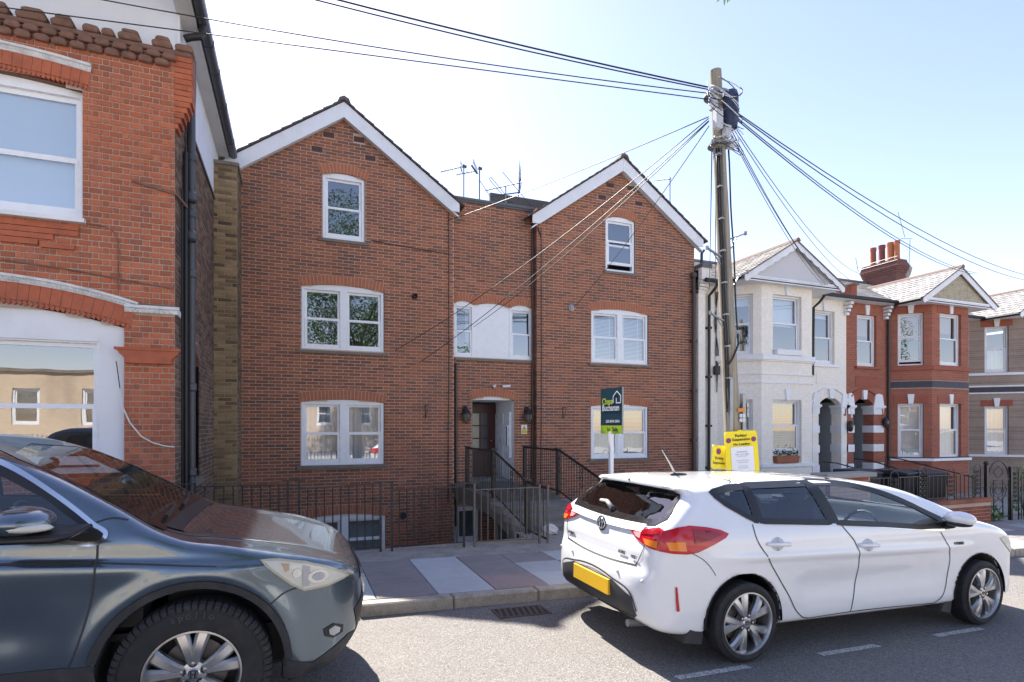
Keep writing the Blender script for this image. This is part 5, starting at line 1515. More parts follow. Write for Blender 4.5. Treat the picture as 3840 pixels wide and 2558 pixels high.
def mesh_np(name, x, Q, mat, smooth=35, inner=None):
    me = bpy.data.meshes.new(name); me.from_pydata([tuple(p) for p in x], [], [tuple(int(i) for i in q) for q in Q])
    me.polygons.foreach_set('use_smooth', [True] * len(me.polygons))
    try: me.set_sharp_from_angle(angle=R(smooth))
    except Exception: pass
    me.materials.append(mat)
    if inner is not None:
        me.materials.append(M['lining']); me.polygons.foreach_set('material_index', inner.astype(int).tolist())
    return me

class Body:
    """a car body: outer solid for laying panels on, and a hollow shell with window openings"""
    def __init__(s, side, plan, front, arches, k, half, cabin=None, cuts=(), cell=.02, extra=None):
        s.side, s.plan, s.front = Poly(side), Poly(plan), Poly(front)
        s.arches, s.k, s.cabin, s.cuts, s.extra = arches, k, cabin, cuts, extra
        lo = (side[:, 0].min() - .06, -half - .06, side[:, 1].min() - .06); hi = (side[:, 0].max() + .06, half + .06, side[:, 1].max() + .06)
        s.lo, s.hi = lo, hi
        x, Q = surface_nets(s.F_outer, lo, hi, cell * 1.15, 2)
        s.outer = BVHTree.FromPolygons([tuple(p) for p in x], [tuple(int(i) for i in q) for q in Q])
        s.x, s.Q = surface_nets(s.F_shell, lo, hi, cell, 3)
        c = s.x[s.Q].mean(1)
        s.inner = s.base(c[:, 0], c[:, 1], c[:, 2], False) < -.009        # lining of the cabin and of the wheel arches
    def base(s, x, y, z, grid):
        a = s.side.sd(x, z); b = s.plan.sd(x, np.abs(y)); c = s.front.sd(np.abs(y), z)
        d = smax(smax(b, c, s.k[0]), a, s.k[1])
        if s.extra: d = s.extra(d, x, np.abs(y), z)
        return d
    def F_outer(s, x, y, z, grid): return s.base(x, y, z, grid)
    def F_shell(s, x, y, z, grid):
        d = s.base(x, y, z, grid)
        if s.cabin:
            x0, x1, zf, t = s.cabin
            inner = np.maximum(np.maximum(d + t, zf - z), np.maximum(x0 - x, x - x1))
            d = np.maximum(d, -inner)
            for kind, poly, lim in s.cuts:
                if kind == 'y': c = np.maximum(poly.sd(x, z), lim - np.abs(y))
                elif kind == 'xf': c = np.maximum(poly.sd(np.abs(y), z), lim - x)
                else: c = np.maximum(poly.sd(np.abs(y), z), x - lim)
                d = np.maximum(d, -c)
        for xw, zw, ra, yin in s.arches:
            c = np.maximum(np.hypot(x - xw, z - zw) - ra, yin - np.abs(y))
            d = np.maximum(d, -c)
        return d
    def cast(s, axis, a, b, sgn=1):
        """point on the outer body seen along an axis: 'y' from the side sgn, 'x' from front(+1)/rear(-1), 'z' from above"""
        if axis == 'y': o, d = Vector((a, -sgn * 3, b)), Vector((0, sgn, 0))
        elif axis == 'x': o, d = Vector((sgn * 9, a, b)), Vector((-sgn, 0, 0))
        else: o, d = Vector((a, b, 5)), Vector((0, 0, -1))
        h = s.outer.ray_cast(o, d)
        if h[0] is None:
            h = s.outer.find_nearest(Vector((a, -sgn * .9, b)) if axis == 'y' else (Vector((sgn * 2, a, b)) if axis == 'x' else Vector((a, b, 1))))
        n = h[1]
        if n.dot(d) > 0: n = -n
        return h[0], n
    def patch(s, axis, pts, mat, name, parent, off=.004, sgn=1, cell=.035, smooth=True):
        """a panel of the given outline laid on the body"""
        bm = bmesh.new()
        vs_ = [bm.verts.new((p[0], p[1], 0)) for p in pts]; bmesh.ops.triangulate(bm, faces=[bm.faces.new(vs_)])
        x0, x1 = min(p[0] for p in pts), max(p[0] for p in pts); y0, y1 = min(p[1] for p in pts), max(p[1] for p in pts)
        for ax_, a, b in ((0, x0, x1), (1, y0, y1)):
            n = max(1, int((b - a) / cell))
            for i in range(1, n):
                co = [0, 0, 0]; no = [0, 0, 0]; co[ax_] = a + (b - a) * i / n; no[ax_] = 1
                bmesh.ops.bisect_plane(bm, geom=bm.verts[:] + bm.edges[:] + bm.faces[:], plane_co=co, plane_no=no)
        bmesh.ops.triangulate(bm, faces=[f for f in bm.faces if len(f.verts) > 4])
        nn = {}
        for v in bm.verts:
            p, n = s.cast(axis, v.co.x, v.co.y, sgn)
            v.co = p + n * off
        bmesh.ops.recalc_face_normals(bm, faces=bm.faces)
        me = bpy.data.meshes.new(name); bm.to_mesh(me); bm.free()
        me.polygons.foreach_set('use_smooth', [smooth] * len(me.polygons))
        me.materials.append(mat)
        return link(name, me, parent)
    def strip(s, axis, pts, w, mat, name, parent, off=.003, sgn=1, closed=False, step=.03, side=0.0, thick=0.0):
        """a narrow band along a path on the body. side shifts the band to one side of the path"""
        P_ = [np.array(p[:2], float) for p in pts]
        if not closed and len(P_) > 2: P_ = list(spline([tuple(p) for p in P_], 6, False))
        if closed: P_.append(P_[0])
        fine = [P_[0]]
        for a, b in zip(P_[:-1], P_[1:]):
            n = max(1, int(np.linalg.norm(b - a) / step))
            fine += [a + (b - a) * (i + 1) / n for i in range(n)]
        if closed: fine = fine[:-1]
        m = len(fine); vs_ = []
        for i, p in enumerate(fine):
            a = fine[(i - 1) % m] if closed or i > 0 else p; b = fine[(i + 1) % m] if closed or i < m - 1 else p
            t = (b - a) / (np.linalg.norm(b - a) + 1e-9); n = np.array([-t[1], t[0]])
            for sd in (-.5, .5):
                q = p + n * w * (sd + side)
                h, nr = s.cast(axis, q[0], q[1], sgn)
                vs_.append(h + nr * off)
        fs = [(2 * i, 2 * i + 1, 2 * ((i + 1) % m) + 1, 2 * ((i + 1) % m)) for i in range(m if closed else m - 1)]
        b_ = MB(); b_.add(vs_, fs)
        return b_.build(name, mat, parent, smooth=True)

def offset_poly(pts, d):
    """shrink (d>0) a polygon"""
    P_ = np.array([p[:2] for p in pts], float); n = len(P_)
    area = sum(P_[i][0] * P_[(i + 1) % n][1] - P_[(i + 1) % n][0] * P_[i][1] for i in range(n))
    sg = 1 if area > 0 else -1
    out = []
    for i in range(n):
        a, b, c = P_[i - 1], P_[i], P_[(i + 1) % n]
        t1 = (b - a) / (np.linalg.norm(b - a) + 1e-9); t2 = (c - b) / (np.linalg.norm(c - b) + 1e-9)
        n1 = np.array([-t1[1], t1[0]]) * sg; n2 = np.array([-t2[1], t2[0]]) * sg
        m_ = n1 + n2; m_ = m_ / max(np.linalg.norm(m_), .3)
        out.append(b + m_ * d / max(m_.dot(n1), .45))
    return [tuple(p) for p in out]

def wheel(parent, x, y, z, Rt, Rr, wd, out, style, tread=False):
    """out: -1 the face looks to -y, +1 to +y. parts of one wheel under an own node"""
    tp = [(Rr - .012, wd * .42), (Rr + .01, wd * .5), ((Rr + Rt) / 2, wd * .535), (Rt - .045, wd * .51), (Rt - .018, wd * .47), (Rt, wd * .38), (Rt + .002, 0), (Rt, -wd * .38), (Rt - .02, -wd * .47), ((Rr + Rt) / 2, -wd * .52), (Rr, -wd * .48)]
    t = MB(); t.lathe([(r, h * out) for r, h in tp], 56, (x, y, z), 'y'); w = t.build('wheel', M['tyre'], parent, smooth=30)
    m_ = MB(); n = 64
    for k in range(n):                                   # tread blocks on the shoulder
        a = 2 * PI * k / n; da = 2 * PI / n * (.40 if k % 2 else .34)
        def q(r, h, aa): return (x + r * math.cos(aa), y + h * out, z + r * math.sin(aa))
        r0, r1 = Rt - .035, Rt + .006
        vs_ = [q(r0, wd * .525, a - da), q(r0, wd * .525, a + da), q(r1 - .012, wd * .50, a + da), q(r1 - .012, wd * .50, a - da), q(r1, wd * .40, a - da), q(r1, wd * .40, a + da), q(r1, wd * .12, a + da * 1.0), q(r1, wd * .12, a - da)]
        m_.add(vs_, [(0, 1, 2, 3), (3, 2, 5, 4), (4, 5, 6, 7), (0, 3, 4, 7), (1, 6, 5, 2)])
    if tread: m_.build('tread', M['tyre'], w)
    m_ = MB(); m_.lathe([(Rr * 1.0, wd * .47 * out), (Rr * 1.015, wd * .50 * out), (Rr * .975, wd * .505 * out), (Rr * .955, wd * .46 * out), (Rr * .93, wd * .30 * out), (Rr * .90, -wd * .3 * out)], 56, (x, y, z), 'y'); m_.build('rim', M['alloy'], w, smooth=35)
    m_ = MB(); m_.lathe([(.001, -wd * .12 * out), (Rr * .92, -wd * .12 * out)], 32, (x, y, z), 'y'); m_.build('wheel_well', M['interior'], w)
    m_ = MB(); m_.lathe([(Rr * .25, wd * .02 * out), (Rr * .70, wd * .02 * out), (Rr * .70, -wd * .03 * out)], 36, (x, y, z), 'y'); m_.build('brake_disc', M['brake'], w)
    ns = 5
    for k in range(ns):
        a0 = PI / 2 + 2 * PI * k / ns + style['rot']
        for s1 in (-1, 1):
            ang = a0 + s1 * style['split']
            m_ = MB()
            ra, rb = Rr * .20, Rr * .965
            wa, wb = style['wa'] * Rr, style['wb'] * Rr
            prof = []
            for f in np.linspace(0, 1, 6):
                r = ra + (rb - ra) * f; aa = a0 + s1 * (style['in'] + (style['split'] - style['in']) * f)
                hw = wa + (wb - wa) * f
                c = Vector((math.cos(aa), 0, math.sin(aa))); tt = Vector((-math.sin(aa), 0, math.cos(aa)))
                dep = wd * (.40 - .02 * f + .06 * math.sin(PI * f)) * out
                for sd, dd in ((-1, -.018), (-.55, 0), (.55, 0), (1, -.018), (1, -.05), (-1, -.05)):
                    p = c * r + tt * hw * sd
                    prof.append((x + p.x, y + dep + dd * out, z + p.z))
            fs = [(6 * i + j, 6 * i + (j + 1) % 6, 6 * (i + 1) + (j + 1) % 6, 6 * (i + 1) + j) for i in range(5) for j in range(6)]
            m_.add(prof, fs + [tuple(range(6)), tuple(range(30, 36))]); m_.build('spoke', M['alloy'], w, smooth=30)
    m_ = MB(); m_.lathe([(.001, wd * .40 * out), (Rr * .17, wd * .40 * out), (Rr * .27, wd * .36 * out), (Rr * .29, wd * .15 * out)], 24, (x, y, z), 'y'); m_.build('hub', M['alloy'], w, smooth=30)
    m_ = MB(); m_.lathe([(.001, wd * .43 * out), (Rr * .125, wd * .43 * out), (Rr * .145, wd * .41 * out), (Rr * .145, wd * .38 * out)], 24, (x, y, z), 'y'); cap = m_.build('centre_cap', M['alloy_bright'], w, smooth=30)
    for k in range(ns):
        a = PI / 2 + 2 * PI * k / ns + style['rot'] + style.get('nut', 0)
        c = (x + Rr * .245 * math.cos(a), y, z + Rr * .245 * math.sin(a))
        m_ = MB(); m_.lathe([(.022, wd * .385 * out), (.022, wd * .405 * out), (.001, wd * .405 * out)], 12, c, 'y'); m_.build('nut_hole', M['black_plastic'], w)
        m_ = MB(); m_.lathe([(.011, wd * .40 * out), (.011, wd * .43 * out), (.001, wd * .435 * out)], 6, c, 'y'); m_.build('wheel_nut', M['alloy_bright'], w)
    yy = y + wd * .432 * out; q = Rr * .145
    if style['logo'] == 'H':
        m_ = MB(); fr_ = [(-.62, .62), (.62, .62), (.5, -.62), (-.5, -.62)]
        for i in range(4):
            a, b = fr_[i], fr_[(i + 1) % 4]; m_.bar((x + a[0] * q, yy, z + a[1] * q), (x + b[0] * q, yy, z + b[1] * q), q * .09, .004, (0, 1, 0))
        for sg in (-1, 1): m_.prism([(x + sg * q * .46, z + q * .55), (x + sg * q * .22, z + q * .55), (x + sg * q * .16, z - q * .55), (x + sg * q * .36, z - q * .55)], yy - .003, yy + .003)
        m_.box(x - q * .22, x + q * .22, yy - .0025, yy + .0025, z - q * .08, z + q * .12); m_.build('emblem', M['black_plastic'], cap)
    else:
        m_ = MB()
        for rx, rz, oz in ((.62, .42, 0), (.22, .42, 0), (.42, .16, .24)):
            m_.tube([(x + q * rx * math.cos(t * PI / 10), yy, z + q * (oz + rz * math.sin(t * PI / 10))) for t in range(21)], q * .06, 5, False)
        m_.build('emblem', M['black_plastic'], cap)
    return w

def liner(root, xw, zw, r, y0, y1):
    m_ = MB(); vs_ = []; n = 24
    for k in range(n + 1):
        a = PI * (-.02 + 1.04 * k / n); c, d = xw + r * math.cos(a), zw + r * math.sin(a)
        vs_ += [(c, y0, d), (c, y1, d)]
    m_.add(vs_, [(2 * k, 2 * k + 1, 2 * k + 3, 2 * k + 2) for k in range(n)]); m_.build('arch_liner', M['trim_black'], root)
plain('tyre', (.022, .022, .024), .82, .25, 14, bump=.2, dirt=(.055, .05, .045), dscale=7)
plain('alloy', (.50, .51, .53), .32, .06, 12, metal=.85, dirt=(.24, .22, .20), dscale=5); plain('alloy_bright', (.66, .67, .69), .2, .04, 9, metal=.9)
plain('brake', (.22, .20, .19), .45, .3, 16, metal=.5); plain('chrome', (.72, .73, .75), .12, .03, 6, metal=1.0)
plain('seat_cloth', (.11, .115, .125), .9, .2, 12); plain('headrest_grey', (.27, .28, .30), .85, .1, 9)
plain('trim_black', (.013, .013, .015), .45, .2, 9); plain('arch_plastic', (.035, .036, .040), .65, .2, 12, dirt=(.07, .065, .06), dscale=6)
plain('plate_yellow', (.80, .47, .02), .45, .03, 5)
plain('frit', (.012, .012, .014), .08, .1, 5)
plain('lining', (.07, .07, .075), .9, .2, 9)
plain('seam', (.035, .036, .04), .6, .1, 5)
plain('wiper_grey', (.32, .31, .29), .5, .2, 9)
def paint(name, c, metal, rough, coat=1.0, flake=.0, dust=None):
    t = NT(name); p = t.pos()
    n1 = t.noise(p, 1.8, 5, .6)
    cc = t.mix(n1, tuple(x * .95 for x in c), tuple(min(1, x * 1.04) for x in c))
    if dust:
        sp = t.n('ShaderNodeSeparateXYZ'); t.l(t.n('ShaderNodeNewGeometry').outputs['Normal'], sp.inputs[0])
        d = t.math('MULTIPLY', t.ramp(t.noise(p, 7, 6, .7), [(.35, 0.0), (.8, 1.0)]), dust[1])
        cc = t.mix(d, cc, dust[0])
    rr = t.math('ADD', rough - .03, t.math('MULTIPLY', t.noise(p, 9, 4), .06))
    nr = t.bump(t.noise(p, 320, 2), flake, .0008) if flake else None
    b = t.bsdf(cc, rr, metal, .5, nr)
    b.inputs['Coat Weight'].default_value = coat; b.inputs['Coat Roughness'].default_value = .03
    return reg(name, t)
paint('paint_white', (.80, .81, .83), 0.0, .32, 1.0, 0.0, ((.60, .58, .55), .12))
paint('paint_steel', (.125, .165, .205), .7, .2, 1.0, 0.0, None)
def lens(name, c, em=0):
    t = NT(name); b = t.bsdf(c, .12, 0, .4, None); b.inputs['Coat Weight'].default_value = .35; b.inputs['Coat Roughness'].default_value = .02
    return reg(name, t)
lens('lens_red', (.48, .006, .02)); lens('lens_red_dark', (.26, .004, .012)); lens('lens_amber', (.78, .22, .02)); lens('lens_clear', (.62, .60, .53)); lens('lens_pink', (.70, .36, .36)); lens('lamp_silver', (.42, .42, .42))

# ------------------------------------------------------------------ white hatchback
def white_car():
    root = thing('white_car', 'white five-door hatchback parked by the kerb, its rear towards us', 'car', (3.331, 4.385, gz(3.331)), rot=(0, math.atan(SL), 0))
    side = spline([(-.60, .235), (-.74, .27), (-.86, .36), (-.905, .47), (-.905, .60), (-.875, .69), (-.835, .735), (-.815, .86), (-.79, .955), (-.775, 1.01), (-.735, 1.05), (-.63, 1.13), (-.52, 1.225), (-.435, 1.305),
                   (-.49, 1.338, 1), (-.478, 1.376, 1), (-.25, 1.40), (.1, 1.418), (.5, 1.43), (1.0, 1.437), (1.4, 1.43), (1.75, 1.40), (2.1, 1.325), (2.45, 1.215), (2.75, 1.10), (2.93, 1.03), (3.15, .985), (3.45, .905), (3.68, .80), (3.85, .68), (3.93, .55), (3.95, .42), (3.90, .27), (3.75, .20), (3.4, .19), (2.2, .20), (1.2, .215), (.3, .225)], 8)
    plan = spline([(-.905, .0), (-.90, .35), (-.875, .60), (-.81, .76), (-.68, .855), (-.45, .90), (-.1, .92), (.6, .925), (1.4, .925), (2.4, .92), (3.0, .915), (3.35, .885), (3.62, .80), (3.82, .62), (3.92, .35), (3.95, 0), (3.95, -.5), (1.5, -.5), (-.9, -.5)], 8)
    front = spline([(0, .17), (.60, .18), (.82, .20), (.885, .25), (.905, .38), (.915, .55), (.925, .72), (.922, .86), (.905, .955), (.875, 1.03), (.835, 1.10), (.76, 1.235), (.685, 1.345), (.61, 1.40), (.45, 1.432), (.2, 1.445), (0, 1.45), (-.6, 1.45), (-.6, .17)], 8)
    qw = [(-.205, 1.318), (-.10, 1.232), (.06, 1.145), (.155, 1.098), (.165, 1.36), (.0, 1.35)]
    rd = [(.205, 1.095), (.955, 1.062), (.89, 1.378), (.205, 1.365)]
    fd = [(1.045, 1.057), (1.6, 1.025), (2.10, .985), (2.40, .985), (2.43, 1.02), (2.10, 1.175), (1.76, 1.29), (1.45, 1.362), (1.20, 1.38), (.985, 1.384)]
    rs = [(0, 1.065), (.50, 1.065), (.665, 1.085), (.70, 1.12), (.60, 1.285), (.54, 1.30), (0, 1.31), (-.3, 1.31), (-.3, 1.065)]
    ws = [(0, 1.06), (.70, 1.04), (.74, 1.05), (.60, 1.34), (.5, 1.375), (0, 1.395), (-.3, 1.395), (-.3, 1.06)]
    sh = lambda p, d=.008: Poly(offset_poly(p, d))
    def extra(d, x, y, z):
        # crease below the belt, concave lower doors, bumper lip
        c = .015 * np.exp(-((z - (.80 + .05 * (1.2 - x) * .3)) / .035) ** 2) * np.clip((x + .4) * 2, 0, 1) * np.clip((3.0 - x) * 2, 0, 1)
        d2 = d - c * np.clip((y - .7) * 8, 0, 1)
        hol = .022 * np.exp(-((z - .55) / .13) ** 2) * np.clip((x - .45) * 4, 0, 1) * np.clip((2.5 - x) * 4, 0, 1)
        return d2 + hol * np.clip((y - .7) * 8, 0, 1)
    B = Body(side, plan, front, [(0, .31, .385, .58), (2.97, .31, .385, .58)], (.10, .09), .93, (-.62, 2.62, .52, .055),
             [('y', sh(qw), .5), ('y', sh(rd), .5), ('y', sh(fd), .5), ('xr', sh(rs), -.1), ('xf', sh(ws), 1.6)], .0185, extra)
    body = link('body', mesh_np('body', B.x, B.Q, M['paint_white'], inner=B.inner), root)
    for sgn in (1, -1):
        for nm, poly in (('quarter_glass', qw), ('rear_door_glass', rd), ('front_door_glass', fd)):
            B.patch('y', offset_poly(poly, .006), M['car_glass'] if nm == 'front_door_glass' else M['dark_car_glass'], nm, root, .001, sgn)
            B.strip('y', poly, .046, M['trim_black'], 'window_seal', root, .007, sgn, True)
        B.patch('y', [(.165, 1.09), (.205, 1.088), (.205, 1.385), (.165, 1.38)], M['trim_black'], 'pillar_trim', root, .0078, sgn)
        B.patch('y', [(.955, 1.055), (1.05, 1.05), (.985, 1.402), (.885, 1.398)], M['trim_black'], 'pillar_trim', root, .0078, sgn)
        B.patch('y', [(2.40, .985), (2.60, .965), (2.50, 1.02), (2.43, 1.03)], M['trim_black'], 'mirror_foot', root, .004, sgn)
        B.strip('y', [(-.15, 1.32), (.1, 1.395), (.6, 1.412), (1.1, 1.412), (1.5, 1.375), (1.9, 1.275), (2.3, 1.11), (2.52, 1.02)], .012, M['seam'], 'roof_seam', root, .002, sgn)
        B.strip('y', [(.10, 1.075), (.105, .985), (.20, .83), (.34, .64), (.47, .47), (.56, .34), (.63, .288), (.70, .272)], .010, M['seam'], 'door_seam', root, .0025, sgn)
        B.strip('y', [(.70, .272), (1.2, .283), (2.3, .258)], .008, M['seam'], 'door_seam', root, .0025, sgn)
        B.strip('y', [(1.07, 1.05), (1.13, .98), (1.205, .90), (1.26, .76), (1.268, .64), (1.23, .44), (1.185, .285)], .010, M['seam'], 'door_seam', root, .0025, sgn)
        B.strip('y', [(2.36, .93), (2.44, .82), (2.49, .70), (2.47, .52), (2.41, .32), (2.30, .26)], .010, M['seam'], 'door_seam', root, .0025, sgn)
        B.strip('y', [(-.53, .885), (-.42, .83), (-.32, .73), (-.30, .70)], .006, M['seam'], 'bumper_seam', root, .0025, sgn)
        B.strip('y', [(.12, 1.088), (1.0, 1.048), (2.0, .972), (2.42, .945)], .012, M['chrome'], 'belt_trim', root, .003, sgn)
        for x, z in ((.335, .915), (1.377, .858)):
            p, n = B.cast('y', x, z, sgn)
            y = p.y - sgn * .022
            MB().tube([(x - .125, p.y - sgn * .003, z + .004), (x - .10, y, z + .004), (x, y - sgn * .006, z), (x + .10, y, z - .006), (x + .125, p.y - sgn * .003, z - .006)], [.012, .017, .018, .017, .012], 8).build('door_handle', M['paint_white'], root, smooth=True)
            B.patch('y', [(x + .07 * math.cos(t * PI / 8) - .01, z + .055 * math.sin(t * PI / 8)) for t in range(16)], M['handle_cup'] if 'handle_cup' in M else plain('handle_cup', (.52, .53, .56), .4, .05, 5), 'handle_cup', root, .002, sgn)
        # lights
        tl = [(-.735, 1.035), (-.62, 1.072), (-.52, 1.085), (-.36, 1.068), (-.24, 1.045), (-.165, 1.015), (-.20, .985), (-.33, .935), (-.47, .885), (-.56, .875), (-.68, .882), (-.765, .895), (-.755, .97)]
        B.patch('y', tl, M['lens_red'], 'tail_light', root, .010, sgn)
        hl = [(3.28, .83), (3.40, .84), (3.58, .765), (3.70, .68), (3.62, .64), (3.45, .72)]
        B.patch('y', hl, M['lens_clear'], 'headlight', root, .006, sgn)
        B.patch('y', [(-.655, .63), (-.64, .63), (-.615, .445), (-.64, .445)], M['lens_red'], 'reflector', root, .010, sgn)
        B.patch('y', [(-.72, .965), (-.58, .968), (-.57, .90), (-.70, .905)], M['lens_amber'], 'indicator_lens', root, .014, sgn)
        B.patch('y', [(-.50, 1.06), (-.36, 1.045), (-.22, 1.015), (-.34, .975), (-.50, .95)], M['lens_red_dark'], 'brake_lens', root, .013, sgn)
        # mirror
        y0 = -sgn * .90
        m_ = MB(); m_.ball((2.40, y0 - sgn * .13, 1.075), .085, .135, .068, 16, 10); m_.build('mirror', M['paint_white'], root, smooth=True)
        m_ = MB(); m_.ball((2.395, y0 - sgn * .12, 1.03), .082, .12, .03, 14, 8); m_.tube([(2.45, y0 + sgn * .04, .985), (2.43, y0 - sgn * .06, 1.01)], [.04, .035], 8); m_.build('mirror_base', M['trim_black'], root, smooth=True)
        m_ = MB(); m_.ball((2.44, y0 - sgn * .15, 1.052), .052, .09, .018, 12, 6); m_.build('indicator', M['lens_clear'], root, smooth=True)
        m_ = MB(); m_.prism([(-.37, .42), (-.40, .17), (-.57, .20), (-.50, .32), (-.42, .38)], y0 + sgn * .03, y0 + sgn * .20); m_.build('mudflap', M['arch_plastic'], root)
        m_ = MB(); m_.prism([(2.60, .36), (2.56, .14), (2.42, .17), (2.50, .28)], y0 + sgn * .03, y0 + sgn * .20); m_.build('mudflap', M['arch_plastic'], root)
        for i, (xw, st_) in enumerate(((0, .3), (2.97, .15))):
            wheel(root, xw, -sgn * .835, .311, .311, .242, .20, -sgn, dict(rot=st_, split=.26, **{'in': .10}, wa=.085, wb=.15, logo='T', nut=PI / 5))
            liner(root, xw, .31, .388, -sgn * .59, -sgn * .90)
    rootc = [(.60 if False else 0)]
    # rear
    B.patch('x', [(-.48, 1.085), (.48, 1.085), (.655, 1.10), (.69, 1.125), (.595, 1.275), (.54, 1.292), (0, 1.302), (-.54, 1.292), (-.595, 1.275), (-.69, 1.125), (-.655, 1.10)], M['dark_car_glass'], 'rear_screen', root, .004, -1)
    B.strip('x', [(-.50, 1.068), (.50, 1.068), (.67, 1.085), (.712, 1.125), (.61, 1.285), (.545, 1.308), (0, 1.317), (-.545, 1.308), (-.61, 1.285), (-.712, 1.125), (-.67, 1.085)], .045, M['frit'], 'screen_border', root, .008, -1, True)
    B.patch('x', [(-.66, 1.04), (.66, 1.04), (.66, 1.325), (.60, 1.335), (0, 1.342), (-.60, 1.335)], M['trim_black'], 'parcel_dark', root, -.30, -1) if False else None
    for sg in (-1, 1):
        B.patch('x', [(sg * .43, 1.005), (sg * .60, 1.02), (sg * .745, 1.062), (sg * .79, 1.045), (sg * .80, .895), (sg * .72, .905), (sg * .56, .945)], M['lens_red'], 'tail_light', root, .012, -1)
        B.patch('x', [(sg * .50, .992), (sg * .60, 1.002), (sg * .60, .955), (sg * .545, .962)], M['lens_pink'], 'reverse_lens', root, .016, -1)
        B.patch('x', [(sg * .64, .965), (sg * .785, .965), (sg * .785, .912), (sg * .68, .922)], M['lens_amber'], 'indicator_lens', root, .016, -1)
        B.patch('x', [(sg * .46, 1.0), (sg * .60, 1.014), (sg * .72, 1.05), (sg * .775, 1.038), (sg * .775, 1.012), (sg * .62, .99)], M['lens_red_dark'], 'brake_lens', root, .015, -1)
        B.strip('x', [(sg * .60, 1.08), (sg * .66, .90), (sg * .62, .80), (sg * .58, .735)], .008, M['seam'], 'tailgate_seam', root, .003, -1)
        MB().ball((B.cast('x', sg * .40, .655, -1)[0]), .015).build('parking_sensor', M['handle_cup'], root, smooth=True)
        MB().ball((B.cast('x', sg * .70, .645, -1)[0]), .015).build('parking_sensor', M['handle_cup'], root, smooth=True)
    B.strip('x', [(-.60, .745), (-.3, .722), (0, .715), (.3, .722), (.60, .745)], .014, M['seam'], 'tailgate_seam', root, .003, -1)
    B.patch('x', [(-.60, .50), (-.34, .575), (.34, .575), (.60, .50), (.64, .36), (.55, .315), (-.55, .315), (-.64, .36)], M['arch_plastic'], 'rear_diffuser', root, .006, -1)
    B.strip('x', [(-.65, .40), (-.60, .515), (-.34, .585), (.34, .585), (.60, .515), (.65, .40)], .014, M['seam'], 'diffuser_edge', root, .008, -1)
    B.strip('x', [(-.60, .335), (0, .315), (.60, .335)], .022, M['chrome'], 'diffuser_trim', root, .009, -1)
    px_ = B.cast('x', 0, .5, -1)[0].x; MB().box(px_ - .022, px_ + .03, -.31, .31, .435, .565).build('number_plate', M['plate_yellow'], root, bevel=.003)
    # moulding with emblem under the screen
    B.strip('x', [(-.60, 1.03), (-.3, 1.018), (0, 1.012), (.3, 1.018), (.60, 1.03)], .05, M['paint_white'], 'tailgate_moulding', root, .016, -1)
    c, n = B.cast('x', .0, .985, -1)
    m_ = MB()
    for rx, rz, oz in ((.066, .046, 0), (.024, .046, 0), (.045, .018, .026)):
        m_.tube([(c.x - .024, rx * math.cos(t * PI / 12), c.z + oz + rz * math.sin(t * PI / 12)) for t in range(25)], .0065, 6, False)
    m_.build('emblem', M['chrome'], root, smooth=True)
    MB().lathe([(.001, -.022), (.066, -.022), (.070, -.012)], 20, (c.x, 0, c.z), 'x').build('emblem_disc', M['seam'], root)
    for body_, y0, z0 in (('AURIS', -.33, .795), ('HSD', -.52, .79), ('HYBRID', .60, .795)):
        p, n = B.cast('x', y0, z0, -1)
        text_mesh('badge', body_, .040, M['seam'], Matrix.Translation((p.x - .008, y0, z0)) @ Matrix.Rotation(-PI / 2, 4, 'Z') @ Matrix.Rotation(PI / 2, 4, 'X'), root, .002)
    p, n = B.cast('y', 2.56, .815, 1)
    text_mesh('badge', 'HYBRID', .042, M['seam'], Matrix.Translation((2.54, p.y - .004, .80)) @ Matrix.Rotation(PI / 2, 4, 'X'), root, .002)
    # wiper, aerial, washer nozzle
    a, _ = B.cast('x', .0, 1.105, -1); b, _ = B.cast('x', .30, 1.15, -1); c2, _ = B.cast('x', .17, 1.145, -1)
    m_ = MB(); m_.tube([a + Vector((-.03, 0, .01)), c2 + Vector((-.035, 0, .01)), b + Vector((-.03, 0, 0))], [.026, .020, .014], 8); m_.build('rear_wiper', M['wiper_grey'], root, smooth=True)
    MB().ball(a + Vector((-.015, 0, 0)), .03).build('wiper_boss', M['trim_black'], root, smooth=True)
    z = B.cast('z', .02, 0)[0].z
    m_ = MB(); m_.ball((.02, 0, z + .008), .10, .035, .016, 14, 6); m_.build('aerial_base', M['trim_black'], root, smooth=True)
    MB().tube([(-.02, 0, z + .02), (-.07, 0, z + .10), (-.17, .0, z + .235)], [.010, .008, .003], 6).build('aerial_rod', M['wiper_grey'], root)
    MB().ball(B.cast('x', .06, 1.365, -1)[0], .012).build('washer_jet', M['trim_black'], root, smooth=True)
    B.strip('z', [(-.30, -.60), (-.36, -.56), (-.46, -.53)], .008, M['seam'], 'spoiler_seam', root, .002)
    B.strip('z', [(-.30, .60), (-.36, .56), (-.46, .53)], .008, M['seam'], 'spoiler_seam', root, .002)
    # front
    B.patch('x', [(-.62, 1.07), (.62, 1.07), (.70, 1.06), (.585, 1.325), (.5, 1.365), (0, 1.385), (-.5, 1.365), (-.585, 1.325), (-.70, 1.06)], M['car_glass'], 'windscreen', root, .001, 1)
    B.strip('x', [(-.64, 1.05), (.64, 1.05), (.735, 1.05), (.61, 1.34), (.5, 1.385), (0, 1.40), (-.5, 1.385), (-.61, 1.34), (-.735, 1.05)], .045, M['frit'], 'screen_border', root, .0035, 1, True)
    B.patch('x', [(-.5, .30), (.5, .30), (.6, .5), (.35, .56), (-.35, .56), (-.6, .5)], M['trim_black'], 'grille', root, .006, 1)
    # cabin: seats, dash, wheel, parcel shelf
    seats(root, [(.35, -.38), (.35, .38), (1.35, -.38), (1.35, .38)], .52)
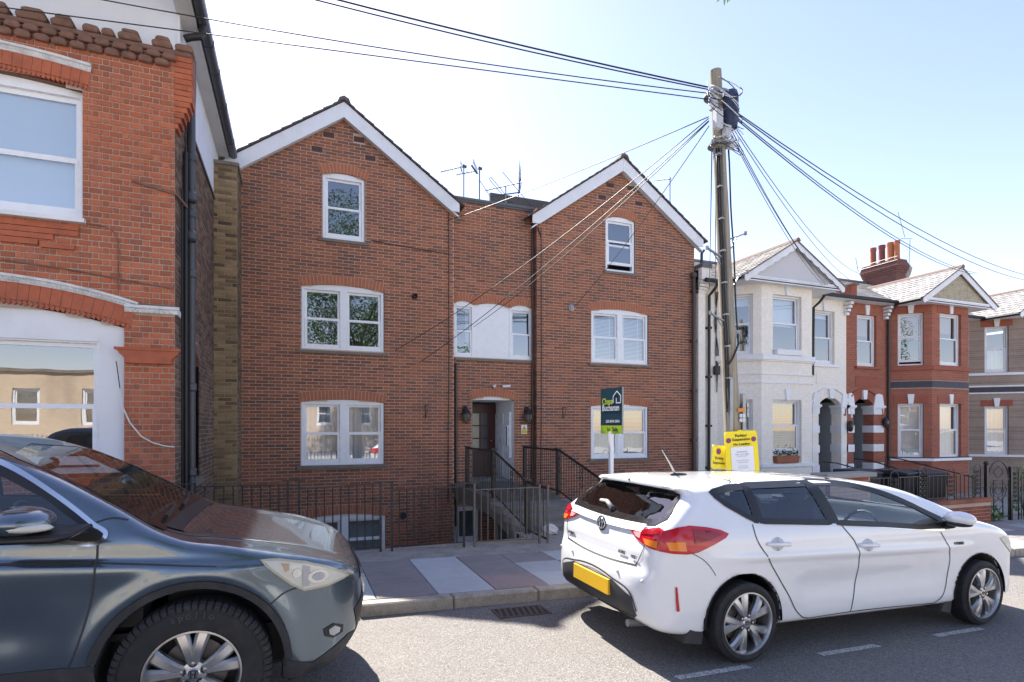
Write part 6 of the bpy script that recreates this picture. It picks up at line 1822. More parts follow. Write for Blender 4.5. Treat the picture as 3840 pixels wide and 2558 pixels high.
    m_ = MB(); m_.prism([(2.05, .55), (2.05, .90), (2.15, .96), (2.55, .94), (2.62, .55)], -.78, .78); m_.build('dashboard', M['trim_black'], root, bevel=.03)
    m_ = MB(); m_.tube([(1.93 + .06 * math.sin(t * PI / 8), -.40 + .185 * math.cos(t * PI / 8), .90 + .17 * math.sin(t * PI / 8)) for t in range(17)], .016, 6); m_.build('steering_wheel', M['trim_black'], root)
    m_ = MB(); m_.box(-.62, -.12, -.66, .66, .98, 1.0); m_.build('parcel_shelf', M['seat_cloth'], root)
    m_ = MB(); m_.box(-.6, 2.6, -.7, .7, .50, .54); m_.build('cabin_floor', M['trim_black'], root)
    m_ = MB(); m_.box(-.62, 3.6, -.62, .62, .24, .48); m_.build('underbody', M['trim_black'], root)
    MB().tube([(-.55, -.45, .22), (-.80, -.45, .24)], .03, 8).build('exhaust', M['galvanised'], root)
    return root

def seats(root, spots, zf):
    for x, y in spots:
        m_ = MB()
        m_.prism([(x - .12, zf + .10), (x + .42, zf + .10), (x + .45, zf + .24), (x - .05, zf + .22), (x - .17, zf + .66), (x - .29, zf + .66)], y - .25, y + .25)
        s_ = m_.build('seat', M['seat_cloth'], root, bevel=.04, smooth=40)
        m_ = MB(); m_.ball((x - .25, y, zf + .76), .06, .14, .095, 12, 8); m_.build('headrest', M['headrest_grey'], s_, smooth=True)
wcar = white_car()

# ------------------------------------------------------------------ steel blue sports utility car
def suv():
    root = thing('dark_suv', 'steel blue-grey sports utility car in the left foreground, cut by the frame', 'car', (-.53, 4.44, gz(-.53)), rot=(0, math.atan(SL), 0))
    side = spline([(.48, .25), (.72, .30), (.90, .42), (.985, .56), (.985, .66), (.955, .73), (.945, .79), (.915, .845), (.82, .912), (.63, .978), (.38, 1.038), (.12, 1.088), (-.08, 1.122), (-.20, 1.17), (-.42, 1.302), (-.72, 1.468), (-1.0, 1.595), (-1.22, 1.66), (-1.6, 1.70), (-2.2, 1.71), (-2.8, 1.685), (-3.25, 1.62), (-3.40, 1.54), (-3.52, 1.25), (-3.60, .95), (-3.64, .65), (-3.58, .42), (-3.40, .33), (-2.0, .30), (-.5, .28)], 8)
    plan = spline([(.985, 0), (.97, .35), (.90, .62), (.74, .80), (.50, .895), (.2, .925), (-.3, .93), (-1.5, .935), (-2.7, .93), (-3.2, .90), (-3.5, .82), (-3.62, .6), (-3.65, 0), (-3.65, -.4), (-1, -.4), (.98, -.4)], 8)
    front = spline([(0, .24), (.6, .25), (.84, .28), (.895, .36), (.92, .50), (.925, .68), (.93, .86), (.925, .985), (.905, 1.06), (.885, 1.13), (.845, 1.22), (.76, 1.42), (.67, 1.60), (.58, 1.675), (.4, 1.71), (0, 1.725), (-.5, 1.725), (-.5, .24)], 8)
    fd = [(-.455, 1.165), (-.62, 1.165), (-1.55, 1.19), (-1.55, 1.60), (-1.22, 1.60), (-1.0, 1.535), (-.72, 1.375)]
    rd = [(-1.62, 1.19), (-2.55, 1.22), (-2.75, 1.40), (-2.50, 1.58), (-1.62, 1.605)]
    qg = [(-2.68, 1.25), (-3.15, 1.32), (-3.10, 1.50), (-2.65, 1.56)]
    ws = [(0, 1.20), (.66, 1.175), (.735, 1.19), (.60, 1.545), (.5, 1.60), (0, 1.635), (-.3, 1.635), (-.3, 1.245)]
    sh = lambda p, d=.008: Poly(offset_poly(p, d))
    def extra(d, x, y, z):
        yw = np.clip((y - .72) * 7, 0, 1)
        zc = 1.045 - .055 * (x + .8)
        crease = .012 * np.tanh((zc - z) / .012) * np.exp(-((zc - z) / .10) ** 2) * np.clip((.55 - x) * 4, 0, 1)
        d = d - crease * yw
        # flared wheel arches
        for xw in (0, -2.75):
            r = np.hypot(x - xw, z - .40)
            d = d - .020 * np.exp(-((r - .53) / .06) ** 2) * yw
        # bonnet edge ridge and a dished lower door
        d = d + .018 * np.exp(-((z - .72) / .14) ** 2) * np.clip((-.6 - x) * 5, 0, 1) * np.clip((x + 2.1) * 5, 0, 1) * yw
        hb = .014 * np.exp(-((y - .66 + .10 * np.clip(x, 0, 1)) / .05) ** 2) * np.clip((x + .2) * 6, 0, 1) * np.clip((.85 - x) * 6, 0, 1) * np.clip((z - .9) * 8, 0, 1)
        return d - hb
    B = Body(side, plan, front, [(0, .395, .465, .55), (-2.75, .395, .465, .55)], (.07, .065), .94, (-3.3, -.20, .60, .055), [('y', sh(fd), .5), ('y', sh(rd), .5), ('y', sh(qg), .5), ('xf', sh(ws), -1.5)], .0185, extra)
    link('body', mesh_np('body', B.x, B.Q, M['paint_steel'], inner=B.inner), root)
    for sgn in (1, -1):
        for nm, poly in (('front_door_glass', fd), ('rear_door_glass', rd), ('quarter_glass', qg)):
            B.patch('y', offset_poly(poly, .006), M['car_glass'] if nm[0] == 'f' else M['dark_car_glass'], nm, root, .001, sgn)
            B.strip('y', poly, .042, M['trim_black'], 'window_seal', root, .0035, sgn, True)
        B.strip('y', [(-.62, 1.148), (-.45, 1.146), (-.438, 1.17), (-.50, 1.225), (-.70, 1.385), (-.98, 1.555), (-1.22, 1.625), (-1.6, 1.635)], .022, M['chrome'], 'window_chrome', root, .006, sgn)
        B.strip('y', [(-.62, 1.148), (-1.5, 1.172), (-2.6, 1.20)], .020, M['chrome'], 'window_chrome', root, .006, sgn)
        B.strip('y', [(-.47, 1.14), (-.468, 1.02), (-.475, .90), (-.52, .66), (-.56, .53), (-.60, .43)], .010, M['seam'], 'door_seam', root, .0025, sgn)
        B.strip('y', [(-1.60, 1.18), (-1.60, .8), (-1.58, .45)], .010, M['seam'], 'door_seam', root, .0025, sgn)
        B.strip('y', [(-.49, 1.235), (-.42, 1.255), (-.35, 1.24)], .008, M['seam'], 'wing_seam', root, .002, sgn)
        B.strip('y', [(-.46, 1.03), (-.2, 1.008), (.1, .982)], .007, M['seam'], 'swage_line', root, .002, sgn)
        B.strip('y', [(-.49, 1.032), (-1.5, 1.07)], .012, M['seam'], 'swage_line', root, .002, sgn)
        B.strip('y', [(.385, .75), (.45, .80), (.565, .83)], .009, M['seam'], 'bumper_seam', root, .0025, sgn)
        # arch trims, sill and bumper skirt in black plastic
        for xw in (0, -2.75):
            pts = [(xw + .485 * math.cos(t), .405 + .485 * math.sin(t)) for t in np.linspace(PI * .93 if xw == 0 else PI * .97, .02, 40)]
            B.strip('y', pts, .040, M['arch_plastic'], 'arch_trim', root, .010, sgn)
            liner(root, xw, .395, .468, -sgn * .555, -sgn * .915)
            wheel(root, xw, -sgn * .83, .395, .395, .242, .225, -sgn, dict(rot=.05, split=.25, **{'in': .16}, wa=.09, wb=.165, logo='H', nut=0), tread=True)
        B.patch('y', [(-.47, .50), (-2.28, .50), (-2.28, .34), (-.44, .34)], M['arch_plastic'], 'sill_trim', root, .006, sgn)
        B.patch('y', [(.455, .42), (.62, .36), (.84, .46), (.90, .455), (.76, .33), (.60, .27), (.47, .255)], M['arch_plastic'], 'bumper_skirt', root, .006, sgn)
        # headlight: lens over reflector bowls
        hl = [(.325, .995), (.42, .992), (.56, .965), (.68, .925), (.775, .875), (.825, .838), (.70, .812), (.565, .805), (.49, .85)]
        h_ = B.patch('y', hl, M['lens_clear'], 'headlight', root, .007, sgn)
        B.patch('y', [(.55, .95), (.59, .94), (.59, .828), (.55, .825)], M['lamp_silver'], 'headlight_divider', h_, .011, sgn)
        B.patch('y', [(.64 + .06 * math.cos(t), .875 + .040 * math.sin(t)) for t in np.linspace(0, 2 * PI, 18)[:-1]], M['alloy_bright'], 'headlight_bowl', h_, .011, sgn)
        B.patch('y', [(.64 + .035 * math.cos(t), .875 + .024 * math.sin(t)) for t in np.linspace(0, 2 * PI, 16)[:-1]], M['lamp_silver'], 'headlight_bulb', h_, .014, sgn)
        B.patch('y', [(.52 + .026 * math.cos(t), .91 + .026 * math.sin(t)) for t in np.linspace(0, 2 * PI, 16)[:-1]], M['alloy_bright'], 'headlight_bowl', h_, .011, sgn)
        B.patch('y', [(.43, .972), (.475, .965), (.475, .935), (.455, .925)], M['lamp_amberish'] if 'lamp_amberish' in M else lens('lamp_amberish', (.50, .36, .25)), 'side_lamp', h_, .011, sgn)
        B.strip('y', hl, .012, M['lens_edge'] if 'lens_edge' in M else lens('lens_edge', (.45, .42, .30)), 'headlight_edge', h_, .0085, sgn, True)
        B.patch('y', [(.68, .545), (.74, .565), (.80, .535), (.80, .49), (.74, .475), (.69, .50)], M['trim_black'], 'fog_recess', root, .006, sgn)
        B.patch('y', [(.71, .535), (.745, .55), (.78, .525), (.775, .50), (.74, .49), (.715, .505)], M['lamp_silver'], 'fog_light', root, .010, sgn)
        y0 = -sgn * .92
        m_ = MB(); m_.ball((-.72, y0 - sgn * .17, 1.285), .135, .15, .075, 18, 10); m_.build('mirror', M['paint_steel'], root, smooth=True)
        m_ = MB(); m_.prism([(-.88, 1.225), (-.48, 1.24), (-.49, 1.215), (-.56, 1.195), (-.88, 1.195)], y0 - sgn * .29, y0 + sgn * .03); m_.build('mirror_base', M['trim_black'], root, bevel=.02)
        m_ = MB(); m_.ball((-.68, y0 - sgn * .255, 1.268), .115, .065, .024, 14, 6); m_.build('indicator', M['lens_clear'], root, smooth=True)
        for x in (-1.42, -2.42):
            p, n = B.cast('y', x, 1.03, sgn); y = p.y - sgn * .022
            MB().tube([(x - .13, p.y, 1.03), (x - .10, y, 1.03), (x + .08, y, 1.03), (x + .11, p.y, 1.03)], .016, 8).build('door_handle', M['paint_steel'], root, smooth=True)
        B.strip('z', [(.80, sgn * .50), (.62, sgn * .585), (.30, sgn * .655), (.0, sgn * .695), (-.20, sgn * .73)], .010, M['seam'], 'bonnet_seam', root, .002)
        B.patch('x', [(sgn * .66, 1.26), (sgn * .80, 1.22), (sgn * .86, .95), (sgn * .70, .95)], M['lens_red'], 'tail_light', root, .008, -1)
    B.patch('x', [(-.62, 1.215), (.62, 1.215), (.70, 1.20), (.585, 1.53), (.48, 1.59), (0, 1.625), (-.48, 1.59), (-.585, 1.53), (-.70, 1.20)], M['screen_glass'], 'windscreen', root, .001, 1)
    B.strip('x', [(-.64, 1.195), (.64, 1.195), (.735, 1.18), (.61, 1.545), (.49, 1.61), (0, 1.645), (-.49, 1.61), (-.61, 1.545), (-.735, 1.18)], .045, M['frit'], 'screen_border', root, .0035, 1, True)
    B.strip('x', [(-.66, 1.155), (0, 1.16), (.66, 1.155)], .035, M['trim_black'], 'scuttle_panel', root, .004, 1)
    for y, z in ((-.45, .02), (.1, .02)):
        a = B.cast('x', y - .05, 1.19, 1)[0] + Vector((.01, 0, .015)); b = B.cast('x', y + .50, 1.225, 1)[0] + Vector((.02, 0, .01)); c = B.cast('x', y + .22, 1.205, 1)[0] + Vector((.03, 0, .03))
        MB().tube([a, c, b], [.016, .012, .009], 6).build('wiper', M['trim_black'], root)
    B.patch('x', [(-.45, .72), (.45, .72), (.56, .79), (.50, .83), (-.50, .83), (-.56, .79)], M['trim_black'], 'upper_grille', root, .004, 1)
    B.strip('x', [(-.52, .775), (0, .77), (.52, .775)], .045, M['chrome'], 'grille_bar', root, .016, 1)
    B.patch('x', [(-.60, .42), (.60, .42), (.66, .60), (.50, .67), (-.50, .67), (-.66, .60)], M['trim_black'], 'lower_grille', root, .004, 1)
    B.patch('x', [(-.27, .53), (.27, .53), (.27, .65), (-.27, .65)], M['plate_white'] if 'plate_white' in M else plain('plate_white', (.72, .72, .70), .4, .04, 4), 'number_plate', root, .02, 1, cell=.2, smooth=False)
    B.strip('x', [(-.60, 1.02), (0, 1.035), (.60, 1.02)], .010, M['seam'], 'bonnet_seam', root, .002, 1) if False else None
    seats(root, [(-1.55, -.4), (-1.55, .4), (-2.45, -.4), (-2.45, .4)], .68)
    m_ = MB(); m_.prism([(-.24, .62), (-.24, 1.06), (-.36, 1.12), (-.80, 1.10), (-.85, .62)], -.80, .80); m_.build('dashboard', M['trim_black'], root, bevel=.03)
    m_ = MB(); m_.tube([(-.92 - .06 * math.sin(t * PI / 8), -.42 + .19 * math.cos(t * PI / 8), 1.12 + .18 * math.sin(t * PI / 8)) for t in range(17)], .016, 6); m_.build('steering_wheel', M['trim_black'], root)
    m_ = MB(); m_.box(-3.3, -.3, -.75, .75, .56, .60); m_.box(-3.4, .6, -.6, .6, .30, .54); m_.build('underbody', M['trim_black'], root)
    m_ = MB(); m_.ball((-.98, 0, 1.50), .04, .13, .045, 12, 6); m_.build('rear_view_mirror', M['trim_black'], root, smooth=True)
    return root
scar = suv()
plain('tyre_letter', (.075, .075, .08), .8, .2, 9)
for i, ch_ in enumerate('apollo'):
    a = R(108 - i * 6.6)
    text_mesh('tyre_lettering', ch_, .052, M['tyre_letter'], Matrix.Translation((.315 * math.cos(a), -.952, .395 + .315 * math.sin(a))) @ Matrix.Rotation(PI / 2, 4, 'X') @ Matrix.Rotation(a - PI / 2, 4, 'Z'), scar, .001, 'CENTER')
# ------------------------------------------------------------------ telegraph pole
pb = Vector((5.63, 6.0, gz(5.63) + .10)); ptop = Vector((5.24, 6.0, 6.55))
pole = thing('telegraph_pole', 'leaning wooden telegraph pole crowded with wires and step irons', 'pole', pb)
def pp(z): return pb.lerp(ptop, (z - pb.z) / (ptop.z - pb.z))
m_ = MB(); zs_ = np.linspace(pb.z - .1, 6.55, 24)
m_.tube([pp(z) for z in zs_], [.118 - .045 * (z - pb.z) / 6.5 + .002 * math.sin(z * 7) for z in zs_], 18); m_.build('shaft', M['pole_wood'], pole, smooth=40)
for z, sx in ((4.32, 1), (4.05, -1), (3.80, 1), (3.20, -1)):
    c = pp(z); m_ = MB()
    q = c + Vector((sx * .33, -.05, .10)); m_.bar(c + Vector((sx * .08, -.05, 0)), q, .03, .018); m_.bar(c + Vector((sx * .08, -.05, -.13)), c.lerp(q, .65) + Vector((0, 0, .0)), .014); m_.bar(q + Vector((0, 0, -.02)), q + Vector((0, 0, .03)), .03)
    m_.build('step_iron', M['galvanised'], pole)
plain('cable_black', (.012, .013, .014), .5, .2, 9); plain('cable_grey', (.10, .12, .12), .5, .2, 9); plain('box_blue', (.035, .05, .11), .5, .2, 6); plain('box_white', (.55, .57, .62), .5, .1, 6)
pr2 = random.Random(21)
zt = 6.1
m_ = MB(); c = pp(5.95); m_.lathe([(.02, -.26), (.08, -.24), (.10, -.1), (.10, .18), (.08, .25), (.02, .27)], 12, tuple(c + Vector((.13, -.10, .05)))); m_.build('splice_closure', M['box_blue'], pole, smooth=40)
for i, (dx, dy, dz, w, h) in enumerate(((-.10, -.12, -.12, .11, .26), (.02, -.15, -.28, .09, .16), (-.11, -.05, .12, .09, .18), (.13, -.11, -.40, .09, .12))):
    q = c + Vector((dx, dy, dz)); MB().box(q.x - w / 2, q.x + w / 2, q.y - .05, q.y + .05, q.z - h / 2, q.z + h / 2).build('junction_box', M['box_white'], pole, bevel=.015)
m_ = MB(); m_.lathe([(.11, 0), (.17, .0), (.17, .03), (.11, .03)], 20, tuple(pp(6.2))); m_.lathe([(.08, 0), (.15, .0), (.15, .02), (.08, .02)], 20, tuple(pp(5.55))); m_.build('ring_bracket', M['galvanised'], pole)
for i in range(26):
    a0 = pr2.uniform(0, 2 * PI); r = pr2.uniform(.12, .27); z0 = pr2.uniform(5.5, 6.3); cc = pp(z0) + Vector((.03, -.06, 0))
    pts = []
    tilt = pr2.uniform(-1.2, 1.2); L = pr2.uniform(2.0, 6.0)
    for k in range(13):
        t = a0 + L * k / 12
        pts.append(cc + Vector((r * math.cos(t), -.06 + .14 * math.sin(t), r * .75 * math.sin(t + tilt))))
    MB().tube(pts, pr2.choice((.004, .005, .007)), 5).build('loop_of_cable', M[pr2.choice(('cable_black', 'cable_black', 'cable_grey', 'box_white'))], pole, smooth=True)
for dx, dy, mt, z1 in ((-.085, -.08, 'cable_black', 1.5), (-.10, -.05, 'cable_black', 2.0), (-.06, -.10, 'cable_grey', 2.9), (.10, -.06, 'cable_black', 3.1)):
    pts = [pp(z) + Vector((dx * (1.25 - .05 * z) + .006 * math.sin(z * 5), dy, 0)) for z in np.linspace(5.5, z1, 14)]
    MB().tube(pts, .011, 6).build('pole_cable', M[mt], pole, smooth=True)
for z in np.arange(1.6, 5.4, .42):
    q = pp(z); MB().box(q.x - .125, q.x - .075, q.y - .12, q.y - .06, z, z + .02).build('cable_clip', M['galvanised'], pole)
m_ = MB(); m_.tube([pp(3.05) + Vector((.10, -.07, 0)), pp(2.9) + Vector((.06, -.12, 0)), pp(2.72) + Vector((-.04, -.12, 0)), pp(2.6) + Vector((-.11, -.08, 0))], .012, 6); m_.build('pole_cable', M['cable_black'], pole)
# steel channels over the cables at the foot
m_ = MB()
for dx in (-.135, .135): m_.box(pp(1.7).x + dx * .8 - .025, pp(1.7).x + dx * .8 + .025, 5.90, 5.96, .1, 2.45 if dx < 0 else 2.25)
m_.build('cable_guard', M['galvanised'], pole)
q = pp(2.02); plain('tag_orange', (.62, .22, .03), .6, .1, 5)
MB().box(q.x - .0, q.x + .11, 5.875, 5.885, 2.00, 2.05).build('pole_plate', M['tag_orange'], pole)
m_ = MB()
for i in range(2):
    for j in range(2): m_.lathe([(.001, 0), (.028, 0), (.028, .006)], 10, (q.x + .045 + .045 * j, 5.87, 1.95 - .06 * i), 'y')
m_.build('pole_number', M['box_white'], pole)
# ------------------------------------------------------------------ overhead wires
def wire(label, p, q, sag=.15, r=.0065, mat='cable_black', n=16, pts=None):
    p, q = Vector(p), Vector(q)
    path = [p.lerp(q, k / n) - Vector((0, 0, sag * 4 * (k / n) * (1 - k / n))) for k in range(n + 1)]
    o = MB().tube(path, r, 6).build('overhead_wire', M[mat], None, smooth=True)
    return tag(o, label, 'wire', 'overhead wires from the telegraph pole')
H0 = pp(6.15)
lf = lambda dz: tuple(pp(6.15 + dz) + Vector((-.16, -.02, 0)))
rt = lambda dz: tuple(pp(6.0 + dz) + Vector((.17, -.02, 0)))
# to the red house on the left
wire('upper wire crossing the rendered gable of the red house on the left', lf(.06), (-3.75, 8.2, 6.95), .10, .0065)
wire('lower wire crossing the ragged parapet of the red house on the left', lf(-.02), (-3.75, 8.2, 6.60), .0, .0065)
wire('upper of two thick wires leaving the top edge of the picture', lf(.14), (-4.4, 8.3, 7.95), .12, .010)
wire('lower of two thick wires leaving the top edge of the picture', lf(.11), (-4.5, 8.3, 7.88), .14, .008)
# to the gabled house
wl = lambda dz: tuple(pp(5.9 + dz) + Vector((-.17, -.02, 0)))
wire('wire running to the right eave of the left gable', wl(.0), (3.40, 12.98, 6.70), .05)
wire('wire ending right of the first-floor window of the left gable', wl(-.02), (2.15, 12.98, 3.55), .18)
wire('wire ending lowest on the left gable wall, over the ground floor', wl(-.05), (2.72, 12.98, 3.30), .15)
wire('wire ending at the white panel over the entrance', wl(-.06), (4.1, 13.15, 4.25), .15)
wire('wire ending at the round vent on the right gable', wl(-.12), (6.75, 12.97, 4.90), .12)
# to the terrace
for k, (lb, e, dz, sag) in enumerate((('wire to the white house bay gable, left of its pair', (15.0, 12.4, 6.02), -.25, .25), ('wire to the white house bay gable, right of its pair', (15.15, 12.4, 6.0), -.22, .22), ('thin wire to the white house eaves beside the bay gable', (15.4, 12.5, 6.05), -.15, .30),
        ('wire to the party wall coping between the white and red houses', (16.6, 12.7, 6.38), -.10, .30), ('wire to the roof slope left of the chimney', (19.6, 14.6, 7.4), -.05, .45), ('wire passing just left of the chimney pots', (21.2, 11.9, 6.9), .02, .40),
        ('wire passing across the chimney to the red gable', (21.4, 11.9, 6.95), .05, .40), ('upper wire to the brown house roof at the right', (27.0, 12.3, 7.35), .10, .55), ('lower wire to the brown house roof at the right', (26.6, 12.3, 7.2), .08, .60))):
    wire(lb, rt(dz), e, sag, .0065 if k < 5 else .008, 'cable_black' if k % 3 else 'cable_grey')
for i, lb in enumerate(('leftmost wire dropping beside the pole to the white house', 'middle wire dropping beside the pole to the white house', 'wire dropping nearest the pole to the white house')):
    wire(lb, tuple(pp(5.6) + Vector((-.14 + .05 * i, -.03, 0))), (11.05 + .22 * i, 12.9, 5.75 - .05 * i), -.0 if i else .05, .008, 'cable_grey')

# ------------------------------------------------------------------ parking suspension signs on the pole
plain('sign_bright', (.86, .68, .01), .35, .03, 3); plain('sign_paper', (.74, .75, .80), .5, .03, 5); plain('print_grey', (.12, .12, .14), .7, .1, 9); plain('roundel_red', (.45, .02, .03), .5, .05, 4); plain('roundel_blue', (.05, .06, .30), .5, .05, 4)
def rrect(w, h, r, n=5):
    out = []
    for cx, cy, a0 in ((w / 2 - r, h / 2 - r, 0), (-w / 2 + r, h / 2 - r, 90), (-w / 2 + r, -h / 2 + r, 180), (w / 2 - r, -h / 2 + r, 270)):
        out += [(cx + r * math.cos(R(a0 + 90 * k / n)), cy + r * math.sin(R(a0 + 90 * k / n))) for k in range(n + 1)]
    return out
def roundel(parent, Mx, x, z, r):
    m_ = MB(Mx); m_.lathe([(.001, -.006), (r, -.006), (r, -.004)], 20, (x, 0, z), 'y'); m_.build('roundel_ring', M['roundel_red'], parent)
    m_ = MB(Mx); m_.lathe([(.001, -.0075), (r * .76, -.0075), (r * .76, -.006)], 20, (x, 0, z), 'y'); m_.build('roundel_disc', M['roundel_blue'], parent)
    m_ = MB(Mx); m_.bar((x - r * .55, -.0085, z + r * .55), (x + r * .55, -.0085, z - r * .55), r * .24, .002, (0, 1, 0)); m_.build('roundel_bar', M['roundel_red'], parent)
def board(name, label, cat, c, yaw, roll, w, h, mat, r, th=.012):
    Mx = Matrix.Translation(c) @ Matrix.Rotation(yaw, 4, 'Z') @ Matrix.Rotation(roll, 4, 'Y')
    s_ = thing(name, label, cat, c)
    m_ = MB(Mx); m_.prism(rrect(w, h, r), 0, th); m_.build('board', M[mat], s_)
    return s_, Mx
RX = Matrix.Rotation(PI / 2, 4, 'X')
c = Vector((5.48, 5.78, 1.445))
s1, Mx = board('parking_sign', 'large yellow parking suspension sign with a white notice, tied to the pole', 'sign', c, R(-21), R(-4), .43, .60, 'sign_bright', .045)
tx = lambda t, x, z, sz, par, Mx_, mt='sign_black', al='CENTER', bold=.0: text_mesh('lettering', t, sz, M[mt], Mx_ @ Matrix.Translation((x, -.004, z)) @ RX, par, .0008, al, 1.0, bold)
tx('Parking', 0, .225, .052, s1, Mx, bold=.001); tx('Suspension', 0, .175, .052, s1, Mx, bold=.001); tx('No Loading', .005, .115, .046, s1, Mx, bold=.001)
roundel(s1, Mx, -.165, .185, .033); roundel(s1, Mx, .165, .185, .033)
m_ = MB(Mx); m_.box(-.145, .15, -.010, -.001, -.275, .095); n_ = m_.build('notice', M['sign_paper'], s1)
for i, (t, z, sz) in enumerate((('SUSPENDED', .02, .026), ('MON 1 JULY 8.00am', -.01, .022), ('TO SAT 6 JULY', -.035, .022), ('PAY AND DISPLAY BAYS', -.09, .016), ('outside the building', -.115, .016), ('For works to poles', -.16, .016), ('DO NOT REMOVE', -.185, .016))):
    text_mesh('lettering', t, sz, M['print_grey'], Mx @ Matrix.Translation((0, -.0105, z)) @ RX, s1, .0004, 'CENTER') if i < 3 or True else None
m_ = MB(Mx); m_.box(-.03, .03, -.004, .03, .285, .315); m_.build('cable_tie', M['sign_bright'], s1)
c = Vector((5.213, 5.90, 1.40))
s2, Mx2 = board('parking_sign', 'small yellow parking suspension sign behind and left of the large one', 'sign', c, R(8), R(5), .27, .31, 'sign_bright', .025)
tx('Parking', .0, -.03, .052, s2, Mx2); tx('Suspension', .0, -.09, .052, s2, Mx2); roundel(s2, Mx2, -.02, .075, .04)

# ------------------------------------------------------------------ estate agent board
plain('board_teal', (.012, .055, .085), .35, .05, 3); plain('board_lime', (.42, .60, .03), .4, .03, 3); plain('lime_text', (.60, .75, .05), .5, .02, 3); plain('white_text', (.85, .86, .88), .5, .02, 3); plain('navy_text', (.01, .045, .06), .5, .05, 3); plain('post_white', (.78, .80, .84), .45, .04, 4)
A_, B_ = Vector((4.733, 8.138, 0)), Vector((4.772, 7.552, 0))
u = (B_ - A_).normalized(); nrm = Vector((u.y, -u.x, 0)); nrm = nrm if nrm.x < 0 else -nrm
sb = thing('for_sale_board', 'green and teal estate agent board on a white post', 'sign', (4.76, 7.86, gz(4.76) + .11))
Mb = Matrix(((u.x, -nrm.x, 0, A_.x), (u.y, -nrm.y, 0, A_.y), (0, 0, 1, 1.69), (0, 0, 0, 1)))   # local x along the board, y into it
m_ = MB(Mb); m_.box(0, .587, 0, .012, .133, .735); m_.build('panel', M['board_teal'], sb)
m_ = MB(Mb); m_.box(0, .587, -.0005, .0125, 0, .133); m_.build('strip', M['board_lime'], sb)
m_ = MB(Mb); m_.box(.587, .60, -.002, .02, 0, .737); m_.box(0, .587, .013, .02, 0, .735); m_.build('edge', M['galvanised'], sb)
def bt(t, x, z, sz, mt, sx=1.0, bold=0.0): text_mesh('lettering', t, sz, M[mt], Mb @ Matrix.Translation((x, -.003, z)) @ RX, sb, .001, 'LEFT', sx, bold)
bt('Chase', .045, .475, .145, 'lime_text', .82, .0015); bt('Buchanan', .045, .37, .145, 'white_text', .85, .0015); bt('020 8744 2434', .155, .178, .062, 'white_text', .98, .0008); bt('for', .18, .040, .10, 'navy_text', .85); bt('Sale', .325, .040, .10, 'navy_text', .95, .002)
m_ = MB(Mb)
o_ = [(.355, .49), (.355, .60), (.455, .675), (.555, .60), (.555, .49), (.44, .49), (.44, .57)]
for a, b in zip(o_[:-1], o_[1:]): m_.bar((a[0], -.003, a[1]), (b[0], -.003, b[1]), .016, .003, (0, 1, 0))
m_.build('house_emblem', M['white_text'], sb)
MB().box(4.735, 4.795, 7.835, 7.895, gz(4.76) + .10, 1.72).build('post', M['post_white'], sb)

# ------------------------------------------------------------------ front gardens of the terrace
GY = 7.48
gw = thing('gate_pier_wall', 'short red brick garden wall with a stone cap beside the white house gate', 'wall', (9.7, GY, gz(9.7)))
def small_bricks(parent, x0, x1, z0, z1, y, th, mat='garden_brick', ch=.075, bl=.225):
    MB().box(x0 + .006, x1 - .006, y + .006, y + th - .006, z0, z1).build('wall_core', M['mortar_house'], parent)
    k = int((z1 - z0) / ch)
    for j in range(k):
        x = x0 - (bl / 2 if j % 2 else 0)
        while x < x1:
            a, b = max(x, x0), min(x + bl, x1)
            if b - a > .04: MB().box(a + .005, b - .005, y, y + .1, z0 + j * ch + .005, z0 + (j + 1) * ch - .005).build('brick', M[mat], parent)
            x += bl
plain('garden_brick', (.32, .095, .055), .88, .3, 5, bump=.4, dirt=(.15, .06, .045), dscale=3)
small_bricks(gw, 9.15, 10.2, -.35, .85, GY, .24)
MB().box(9.02, 10.32, GY - .06, GY + .32, .85, .94).build('cap', M['concrete'], gw, bevel=.015)
lw = thing('low_garden_wall', 'low red brick garden wall carrying ornate black railings', 'wall', (12, GY, gz(12)))
small_bricks(lw, 10.2, 13.88, -.32, .20, GY, .22)
MB().box(10.2, 13.90, GY - .02, GY + .24, .20, .285).build('coping_course', M['brick_house'], lw)
rl = thing('ornate_railing', 'ornate black cast iron railing on the low garden wall', 'railing', (12, GY + .1, .3))
yr_ = GY + .1
def scrollwork(m_, x, z0, z1, w):
    z = z0; k = 0
    while z < z1 - w * .4:
        for sg in (-1, 1):
            c = (x + sg * w * .24, yr_, z + w * .25)
            m_.tube([(c[0] + sg * w * .22 * (1 - t / 22) * math.cos(t * .62), yr_, c[2] + w * .24 * (1 - t / 22) * math.sin(t * .62)) for t in range(14)], .008, 5, False)
        z += w * .5; k += 1
for x0, x1 in ((10.25, 10.9), (11.12, 11.75), (11.97, 12.62), (12.84, 13.5)):
    MB().bar((x0, yr_, .80), (x1, yr_, .80), .035, .014).build('top_rail', M['black_paint'], rl); MB().bar((x0, yr_, .34), (x1, yr_, .34), .035, .014).build('bottom_rail', M['black_paint'], rl)
    for i in range(5): x = x0 + (x1 - x0) * (i + .5) / 5; MB().tube([(x, yr_, .30), (x, yr_, .80)], .010, 6).build('baluster', M['black_paint'], rl)
